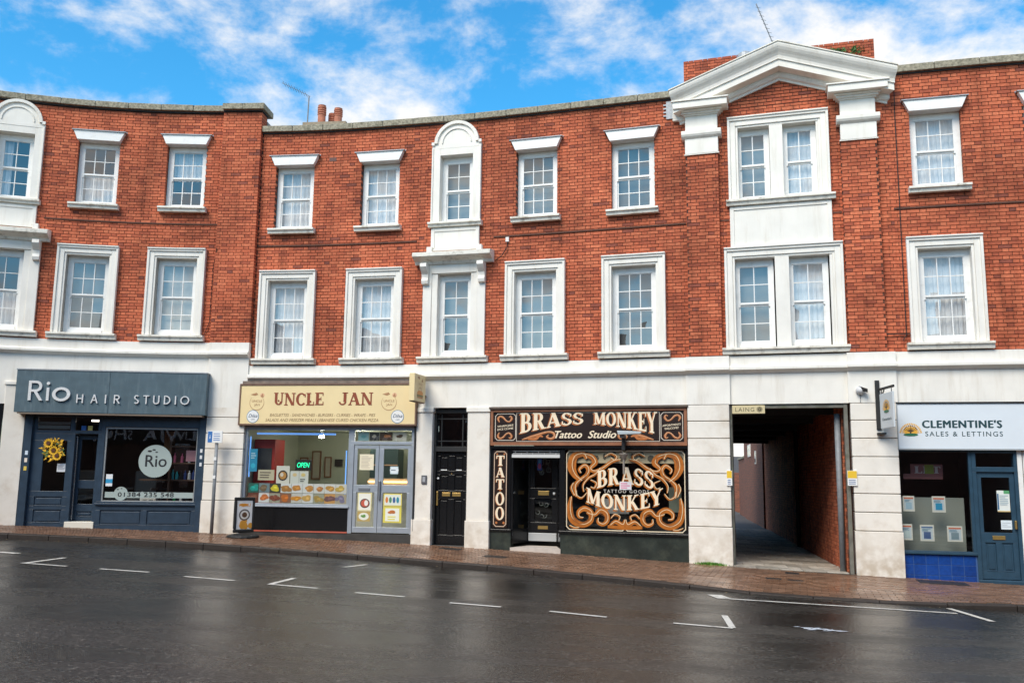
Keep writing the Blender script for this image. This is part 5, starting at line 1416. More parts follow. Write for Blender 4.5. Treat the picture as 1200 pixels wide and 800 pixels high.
# A-board
p = FAC(-5.72, .75, 0); zz = pav_z(-5.72, .75)
t = thing('pavement_sign', 'black framed pavement board with three food pictures on a rubber base', 'sign', Vector((p.x, p.y, zz)))
PSF = lambda s_, n_, z_: Vector((p.x, p.y, zz)) + Vector((math.cos(R(46)) * s_ + math.sin(R(46)) * n_, math.sin(R(46)) * s_ - math.cos(R(46)) * n_, z_))
mb = MB(); ps = [(-.38 * 1.1, 0), (-.30, .10), (.32, .10), (.42, 0)]
mb.lathe(Vector((p.x, p.y, zz)), [(.34, 0.0), (.33, .04), (.25, .07), (.10, .09)], 18); mb.build('rubber_base', BLACKM, t, bevel=.01)
mb = MB(); plate(mb, PSF, -.24, .24, .10, .84, [(-.18, .18, .17, .77)], -.03, .03); mb.build('frame', BLACKM, t, bevel=.02)
MB().box(PSF, -.18, .18, -.015, .015, .17, .77).build('panel', WHITE, t)
mb = MB(); write(mb, PSF, "MENU", -.13, .13, .64, .07, .017); mb.disc(PSF, -.03, .68, .11, .0155, .0165, 10, .03); mb.build('print', cmat((.75, .30, .03)), t)
mb = MB().disc(PSF, 0, .47, .13, .0155, .017, 20, .12); mb.build('print', cmat((.12, .10, .09)), t)
mb = MB().disc(PSF, 0, .47, .10, .0172, .018, 20, .09); mb.build('print', cmat((.75, .72, .66)), t)
mb = MB().disc(PSF, 0, .47, .06, .0182, .019, 20, .055); mb.build('print', cmat((.12, .06, .03)), t)
mb = MB()
for k in range(9): mb.disc(PSF, rnd.gauss(0, .05), .27 + rnd.gauss(0, .03), rnd.uniform(.04, .07), .0155, .0165 + k * .0004, 8)
mb.build('print', cmat((.70, .32, .04)), t)

# ================================================================== BLACK DOOR
F = FAC
t = thing('front_door', 'black six panel front door with brass letter plate between white piers', 'door', F(-1.35, -.15, .22))
mb = MB(); plate(mb, F, -1.765, -.935, .10, 3.10, [(-1.70, -1.01, .22, 2.19), (-1.70, -1.01, 2.30, 3.02)], -.24, -.08); mb.build('door_frame', BLACKM, t, bevel=.006)
P = [(-1.62, -1.42, 1.78, 2.10), (-1.29, -1.09, 1.78, 2.10), (-1.62, -1.42, 1.36, 1.70), (-1.29, -1.09, 1.36, 1.70), (-1.62, -1.42, .42, 1.18), (-1.29, -1.09, .42, 1.18)]
lf = panelled('door_leaf', t, F, -1.70, -1.01, .23, 2.19, -.16, BLACK, panels=P)
mb = MB(); mb.box(F, -1.56, -1.38, -.16, -.148, 1.24, 1.32); mb.box(F, -1.33, -1.14, -.16, -.148, 1.24, 1.32); mb.build('letter_plate', BRASS, lf, bevel=.004)
MB().box(F, -1.685, -1.645, -.16, -.13, 1.04, 1.34).build('pull_handle', BRASS, lf, bevel=.008)
mb = MB(); mb.box(F, -1.60, -1.46, -.16, -.15, 1.79, 1.81); mb.box(F, -1.25, -1.13, -.16, -.15, 1.79, 1.81); mb.build('name_plate', WHITE, lf)
MB().lathe(F(-1.655, -.15, 1.60), [(.02, 0), (.025, .02), (.015, .04)], 10).build('door_knob', WHITE, lf)
MB().disc(F, -1.355, 1.72, .014, -.16, -.15, 10).build('spyhole', BRASS, lf)
MB().sheet(F, -1.70, -1.01, -.17, 2.30, 3.02).build('fanlight_pane', glass_mat('dim_glass', base=.12, tint=(.6, .62, .62)), t)
mb = MB()
for x in (-1.60, -1.12): mb.box(F, x - .012, x + .012, -.18, -.15, 2.30, 3.02)
for z_ in (2.42, 2.90): mb.box(F, -1.70, -1.01, -.178, -.148, z_ - .012, z_ + .012)
mb.build('leaded_bars', BLACKM, t)
room(t, F, -1.70, -1.01, .2, 3.02, -.25, -1.6, DARK, 'hall_interior')
MB().box(F, -1.76, -.94, -.3, -.05, -.05, .215).build('threshold', mat('worn_step', (.10, .09, .08), .6, noise=.2), t)
o = thing('intercom', 'small grey door entry intercom on the white pier left of the black door', 'intercom', F(-1.88, .05, 1.55))
MB().box(F, -1.96, -1.84, .05, .08, 1.50, 1.68).build('case', cmat((.10, .10, .11)), o, bevel=.006); MB().box(F, -1.93, -1.87, .08, .084, 1.54, 1.65).build('keypad', cmat((.35, .36, .38)), o)
mb = MB().tube([F(-2.13, .06, .5), F(-2.13, .06, 2.9)], .022, 8); o = mb.build('cable_pipe', BLACKM); tag(o, 'thin black pipe running down between takeaway and white pier', 'pipe')

# ================================================================== TATTOO STUDIO
F = chord(-.45, 3.70)
t = thing('shopfront', 'black tattoo studio shopfront with recessed door and large painted window', 'shopfront', F(1.6, 0, .15)); tat = t
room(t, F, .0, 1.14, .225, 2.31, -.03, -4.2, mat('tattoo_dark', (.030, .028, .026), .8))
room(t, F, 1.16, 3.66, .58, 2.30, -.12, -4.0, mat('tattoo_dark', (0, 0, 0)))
mb = MB(); mb.box(F, -.45, -.0, -.2, -.02, .58, 2.32); mb.box(F, 1.08, 1.18, -.2, .0, .58, 2.32); mb.box(F, 3.64, 3.70, -.2, 0, .58, 2.32); mb.box(F, 1.18, 3.64, -.2, 0, 2.24, 2.32)
mb.box(F, 0.0, 1.08, -.2, -.02, 2.22, 2.32); mb.build('frame', BLACK, t, bevel=.005)
mb = MB(); mb.box(F, -.45, .02, -.3, -.01, -.2, .55); mb.box(F, 1.08, 3.70, -.3, -.01, -.3, .55); mb.build('stall_riser', GREENBLACK, t, bevel=.004)
MB().box(F, 1.06, 3.70, -.12, .04, .55, .595).build('window_ledge', BLACK, t, bevel=.006); MB().box(F, -.45, .03, -.12, .03, .55, .59).build('window_ledge', BLACK, t, bevel=.006)
# angled lobby glass, door, steps
for a, c, da, dc in ((.03, .24, -.06, -.62), (1.07, .86, -.06, -.62)):
    mb = MB(); q = [F(a, da, .60), F(c, dc, .60), F(c, dc, 2.2), F(a, da, 2.2)]; mb.quad(*q); mb.build('lobby_pane', SHOPGLASS, t)
    mb = MB()
    for (u, nu) in ((a, da), (c, dc)): mb.box(F, u - .022, u + .022, nu - .03, nu + .02, .46, 2.22)
    mb.quad(F(a, da, .3), F(c, dc, .3), F(c, dc, .60), F(a, da, .60)); mb.build('lobby_frame', BLACK, t)
d = panelled('door', t, F, .26, .84, .52, 2.20, -.62, BLACK, glass=[(.36, .74, .72, 1.22), (.36, .74, 1.44, 2.10)], th=.05)
MB().box(F, .44, .68, -.62, -.605, 1.29, 1.38).build('letter_plate', BRASS, d, bevel=.003); MB().box(F, .44, .66, -.62, -.61, .58, .65).build('kick_plate', BRASS, d)
MB().lathe(F(.80, -.60, 1.33), [(.025, -.025), (.03, 0), (.025, .025)], 10).build('door_knob', SILVER, d)
mb = MB()
for k in range(9):                                     # curling ironwork behind the door glass
    s_, z_ = .42 + .26 * rnd.random(), 1.5 + .55 * rnd.random(); mb.ribbon(F, spiral(s_, z_, .07, .015, rnd.uniform(0, 360), rnd.uniform(400, 700), 9), [.006, .012, .006], -.66)
for k in range(5):
    s_, z_ = .42 + .26 * rnd.random(), .8 + .35 * rnd.random(); mb.ribbon(F, spiral(s_, z_, .06, .015, rnd.uniform(0, 360), rnd.uniform(400, 700), 9), [.006, .012, .006], -.66)
mb.build('grille', mat('iron_grille', (.20, .22, .20), .5), d)
MB().box(F, .24, .86, -.75, -.57, .33, .50).build('upper_step', mat('step_plate', (.42, .43, .43), .4), t, bevel=.01)
mb = MB(); q = [(.02, .03), (1.10, .03), (.86, -.60), (.24, -.60)]
mb.hexa([F(q[0][0], q[0][1], .13), F(q[1][0], q[1][1], .13), F(q[2][0], q[2][1], .13), F(q[3][0], q[3][1], .13), F(q[0][0], q[0][1], .225), F(q[1][0], q[1][1], .225), F(q[2][0], q[2][1], .235), F(q[3][0], q[3][1], .235)])
mb.hexa([F(q[0][0], -.01, -.2), F(q[1][0], -.01, -.2), F(q[2][0], -.60, -.2), F(q[3][0], -.60, -.2), F(q[0][0], -.01, .13), F(q[1][0], -.01, .13), F(q[2][0], -.60, .13), F(q[3][0], -.60, .13)])
mb.build('doorstep', STEP, t)
MB().box(F, .03, 1.07, -.03, .0, 2.07, 2.14).build('shutter_bar', mat('shutter_alu', (.6, .6, .58), .4), t)
mb = MB()
for z_ in (2.155, 2.20): mb.box(F, .04, 1.06, -.035, -.03, z_, z_ + .008)
for k in range(8): mb.box(F, .1 + k * .125, .106 + k * .125, -.034, -.03, 2.14 if k % 2 else 2.17, 2.17 if k % 2 else 2.21)
mb.build('shutter_grille', SILVER, t)
mb = MB().quad(F(1.18, -.06, .6), F(3.64, -.06, .6), F(3.64, -.06, 2.24), F(1.18, -.06, 2.24)); mb.build('window_pane', SHOPGLASS, t)
# things behind the window
o = MB().box(F, 1.22, 3.6, -.115, -.10, 1.97, 2.235).build('blind', mat('cream_blind', (.62, .50, .33), .8)); tag(o, 'cream roller blind across the top of the tattoo studio window', 'blind')
mb = MB()
for k in range(12):
    s_ = 1.42 + k * .19; mb.disc(F, s_, 2.10 + .04 * math.sin(k * 2.1), .035 + .02 * (k % 3), -.099, -.096 + k * .0003, 7, .07)
o = mb.build('stencil', cmat((.12, .10, .07))); tag(o, 'row of dark stencil shapes on the cream blind in the tattoo window', 'stencils')
o = MB().box(F, 1.75, 2.45, -.35, -.3, .95, 1.25).build('paper_sheet', cmat((.50, .48, .45))); tag(o, 'pale grey card leaning low in the tattoo window at left', 'card')
o = MB().box(F, 3.25, 3.5, -.5, -.4, 1.0, 1.5).build('picture', cmat((.22, .24, .18))); tag(o, 'dim green grey picture at the right inside the tattoo window', 'picture')
# painted glass: border, scrolls, words
PG = -.052
MB_b = MB()
def outline(mb, F, pts, w, n):
    k = len(pts)
    for i in range(k):
        (x0, y0), (x1, y1) = pts[i], pts[(i + 1) % k]; L = math.hypot(x1 - x0, y1 - y0); ux, uy = (x1 - x0) / L, (y1 - y0) / L; hx, hy = -uy * w / 2, ux * w / 2
        x0 -= ux * w / 3; y0 -= uy * w / 3; x1 += ux * w / 3; y1 += uy * w / 3
        mb.quad(F(x0 + hx, n + i * .0001, y0 + hy), F(x1 + hx, n + i * .0001, y1 + hy), F(x1 - hx, n + i * .0001, y1 - hy), F(x0 - hx, n + i * .0001, y0 - hy))
a, b_, c_, d_ = 1.205, 3.615, .625, 2.215; q = .06; m_ = (a + b_) / 2
outline(MB_b, F, [(a + q, c_), (m_ - .05, c_), (m_, c_ + .05), (m_ + .05, c_), (b_ - q, c_), (b_, c_ + q), (b_, d_ - q), (b_ - q, d_), (m_ + .05, d_), (m_, d_ - .05), (m_ - .05, d_), (a + q, d_), (a, d_ - q), (a, c_ + q)], .018, PG)
MB_b.build('painted_border', IVORY, t, fix=False)
gm = MB(); gi = MB()
def both(pts, w, n=PG, mm=None, line=True):
    w = [v * .88 for v in w]
    for sx in (1, -1):
        P_ = [(m_ + sx * (x - m_), y) for x, y in pts]
        (mm or gm).ribbon(F, P_, w, n - .0012 * (0 if mm is None else 1))
        if line: gi.ribbon(F, [(x + .012, y + .012) for x, y in P_], [min(v, .012) for v in w], n + .003)
both([(1.30, 1.28), (1.27, 1.05), (1.33, .82), (1.52, .72), (1.70, .80), (1.72, .97), (1.58, 1.05), (1.46, .98), (1.46, .88), (1.55, .86)], [.05, .14, .16, .13, .13, .12, .13, .10, .06, .04])
both([(1.62, .96), (1.78, .92), (1.90, 1.02), (2.03, .96), (2.05, .82), (1.96, .74), (1.86, .78), (1.86, .86)], [.03, .08, .12, .13, .11, .09, .07, .03], PG + .0005)
both([(1.40, 1.28), (1.38, 1.50), (1.48, 1.62), (1.62, 1.72), (1.66, 1.84), (1.58, 1.92), (1.47, 1.84), (1.50, 1.76)], [.03, .10, .09, .10, .10, .09, .07, .03], PG + .0003)
both([(1.52, 1.60), (1.38, 1.72), (1.31, 1.90), (1.37, 2.10), (1.55, 2.15), (1.62, 2.05)], [.05, .14, .22, .18, .12, .05], PG + .0007)
both([(1.55, 2.15), (1.72, 2.10), (1.80, 1.98), (1.70, 1.86), (1.78, 1.80), (1.95, 1.86), (2.15, 2.0), (2.32, 2.04)], [.05, .13, .14, .07, .07, .09, .08, .03], PG + .0002)
both([(1.90, 1.86), (1.80, 1.74), (1.66, 1.66), (1.55, 1.52), (1.56, 1.38)], [.03, .07, .06, .05, .02], PG + .0009)
both([(2.10, .72), (2.22, .80), (2.36, .74), (2.40, .84)], [.04, .10, .11, .03], PG + .0006)
both([(1.36, 1.30), (1.30, 1.45), (1.34, 1.56)], [.02, .06, .02], PG + .0004)
both([(2.06, .70), (2.41, .68)], [.07, .09], PG + .001, line=False)
both([(1.62, 1.36), (1.52, 1.26), (1.42, 1.30), (1.40, 1.40)], [.02, .05, .05, .02], PG + .0008)
both([(1.70, 1.62), (1.82, 1.56), (1.78, 1.46), (1.70, 1.48)], [.02, .05, .05, .02], PG + .0004)
both([(2.0, 2.10), (2.12, 2.16), (2.24, 2.10), (2.20, 2.02), (2.12, 2.06)], [.02, .05, .06, .04, .02], PG + .0006)
both([(2.12, .86), (2.20, .94), (2.30, .90), (2.28, .82)], [.02, .05, .05, .02], PG + .0009)
both([(1.26, .70), (1.36, .66), (1.46, .66)], [.02, .05, .02], PG + .0003)
gd = MB()
for pts in ([(1.30, 1.22), (1.29, 1.05), (1.35, .86), (1.52, .76), (1.67, .83), (1.68, .95)], [(1.88, .98), (2.02, .92), (2.0, .82)], [(1.36, 1.74), (1.33, 1.90), (1.39, 2.06), (1.52, 2.11)], [(1.60, 2.12), (1.73, 2.06), (1.76, 1.97)], [(1.42, 1.46), (1.48, 1.58), (1.60, 1.68), (1.63, 1.82)]):
    for sx in (1, -1):
        for o_ in (-.02, .018): gd.ribbon(F, [(m_ + sx * (x - m_ + o_), y + o_) for x, y in pts], [.004, .014, .004], PG + .0035)
gd.build('scroll_shading', cmat((.22, .07, .015)), t, fix=False)
gm.build('painted_scrolls', GOLD, t, fix=False); gi.build('scroll_highlights', cmat((.80, .62, .38)), t, fix=False)
arch = lambda u, v: (u, v - .10 * ((u - 2.41) / .6) ** 2)
smile = lambda u, v: (u, v + .15 * ((u - 2.39) / .77) ** 2)
for mb, m2, dx, dz, nn in ((MB(), GOLD, -.022, -.03, PG + .002), (MB(), IVORY, 0, 0, PG + .005)):
    serif(mb, F, "BRASS", 1.84, 3.0, 1.55, .34, nn, arch, dx, dz); serif(mb, F, "MONKEY", 1.62, 3.16, 1.03, .30, nn, smile, dx, dz)
    mb.build('painted_words', m2, t)
mb = MB(); write(mb, F, "TATTOO GOODS", 1.98, 2.90, 1.375, .065, PG + .004, spacing=1.4, offset=.01); mb.build('painted_words', cmat((.60, .56, .50)), t)
# fascia
t = thing('fascia_sign', 'dark brown fascia sign reading BRASS MONKEY Tattoo Studio in ivory and copper', 'sign', F(1.6, 0, 2.32))
MB().box(F, -.42, 3.68, -.05, .04, 2.33, 3.10).build('board', SIGNBLACK, t)
mb = MB(); plate(mb, F, -.43, 3.69, 2.32, 3.08, [(-.37, 3.63, 2.39, 3.02)], .04, .075); mb.build('copper_border', mat('copper_frame', (.26, .10, .045), .5, noise=.2), t, bevel=.004)
MB().box(F, -.45, 3.72, -.05, .12, 3.085, 3.128).build('hood_strip', mat('hood_brown', (.10, .07, .05), .6, noise=.2), t)
MB().box(F, -.43, 3.69, -.02, .05, 2.32 - .055, 2.317).build('lower_moulding', BLACK, t)
fb = MB()
for s0_, s1_ in ((-.33, .12), (3.17, 3.60)):
    k_ = .05; pts = [(s0_ + k_, 2.43), (s1_ - k_, 2.43), (s1_, 2.43 + k_), (s1_, 2.985 - k_), (s1_ - k_, 2.985), (s0_ + k_, 2.985), (s0_, 2.985 - k_), (s0_, 2.43 + k_)]
    outline(fb, F, pts, .014, .043)
outline(fb, F, [(.14, 2.41), (3.14, 2.41), (3.14, 3.0), (.14, 3.0)], .010, .043)
fb.build('ivory_line', cmat((.66, .58, .48)), t, fix=False)
fs = MB(); fh = MB()
for s0_, fl in ((-.33, 1), (3.17, -1)):
    mid_ = s0_ + .22
    for zc_, fz in ((2.86, 1), (2.54, -1)):
        pts = [(mid_ + fl * u, zc_ + fz * v) for u, v in ((-.13, -.05), (-.16, .02), (-.12, .07), (-.05, .05), (.02, -.02), (.09, -.04), (.14, .02), (.12, .07), (.08, .05))]
        fs.ribbon(F, pts, [.02, .05, .035, .04, .03, .03, .05, .03, .015], .044); fh.ribbon(F, [(x, y + .008) for x, y in pts], [.004, .008, .004], .046)
for fl in (1, -1):
    mm = 1.64
    pts = [(mm - fl * u, v) for u, v in ((1.38, 2.44), (1.18, 2.50), (.98, 2.56), (.82, 2.60), (.70, 2.58), (.68, 2.50), (.76, 2.46), (.84, 2.50), (.80, 2.54))]
    fs.ribbon(F, pts, [.02, .06, .05, .04, .05, .06, .05, .04, .02], .044); fh.ribbon(F, [(x, y + .01) for x, y in pts], [.004, .01, .005], .0465)
    pts = [(mm - fl * u, v) for u, v in ((1.25, 2.45), (1.08, 2.46), (1.0, 2.52), (.92, 2.50))]; fs.ribbon(F, pts, [.02, .06, .05, .02], .0445)
fs.build('copper_scrolls', COPPER, t, fix=False); fh.build('scroll_highlights', cmat((.78, .52, .32)), t, fix=False)
def bow(u, v):                                            # tall at both ends, short in the middle
    k_ = min(1, abs(u - 1.62) / 1.42); base = 2.765 - .20 * k_ ** 1.6; f_ = (v - 2.60) / .40
    return (u, base + f_ * (3.0 - base))
for mb, m2, dx, dz, nn in ((MB(), COPPER, -.028, -.022, .046), (MB(), IVORY, 0, 0, .050)):
    serif(mb, F, "BRASS", .22, 1.58, 2.60, .40, nn, bow, dx, dz); mb.build('lettering', m2, t)
    mb = MB(); serif(mb, F, "MONKEY", 1.80, 3.08, 2.60, .40, nn, bow, dx, dz); mb.build('lettering', m2, t)
mb = MB(); write(mb, F, "Tattoo", .98, 1.55, 2.475, .15, .051, shear=.35, offset=.022); write(mb, F, "Studio", 1.68, 2.26, 2.475, .15, .051, shear=.35, offset=.022)
sl = lambda u, v: (u, v + (u - (-.1 if u < 1 else 3.4)) * .09)
write(mb, F, "WHAM JAKE", -.28, .07, 2.715, .04, .047, sl, offset=.014); write(mb, F, "DICE CLONE", -.28, .07, 2.65, .04, .047, sl, offset=.014)
write(mb, F, "APPOINTMENTS", 3.20, 3.56, 2.715, .04, .047, sl, offset=.014); write(mb, F, "WELCOME!", 3.24, 3.52, 2.65, .04, .047, sl, offset=.014)
mb.build('script_lettering', IVORY, t)
# upright TATTOO panel
t = thing('sign_panel', 'narrow upright panel reading TATTOO left of the tattoo studio door', 'sign', F(-.2, 0, .6))
MB().box(F, -.37, -.06, -.02, .01, .62, 2.22).build('board', SIGNBLACK, t)
mb = MB(); k_ = .05; outline(mb, F, [(-.35 + k_, .645), (-.08 - k_, .645), (-.08, .645 + k_), (-.08, 2.195 - k_), (-.08 - k_, 2.195), (-.35 + k_, 2.195), (-.35, 2.195 - k_), (-.35, .645 + k_)], .016, .013)
mb.build('ivory_line', cmat((.62, .45, .32)), t, fix=False)
for i, (c, z_, h) in enumerate((("T", 1.90, .21), ("A", 1.66, .20), ("T", 1.41, .21), ("I", 1.375, .03), ("O", 1.08, .27), ("O", .78, .27))):
    if c == "I": continue
    for m2, dx, nn in ((COPPER, -.012, .012), (IVORY, 0, .015)):
        mb = MB(); serif(mb, F, c, -.31, -.125, z_, h, nn, None, dx, -.012 if dx else 0); mb.build('letter', m2, t)
MB().disc(F, -.215, 1.385, .02, .011, .014, 8).build('ornament', COPPER, t)
for s_ in (-.29, -.13): MB().disc(F, s_, .72, .028, .011, .013, 6).build('ornament', COPPER, t); MB().disc(F, s_, 2.14, .022, .011, .013, 6).build('ornament', COPPER, t)
sheet_thing('sticker', 'blue and pink figure sticker on the tattoo studio door glass', 'sticker', F, .42, .52, 1.82, 2.06, -.61, (.06, .12, .40), [('e', .5, .35, .35, .25, (.55, .12, .25)), ('e', .5, .75, .3, .16, (.10, .35, .6))])
sheet_thing('card', 'pink and white triangular card in the centre of the tattoo window', 'card', F, 2.31, 2.55, 1.44, 1.60, -.045, (.74, .70, .72), [('lines', .1, .1, .8, .8, (.70, .15, .30, 3))])
# lamp arm in front of the fascia
t = thing('wall_camera', 'grey rectangular camera lamp on a black post before the tattoo studio fascia', 'camera', F(2.43, .3, 2.2))
mb = MB().box(F, 2.40, 2.47, .10, .22, 2.22, 2.50); mb.build('bracket', BLACKM, t, bevel=.006)
MB().box(F, 2.40, 2.48, .12, .42, 2.46, 2.53).build('arm', cmat((.18, .18, .17)), t, bevel=.008)
mb = MB(); q0 = F(2.36, .45, 2.53); mb.hexa([F(2.38, .50, 2.52), F(2.82, .44, 2.535), F(2.82, .34, 2.535), F(2.38, .36, 2.52), F(2.36, .50, 2.60), F(2.84, .44, 2.585), F(2.84, .34, 2.585), F(2.36, .36, 2.60)])
mb.build('housing', mat('camera_grey', (.45, .50, .52), .4), t, bevel=.01)
mb = MB().lathe(F(2.44, .2, 2.05), [(.02, -.30), (.022, -.02), (.09, .09), (.09, .11)], 12); mb.build('lower_head', cmat((.25, .22, .19)), t)

# ================================================================== ALLEY
F = FAC
A0 = F(4.47, 0, 0); B0 = F(6.66, 0, 0); adir = Vector((.193, 1, 0)).normalized(); aper = Vector((adir.y, -adir.x, 0))
aw = (B0 - A0).dot(aper)
RB = B0 + Vector((-.03, 0, 0)); 
def AL(u, v, z): return RB + adir * v - aper * u + Vector((0, 0, z))      # u from the right wall leftwards, v into the alley
t = thing('brick_wall', 'sooty brick wall along the right side of the covered alley', 'wall', AL(0, 5, 0))
WR = Wall(); FR = lambda s_, n_, z_: AL(n_, -s_ if False else s_, z_)
def alleywall(t, u0, dirn, v0, v1, z0, z1, singles, brick=BRICK_OLD, vmax=14):
    core = MB(); core.box(WORLDU(u0, dirn), v0, v1, -.25, -.006, z0, z1, seg=1); core.build('wall', MORTAR, t, fix=False)
    ps = []; r = 0; z = z0
    while z < z1 - .02:
        x = v0 + (-.17 if r % 2 else 0)
        while x < min(v1, vmax):
            for o, L in ((0, SL), (SL + .012, HL)):
                p, q = max(v0, x + o), min(v1, x + o + L)
                if q - p > .03: ps.append((p, q, z + .004, min(z1, z + CH - .004)))
            x += .345
        z += CH; r += 1
    G_ = WORLDU(u0, dirn); mb = MB(); n_ = 0
    for p, q, a, b in sorted(ps, key=lambda w: w[0]):
        tt = rnd.betavariate(2, 2)
        if n_ < singles and abs(q - p - SL) < .002 and b - a > CH - .009 and .3 < a < 2.9:
            if 'alley' not in BV: BV['alley'] = variants('brick', SL, .1, CH - .008, brick, 8)
            c = G_((p + q) / 2, rnd.uniform(-.001, .002), (a + b) / 2); ny = (G_(p, 1, a) - G_(p, 0, a)).normalized()
            tx = (G_(p + 1, 0, a) - G_(p, 0, a)).normalized()
            place_piece('brick', BV['alley'][int(tt * 8)], t, tx, ny, Vector((0, 0, 1)), c); n_ += 1
        else:
            mb.cur = max(.02, tt); mb.box(G_, p, q, -.1, rnd.uniform(-.001, .003), a, b)
    mb.build('brickwork', brick, t, kind='stuff', fix=False)
def WORLDU(u0, dirn): return lambda s_, n_, z_: AL(u0 + n_ * dirn, s_, z_)
alleywall(t, 0, 1, .32, 18.2, -.25, 3.12, 300, vmax=18.2)
t = thing('brick_wall', 'brick wall along the left side of the covered alley', 'wall', AL(aw, 5, 0))
alleywall(t, aw + .02, -1, .32, 18.2, -.25, 3.12, 0, vmax=3)
o = thing('tunnel_ceiling', 'black beamed ceiling over the covered alley', 'ceiling', AL(1, 9, 3.1))
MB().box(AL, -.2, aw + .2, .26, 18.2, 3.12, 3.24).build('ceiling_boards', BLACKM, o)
for k in range(6): MB().box(AL, 0, aw, 1.2 + k * 3.0, 1.35 + k * 3.0, 3.0, 3.12).build('beam', BLACKM, o)
o = thing('brick_building', 'rear brick extension rising over the far end of the covered alley', 'building', AL(-2, 12, 0))
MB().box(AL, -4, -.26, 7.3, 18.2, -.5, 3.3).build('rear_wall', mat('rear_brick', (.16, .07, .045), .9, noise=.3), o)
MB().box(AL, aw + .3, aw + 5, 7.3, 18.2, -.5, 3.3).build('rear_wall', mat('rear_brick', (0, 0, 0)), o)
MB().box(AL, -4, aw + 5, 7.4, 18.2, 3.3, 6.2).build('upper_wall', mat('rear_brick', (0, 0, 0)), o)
# open yard beyond the tunnel
def plainwall(name, label, u0, dirn, v0, v1, z1, th=.3, windows=()):
    t = thing(name, label, 'building' if 'building' in name else 'wall', AL(u0, (v0 + v1) / 2, 0))
    G_ = WORLDU(u0, dirn)
    MB().box(G_, v0, v1, -th, 0, -.6, z1).build('wall', MATS['yard_brick'], t)
    for a, b, c, d in windows:
        w_ = MB().box(G_, a, b, 0, .03, c, d).build('window', PAINT, t)
        mb = MB(); k = .06
        for i in range(2):
            for j in range(2):
                mb.box(G_, a + k + i * (b - a - k) / 2, a + (i + 1) * (b - a - k) / 2, .03, .034, c + k + j * (d - c - k) / 2, c + (j + 1) * (d - c - k) / 2)
        mb.build('pane', mat('far_pane', (.10, .12, .14), .1), w_)
    MB().box(G_, v0 - .05, v1 + .05, -th - .06, .06, z1, z1 + .1).build('coping', COPING, t)
    return t
YB = bpy.data.materials.new('yard_brick'); YB.use_nodes = True; MATS['yard_brick'] = YB
nt = YB.node_tree; bt = nt.nodes.new('ShaderNodeTexBrick'); bt.inputs['Color1'].default_value = (.30, .095, .05, 1); bt.inputs['Color2'].default_value = (.17, .06, .035, 1); bt.inputs['Mortar'].default_value = (.10, .07, .055, 1)
bt.inputs['Scale'].default_value = 1.0; bt.inputs['Brick Width'].default_value = .23; bt.inputs['Row Height'].default_value = .075; bt.inputs['Mortar Size'].default_value = .008
geo = nt.nodes.new('ShaderNodeNewGeometry'); sp = nt.nodes.new('ShaderNodeSeparateXYZ'); cb = nt.nodes.new('ShaderNodeCombineXYZ'); ad = nt.nodes.new('ShaderNodeMath')
nt.links.new(geo.outputs['Position'], sp.inputs[0]); nt.links.new(sp.outputs[0], ad.inputs[0]); nt.links.new(sp.outputs[1], ad.inputs[1]); nt.links.new(ad.outputs[0], cb.inputs[0]); nt.links.new(sp.outputs[2], cb.inputs[1])
nt.links.new(cb.outputs[0], bt.inputs['Vector']); nt.links.new(bt.outputs['Color'], nt.nodes['Principled BSDF'].inputs['Base Color']); nt.nodes['Principled BSDF'].inputs['Roughness'].default_value = .9
plainwall('brick_building', 'red brick yard building with small windows seen beyond the alley', .06, 1, 18.3, 29.5, 6.5, 3.0, windows=[(21.3, 21.9, 2.35, 2.9), (24.6, 25.3, 2.75, 3.3), (25.6, 26.3, 2.75, 3.3)])
plainwall('brick_wall', 'lower brick yard wall sloping away past the yard building', .0, 1, 29.6, 35.5, 2.8, .4)
plainwall('brick_wall', 'darker far brick wall closing the yard at the left', 3.2, -1, 37.5, 46, 2.0, .4)
o = thing('brick_building', 'distant brown brick building closing the end of the yard', 'building', AL(.6, 47, 0))
MB().box(AL, -3.5, 7, 47.0, 50, -1, 2.2).build('wall', YB, o); MB().prism(lambda s_, n_, z_: AL(s_, 48.5 + n_, z_), [(-3.6, 2.2), (7.1, 2.2), (6.0, 3.3), (-2.6, 3.3)], -1.4, 1.4).build('roof', mat('slate_roof', (.10, .10, .11), .7), o)
# alley floor: slabs
AF = lambda x, y: gx(min(x, 6.6)) - .004
mb = MB()
rows = lin(-.02, 48, 60)
for v in rows:
    for u in (-.1, aw + .1 if v < 18 else aw + 3.5):
        q = AL(u, v, 0); mb.v.append(Vector((q.x, q.y, gx(q.x) - .01)))
for i in range(len(rows) - 1): a = 2 * i; mb.f.append((a, a + 1, a + 3, a + 2)); mb.t.append(.5)
alley = tag(mb.build('alley_path', mat('alley_bed', (.06, .055, .05), .7), fix=False), kind='structure')
k = 0
for j in range(34):
    for i in range(6):
        v0_ = .02 + j * .5 ; u0_ = i * .42 - (.2 if j % 2 else 0); u1_ = min(u0_ + .412, aw - .01); u0c = max(u0_, .02)
        if u1_ - u0c < .06: continue
        mb = MB(); mb.cur = rnd.random()
        pts = [AL(u, v, 0) for u, v in ((u0c, v0_), (u1_, v0_), (u1_, v0_ + .49), (u0c, v0_ + .49))]; dz_ = rnd.uniform(-.003, .003)
        mb.hexa([Vector((q.x, q.y, gx(q.x) - .04)) for q in pts] + [Vector((q.x, q.y, gx(q.x) + .012 + dz_)) for q in pts])
        mb.build('paving_slab', SETT, alley, bevel=.004)
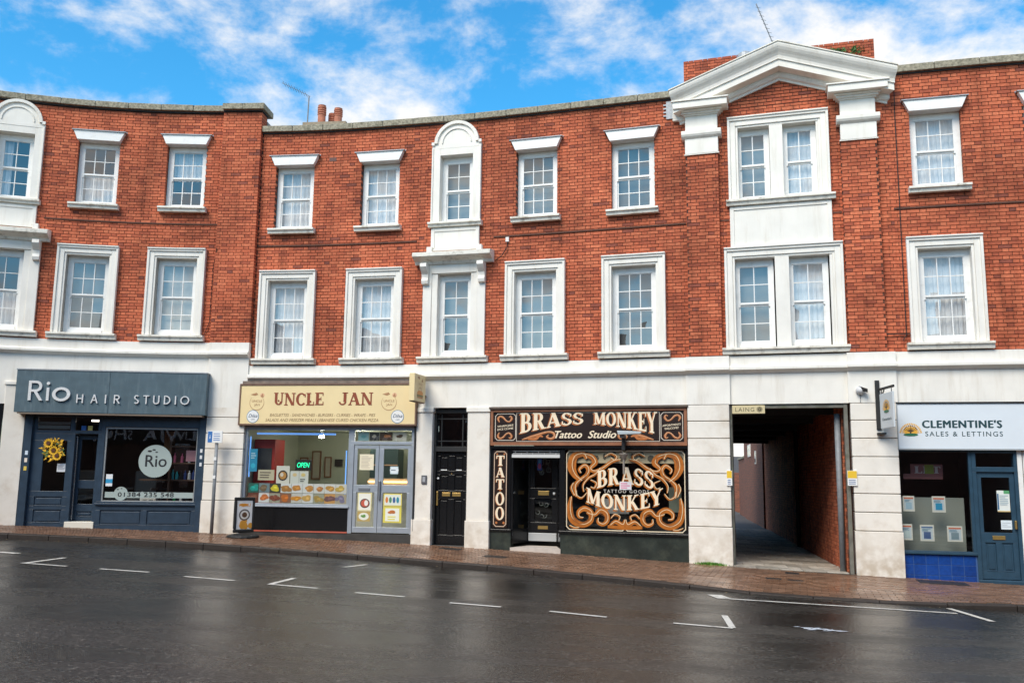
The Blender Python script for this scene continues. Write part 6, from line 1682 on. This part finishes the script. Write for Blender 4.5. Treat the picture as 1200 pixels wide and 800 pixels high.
# steel posts and angle frames at the mouth
o = thing('steel_frame', 'rusty grey steel angle frame lining the alley opening', 'frame', F(5.6, 0, 0))
for nm, a, c in (('post', 4.50, 4.56), ('post', 6.63, 6.70)): MB().box(F, a, c, -.20, .0, -.15, 3.115).build(nm, mat('mossy_steel', (.16, .155, .13), .8, noise=.3, dirt=(.10, .11, .05), dirt_amt=.8, dirt_scale=5), o, bevel=.005)
MB().box(F, 4.56, 6.63, -.20, -.01, 3.05, 3.115, seg=3).build('lintel_beam', mat('mossy_steel', (0, 0, 0)), o)
p = F(6.52, -.32, 0)
mb = MB().tube([Vector((p.x, p.y, -.1)), Vector((p.x, p.y, 2.95))], .055, 12); o = mb.build('drainpipe', STEEL, smooth=True); tag(o, 'grey steel downpipe just inside the right of the alley mouth', 'pipe')
p = AL(.05, 7.4, 0); mb = MB().tube([Vector((p.x, p.y, -.1)), Vector((p.x, p.y, 3.1))], .05, 10); o = mb.build('drainpipe', BLACKM); tag(o, 'black downpipe halfway along the right alley wall', 'pipe')
t = thing('nameplate', 'small cream plate reading LAING at the top left of the alley opening', 'sign', F(4.9, .1, 2.93))
MB().box(F, 4.57, 5.19, .035, .05, 2.945, 3.105).build('plate', cmat((.62, .52, .30)), t, bevel=.003)
mb = MB(); write(mb, F, "LAING", 4.63, 4.99, 2.985, .078, .052, spacing=1.2); 
for r_ in (.05, .033, .017): 
    for a in range(0, 360, 30): mb.box(F, 5.09 + r_ * math.cos(R(a)) - .007, 5.09 + r_ * math.cos(R(a)) + .007, .05, .052 + r_ * .01, 3.025 + r_ * math.sin(R(a)) - .007, 3.025 + r_ * math.sin(R(a)) + .007)
mb.build('lettering', cmat((.10, .08, .04)), t)
for i, (a, c, z0_, z1_) in enumerate(((4.44, 4.545, 1.55, 1.84), (6.64, 6.81, 1.58, 1.86))):
    t = thing('notice_box', ['small', 'larger'][i] + ' yellow and white notice at the ' + ['left', 'right'][i] + ' jamb of the alley', 'notice', F(a, .12, z0_))
    MB().box(F, a, c, .105, .13, z0_, z1_).build('plate', WHITE, t, bevel=.003)
    MB().box(F, a + .005, c - .005, .13, .132, z0_ + (z1_ - z0_) * .5, z1_ - .005).build('yellow_patch', cmat((.78, .50, .03)), t)
    mb = MB()
    for k in range(3): mb.box(F, a + .02, c - .03, .132, .1335, z0_ + .03 + k * .035, z0_ + .045 + k * .035)
    mb.build('lettering', cmat((.2, .25, .4)), t)
t = thing('security_camera', 'black and silver wall camera above the right pillar of the alley', 'camera', F(6.94, .1, 3.35))
MB().lathe(F(6.93, .14, 3.36), [(.03, -.08), (.075, -.04), (.085, .0), (.06, .05), (.02, .08)], 14).build('dome', cmat((.62, .62, .62)), t, smooth=True)
mb = MB(); mb.hexa([F(6.91, .16, 3.36), F(7.04, .30, 3.30), F(7.06, .20, 3.31), F(6.93, .08, 3.36), F(6.90, .17, 3.44), F(7.03, .30, 3.37), F(7.06, .20, 3.38), F(6.93, .08, 3.44)]); mb.build('housing', BLACKM, t, bevel=.01)
MB().tube([F(6.93, .11, 3.28), F(6.93, .11, 3.13)], .006).build('cable', STEEL, t)

# ================================================================== hanging sign
t = thing('hanging_sign', 'white hanging board with orange tree logo on a black bracket', 'sign', F(7.28, .1, 2.6))
MB().box(FAC, 7.19, 7.27, .09, .14, 2.62, 3.54).build('wall_plate', BLACKM, t, bevel=.006)
hb = FAC(7.26, .16, 0); he = FAC(7.42, .86, 0)
def HS(s_, n_, z_):
    d_ = (he - hb); L = d_.length; d_ = d_ / L; m2 = Vector((d_.y, -d_.x, 0)); m2 = m2 if m2.x < 0 else -m2
    v = hb + d_ * s_ + m2 * n_; return Vector((v.x, v.y, z_))
MB().box(HS, -.05, .74, -.015, .015, 3.34, 3.385).build('arm', BLACKM, t, bevel=.004)
mb = MB(); mb.tube([HS(-.03, 0, 3.12), HS(.25, 0, 3.33)], .012); mb.build('brace', BLACKM, t)
mb = MB()
for u in (.12, .62): mb.tube([HS(u, 0, 3.34), HS(u, 0, 3.27)], .008, 6)
mb.build('hook', BLACKM, t)
MB().box(HS, .04, .70, -.015, .015, 2.63, 3.27).build('board', mat('board_grey_white', (.62, .66, .68), .5), t, bevel=.005)
def tree_logo(t, F, s_, z_, r, n):
    mb = MB()
    for k in range(18):
        a = R(8 + k * 164 / 17); u = (math.cos(a), math.sin(a)); w_ = R(3.2)
        for r0, r1 in ((.45, 1.0), (1.08, 1.3)):
            mb.poly([F(s_ + r * r0 * math.cos(a - w_), n, z_ + r * r0 * math.sin(a - w_)), F(s_ + r * r1 * math.cos(a - w_), n, z_ + r * r1 * math.sin(a - w_)), F(s_ + r * r1 * math.cos(a + w_), n, z_ + r * r1 * math.sin(a + w_)), F(s_ + r * r0 * math.cos(a + w_), n, z_ + r * r0 * math.sin(a + w_))])
    mb.disc(F, s_, z_ + r * .25, r * .75, n - .001, n - .0002, 20, r * .55); mb.build('sun_rays', cmat((.80, .42, .05)), t, fix=False)
    mb = MB(); mb.ribbon(F, [(s_ - .02 * r, z_ - .1 * r), (s_, z_ + .35 * r), (s_ + .02 * r, z_ + .8 * r)], [.22 * r, .12 * r, .06 * r], n + .001)
    for k in range(9):
        a = R(20 + k * 17.5); mb.ribbon(F, [(s_, z_ + .2 * r), (s_ + .45 * r * math.cos(a), z_ + .25 * r + .4 * r * math.sin(a)), (s_ + .8 * r * math.cos(a), z_ + .3 * r + .7 * r * math.sin(a))], [.10 * r, .05 * r, .02 * r], n + .0012 + k * .0001)
        mb.disc(F, s_ + .75 * r * math.cos(a), z_ + .3 * r + .68 * r * math.sin(a), .07 * r, n + .001, n + .0025, 6)
    mb.build('tree', cmat((.10, .05, .02)), t, fix=False)
    mb = MB(); mb.prism(F, [(s_ + r * .85 * math.cos(R(a)), z_ + r * .18 * math.sin(R(a)) - .12 * r) for a in range(0, 360, 20)], n + .001, n + .003); mb.build('grass_patch', cmat((.02, .14, .07)), t)
tree_logo(t, HS, .37, 2.95, .15, .017)
mb = MB(); write(mb, HS, "Clementine's", .14, .60, 2.77, .05, .018, offset=.01); mb.build('lettering', INK, t)
o = MB().box(F, 7.19, 7.34, .10, .24, 2.53, 2.56).build('wall_light', BLACKM); tag(o, 'small black bracket light just below the hanging board', 'light')

# ================================================================== LETTING AGENT
F = chord(7.52, 12.0)
t = thing('shopfront', 'slate blue letting agent shopfront with blue tiled stall riser', 'shopfront', F(8.6, 0, -.1)); let = t
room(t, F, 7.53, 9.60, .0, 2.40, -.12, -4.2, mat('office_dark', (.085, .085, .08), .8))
MB().box(F, 7.50, 8.80, -.2, -.012, -.3, .37).build('riser_back', cmat((.05, .11, .27)), t)
for r in range(3):
    for c in range(6):
        a = 7.515 + c * .212; w_ = .204 if c < 5 else .197
        mb = MB(); mb.cur = rnd.uniform(.05, .95); z0_ = .368 - (r + 1) * .186 + .004
        mb.box(F, a, a + w_, -.012, -.006 + rnd.uniform(-.001, .001), z0_, z0_ + .178); mb.build('tile', BLUETILE, t, bevel=.003)
MB().box(F, 7.50, 8.80, -.12, .04, .372, .415).build('window_ledge', NAVY2, t, bevel=.005)
mb = MB(); plate(mb, F, 7.50, 8.80, .415, 2.26, [(7.525, 8.745, .43, 2.22)], -.08, -.0); mb.build('window_frame', NAVY2, t, bevel=.004)
MB().sheet(F, 7.525, 8.745, -.04, .43, 2.22).build('window_pane', SHOPGLASS, t)
MB().box(F, 7.53, 8.745, -.5, -.46, .40, 1.38).build('frosted_screen', mat('frost_film', (.26, .28, .25), .6), t)
mb = MB(); plate(mb, F, 8.80, 9.56, -.12, 2.26, [(8.87, 9.50, -.05, 1.86), (8.87, 9.50, 1.95, 2.20)], -.12, .01); mb.build('door_frame', NAVY2, t, bevel=.005)
MB().sheet(F, 8.87, 9.50, -.05, 1.95, 2.20).build('transom_pane', SHOPGLASS, t)
d = panelled('door', t, F, 8.87, 9.50, -.04, 1.86, -.03, NAVY2, panels=[(8.96, 9.13, .10, .60), (9.23, 9.41, .10, .60)], glass=[(8.95, 9.42, .78, 1.76)])
MB().box(F, 9.08, 9.29, -.03, -.015, .655, .725).build('letter_plate', BRASS, d, bevel=.003)
MB().box(F, 9.455, 9.485, -.03, .03, .85, 1.0).build('handle', BRASS, d, bevel=.006)
MB().box(F, 8.80, 9.56, -.3, .03, -.4, -.06).build('doorstep', NAVY2, t, bevel=.006)
mb = MB(); mb.box(F, 9.56, 9.64, -.12, .02, -.25, 2.26); mb.build('frame_post', PAINT, t, bevel=.004)
# neighbour beyond the frame edge
t = thing('shopfront', 'white framed neighbouring shopfront at the far right edge', 'shopfront', F(10.6, 0, -.2))
room(t, F, 9.66, 12.0, -.1, 2.4, -.12, -4, mat('office_dark', (0, 0, 0)))
mb = MB(); plate(mb, F, 9.66, 12.0, -.4, 2.26, [(9.70, 11.9, .35, 2.2)], -.1, 0); mb.build('window_frame', PAINT, t, bevel=.004)
MB().sheet(F, 9.70, 11.9, -.05, .35, 2.2).build('window_pane', SHOPGLASS, t)
MB().box(F, 9.70, 11.9, -.08, .01, -.3, .3).build('stall_riser', cmat((.55, .53, .50)), t)
sheet_thing('poster', 'dark red poster at the far right edge in the neighbouring window', 'poster', F, 9.66, 10.0, 1.85, 2.2, -.045, (.25, .02, .06))
t = thing('fascia_sign', 'pale blue fascia sign reading CLEMENTINE\'S SALES & LETTINGS with tree logo', 'sign', F(9, 0, 2.26))
MB().box(F, 7.555, 11.8, -.02, .10, 2.275, 3.10).build('board', PALEBLUE, t, bevel=.004)
MB().box(F, 7.535, 11.9, -.02, .12, 3.10, 3.128).build('top_trim', BLACKM, t); MB().box(F, 7.535, 7.555, -.02, .115, 2.26, 3.10).build('side_trim', mat('trim_grey', (.35, .37, .38), .5), t)
MB().box(F, 7.535, 11.8, -.02, .115, 2.25, 2.275).build('bottom_trim', mat('trim_grey', (0, 0, 0)), t)
mb = MB(); write(mb, F, "CLEMENTINE'S", 7.98, 9.32, 2.655, .135, .102, offset=.045, spacing=1.12); write(mb, F, "SALES & LETTINGS", 8.02, 9.33, 2.50, .088, .102, spacing=1.25, offset=.004); mb.build('lettering', INK, t)
tree_logo(t, F, 7.77, 2.545, .15, .103)
spots = [(7.60, 7.80, 1.13, 1.41, 'bright blue house details'), (8.10, 8.33, 1.12, 1.41, 'blue pool picture'), (7.54, 7.74, .61, .90, 'pale text and red header'), (7.87, 8.11, .60, .89, 'dark blue garden picture'), (8.33, 8.59, .60, .88, 'terrace picture and red header')]
for i, (a, c, z0_, z1_, d_) in enumerate(spots):
    top_ = i < 2
    sheet_thing('property_card', '%s card, %s of the %s row in the letting agent window' % (d_, (['left', 'right'] if top_ else ['', '', 'left', 'middle', 'right'])[i], 'upper' if top_ else 'lower'), 'card', F, a, c, z0_, z1_, -.052, (.70, .68, .60),
                [('r', .10, .10, .80, .80, (.55, .62, .66)), ('r', .10, .80, .80, .10, (.62, .18, .10) if i != 3 else (.12, .2, .35)), ('r', .25, .15, .5, .42, ((.35, .5, .6), (.03, .28, .48), (.5, .6, .6), (.07, .12, .26), (.20, .28, .32))[i]), ('lines', .15, .60, .6, .17, (.15, .3, .4, 3))], 'property cards in the letting agent window')
sheet_thing('poster', 'white poster with green corner on the letting agent door glass', 'poster', F, 9.20, 9.41, 1.15, 1.53, -.048, (.74, .78, .74), [('r', .02, .1, .12, .75, (.03, .12, .25)), ('r', .55, .85, .45, .15, (.10, .35, .15)), ('r', 0, 0, 1, .05, (.6, .45, .2)), ('lines', .2, .3, .7, .5, (.4, .5, .55, 6))])
sheet_thing('notice', 'small white notice low on the letting agent door glass', 'notice', F, 9.24, 9.42, .84, 1.0, -.048, (.70, .78, .82), [('lines', .1, .2, .8, .6, (.5, .55, .6, 3))])
o = thing('light_sign', 'pink outlined lettered board hanging high inside the letting agent window', 'sign', F(8.1, -.5, 1.72))
MB().box(F, 7.85, 8.42, -.52, -.50, 1.80, 2.0).build('board', cmat((.30, .10, .10)), o); MB().box(F, 7.72, 8.42, -.53, -.51, 1.72, 1.82).build('lower_board', cmat((.25, .09, .09)), o)
mb = MB(); serif(mb, F, "LET", 7.92, 8.38, 1.83, .13, -.497); mb.build('lettering', cmat((.62, .50, .48)), o); MB().box(F, 8.10, 8.26, -.499, -.494, 1.82, 1.99).build('green_patch', cmat((.25, .28, .03)), o)

# ================================================================== left edge shop
F = chord(-14.3, -11.34)
t = thing('shopfront', 'black framed shop window at the far left edge', 'shopfront', F(-12, 0, .5))
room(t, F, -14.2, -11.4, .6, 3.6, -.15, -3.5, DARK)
MB().box(F, -14.3, -11.36, -.3, -.02, .2, 1.15).build('stall_riser', BLACK, t)
mb = MB(); plate(mb, F, -14.3, -11.36, 1.15, 3.62, [(-14.2, -12.9, 1.2, 2.9), (-12.85, -11.44, 1.2, 2.9), (-14.2, -12.9, 2.97, 3.55), (-12.85, -11.44, 2.97, 3.55)], -.1, 0); mb.build('window_frame', BLACK, t)
mb = MB().sheet(F, -14.2, -11.44, -.05, 1.2, 3.55); mb.build('window_pane', SHOPGLASS, t)

# ================================================================== small street things
def cover(name, label, s_, n_, w, d):
    mb = MB(); c0_ = [(s_ - w / 2, n_ + d / 2), (s_ + w / 2, n_ + d / 2), (s_ + w / 2, n_ - d / 2), (s_ - w / 2, n_ - d / 2)]
    mb.hexa([FAC(a, b, pav_z(a, b) - .03) for a, b in c0_] + [FAC(a, b, pav_z(a, b) + .006) for a, b in c0_])
    t_ = tag(mb.build(name, IRON), label, 'drain cover')
    mb = MB(); k = int(w / .06)
    for i in range(k):
        a = s_ - w / 2 + .02 + i * (w - .04) / k; c1 = [(a, n_ + d / 2 - .02), (a + .025, n_ + d / 2 - .02), (a + .025, n_ - d / 2 + .02), (a, n_ - d / 2 + .02)]
        mb.hexa([FAC(u, v, pav_z(u, v) + .004) for u, v in c1] + [FAC(u, v, pav_z(u, v) + .010) for u, v in c1])
    mb.build('ribs', IRON, t_, fix=False)
cover('drain_cover', 'dark iron cover on the pavement before the black door', -1.1, .55, .45, .30)
cover('drain_cover', 'dark iron cover on the pavement before the tattoo studio doorstep', .15, 1.45, .45, .30)
cover('drain_cover', 'small square iron cover on the pavement at the alley mouth', 5.6, .62, .24, .24)
cover('drain_cover', 'left of two slotted iron covers in the pavement off the alley', 5.30, 1.62, .26, .12)
cover('drain_cover', 'right of two slotted iron covers in the pavement off the alley', 5.66, 1.66, .26, .12)
cover('drain_cover', 'large rectangular iron cover before the blue tiled letting agent', 8.1, .50, .80, .55)
mb = MB()
for i in range(900):
    s_ = 4.12 + rnd.gauss(0, .10); n_ = .12 + abs(rnd.gauss(0, .03)); z_ = pav_z(s_, n_); h = rnd.uniform(.02, .06); p = FAC(s_, n_, z_); q = Vector((rnd.gauss(0, .02), rnd.gauss(0, .02), h)); w_ = Vector((rnd.uniform(.004, .01), rnd.gauss(0, .004), 0))
    mb.poly([p - w_, p + w_, p + q])
tag(mb.build('weeds', mat('weed_green', (.10, .25, .03), .7, noise=.3), None, fix=False), 'tuft of green weeds at the foot of the pillar left of the alley', 'weeds', kind='stuff')
# dead leaves and grit along the gutter
mb = MB()
for i in range(260):
    s_ = rnd.uniform(-10.5, 9.5); n_ = nk(s_) + abs(rnd.gauss(0, .12)) + .05 if i % 2 else abs(rnd.gauss(0, .25)) + .12; p = FAC(s_, n_, 0)
    z_ = (road_z(p.x, p.y) if i % 2 else pav_z(s_, n_)) + .006; r_ = rnd.uniform(.006, .02); a = rnd.uniform(0, 6)
    mb.poly([Vector((p.x + r_ * math.cos(a + b), p.y + r_ * math.sin(a + b) * .7, z_ + rnd.uniform(0, .006))) for b in (0, 1.8, 3.5, 5)])
tag(mb.build('litter', mat('leaf_litter', (.30, .22, .12), .8, noise=.3), None, fix=False), kind='stuff')
# cables and pipes
def cable(label, pts, r=.012, m=BLACKM, nm='cable', cat='cable'):
    tag(MB().tube([FAC(*q) for q in pts], r, 6).build(nm, m), label, cat)
cable('black downpipe from the right end of the pediment down the brick front', [(7.80, .10, 9.55), (7.80, .10, 8.95), (7.80, .04, 8.85), (7.80, .04, 4.4), (7.74, .04, 4.3)], .009, nm='downpipe', cat='pipe')
cable('thin black cable from the junction of the two brick blocks at left', [(-6.95, .16, 6.8), (-7.05, .03, 6.4), (-7.06, .03, 5.1), (-7.2, .03, 4.7)], .008)
cable('short black cable looping from a wall box right of the hooded window', [(-.12, .03, 6.76), (-.13, .05, 6.6), (-.25, .05, 6.42), (-.40, .03, 6.33)], .010)
tag(MB().box(FAC, -.16, -.09, 0, .05, 6.74, 6.84).build('junction_box', WHITE), 'tiny white wall box above the cable right of the hooded window', 'box')
cable('thin cable along the brickwork below the string course at right', [(7.0, .14, 4.42), (7.8, .03, 4.42), (8.0, .03, 4.40)], .008)
tag(MB().box(FAC, -4.42, -4.25, .003, .008, 8.87, 8.96).build('air_brick', cmat((.10, .03, .02))), 'dark air brick between the two upper windows at left of middle block', 'air brick')
o = thing('lead_soaker', 'crimped grey lead flashing against the left end of the pediment', 'flashing', FAC(3.5, .1, 9.2))
mb = MB(); mb.box(FAC, 3.36, 3.52, .005, .03, 9.16, 9.55)
for k in range(4): mb.box(FAC, 3.30, 3.38, .006, .028, 9.22 + k * .08, 9.25 + k * .08)
mb.build('lead_sheet', LEAD, o)
# aerials
t = thing('tv_aerial', 'thin television aerial pointing left behind the middle parapet', 'aerial', FAC(-5.98, -3.0, 10))
MB().tube([FAC(-6.02, -3, 9.6), FAC(-5.99, -3, 11.85)], .018, 6).build('mast', STEEL, t)
MB().tube([FAC(-5.96, -3, 11.85), FAC(-6.66, -3, 12.26)], .007, 6).build('boom', STEEL, t)
for k in range(9):
    f_ = .15 + k * .095; c = FAC(-5.96 - .70 * f_, -3, 11.85 + .41 * f_); MB().tube([c - Vector((.02, .10, -.04)), c + Vector((.02, .10, -.04))], .006, 4).build('element', STEEL, t)
t = thing('tv_aerial', 'slender aerial rod leaning left above the pediment apex', 'aerial', FAC(5.58, -.5, 10.4))
MB().tube([FAC(5.60, -.5, 10.2), FAC(5.60, -.5, 10.75)], .02, 6).build('mast', STEEL, t)
MB().tube([FAC(5.60, -.5, 10.68), FAC(5.24, -.5, 11.75)], .012, 6).build('boom', STEEL, t)
for k in range(10): c = FAC(5.60 - .36 * k / 10, -.5, 10.75 + 1.0 * k / 10); MB().tube([c - Vector((.06, .04, .0)), c + Vector((.06, .04, .02))], .005, 4).build('element', STEEL, t)

# ================================================================== the other side of the street (seen only in the reflections)
opp = thing('opposite_terrace', 'dark brick terrace across the street behind the viewer, mirrored in the shop windows', 'building', Vector((-4, -5, 0)))
OB = mat('opposite_brick', (.13, .07, .055), .9, noise=.25, nscale=1.5)
MB().box(WORLD, -26, 14, -12, -4.2, -.5, 7.2).build('wall', OB, opp)
MB().prism(lambda s_, n_, z_: Vector((s_, -8.1 + n_, z_)), [(-26, 7.2), (14, 7.2), (14, 7.4), (-26, 7.4)], -3.9, 4.1).build('eaves', mat('slate_roof', (0, 0, 0)), opp)
for k in range(4):
    x = -22 + k * 9.5; MB().box(WORLD, x, x + 1.3, -7.5, -6.7, 7.2, 9.6).build('chimney', OB, opp)
for k in range(13):
    for z_ in (4.6,):
        x = -25 + k * 3.0; w_ = MB().box(WORLD, x, x + 1.0, -4.2, -4.15, z_, z_ + 1.6).build('window', PAINT, opp)
        MB().box(WORLD, x + .08, x + .92, -4.15, -4.14, z_ + .08, z_ + 1.52).build('pane', mat('far_pane', (0, 0, 0)), w_)
OS = thing('fascia_sign', 'black fascia reading LIWIA SHOP across the street, seen mirrored in the salon window', 'sign', Vector((-11.5, -4.1, 3)))
MB().box(WORLD, -15.8, -9.9, -4.2, -4.1, 3.0, 3.95).build('board', BLACKM, OS)
OF = lambda s_, n_, z_: Vector((-s_, -4.1 + n_, z_))
mb = MB(); serif(mb, OF, "LIWIA SHOP", 10.2, 15.4, 3.2, .50, .01) if False else None
mb = MB(); write(mb, OF, "LIWIA SHOP", 10.3, 15.5, 3.2, .50, .01, offset=.02, spacing=1.15); mb.build('lettering', mat('white_sign_letter', (.9, .9, .9), .5), OS)

for x0, x1, lab in ((-32, -17.5, 'dark brick terrace block added out of view beyond the left edge for reflections'), (15.5, 30, 'dark brick terrace block added out of view beyond the right edge for reflections')):
    o = thing('reflected_block', lab, 'building', Vector(((x0 + x1) / 2, 14, -.5)))  # unseen blocks added as dark targets for reflections in glass and road
    MB().box(WORLD, x0, x1, -4 if x0 < 0 else 2, 19, -1.5, 9).build('wall', OB, o)

mb = MB()
for i in range(140):
    v_ = rnd.uniform(.4, 17); q = AL(abs(rnd.gauss(0, .05)) + .02, v_, 0); r_ = rnd.uniform(.012, .035)
    mb.poly([Vector((q.x + r_ * math.cos(b), q.y + r_ * math.sin(b), gx(q.x) + .018 + rnd.uniform(0, .01))) for b in (0, 1.4, 2.9, 4.6)])
tag(mb.build('litter', mat('pale_litter', (.5, .48, .42), .8), None, fix=False), kind='stuff')

mb = MB()
for i in range(150):
    s_ = rnd.uniform(-10.5, 9.3); n_ = rnd.uniform(.3, nk(s_) - .3); r_ = rnd.uniform(.010, .022); z_ = pav_z(s_, n_) + .0035
    mb.poly([FAC(s_ + r_ * math.cos(b), n_ + r_ * math.sin(b) * rnd.uniform(.7, 1), z_) for b in (0, 1, 2, 3, 4, 5)])
tag(mb.build('chewing_gum', mat('old_gum', (.30, .26, .22), .8), None, fix=False), kind='stuff')
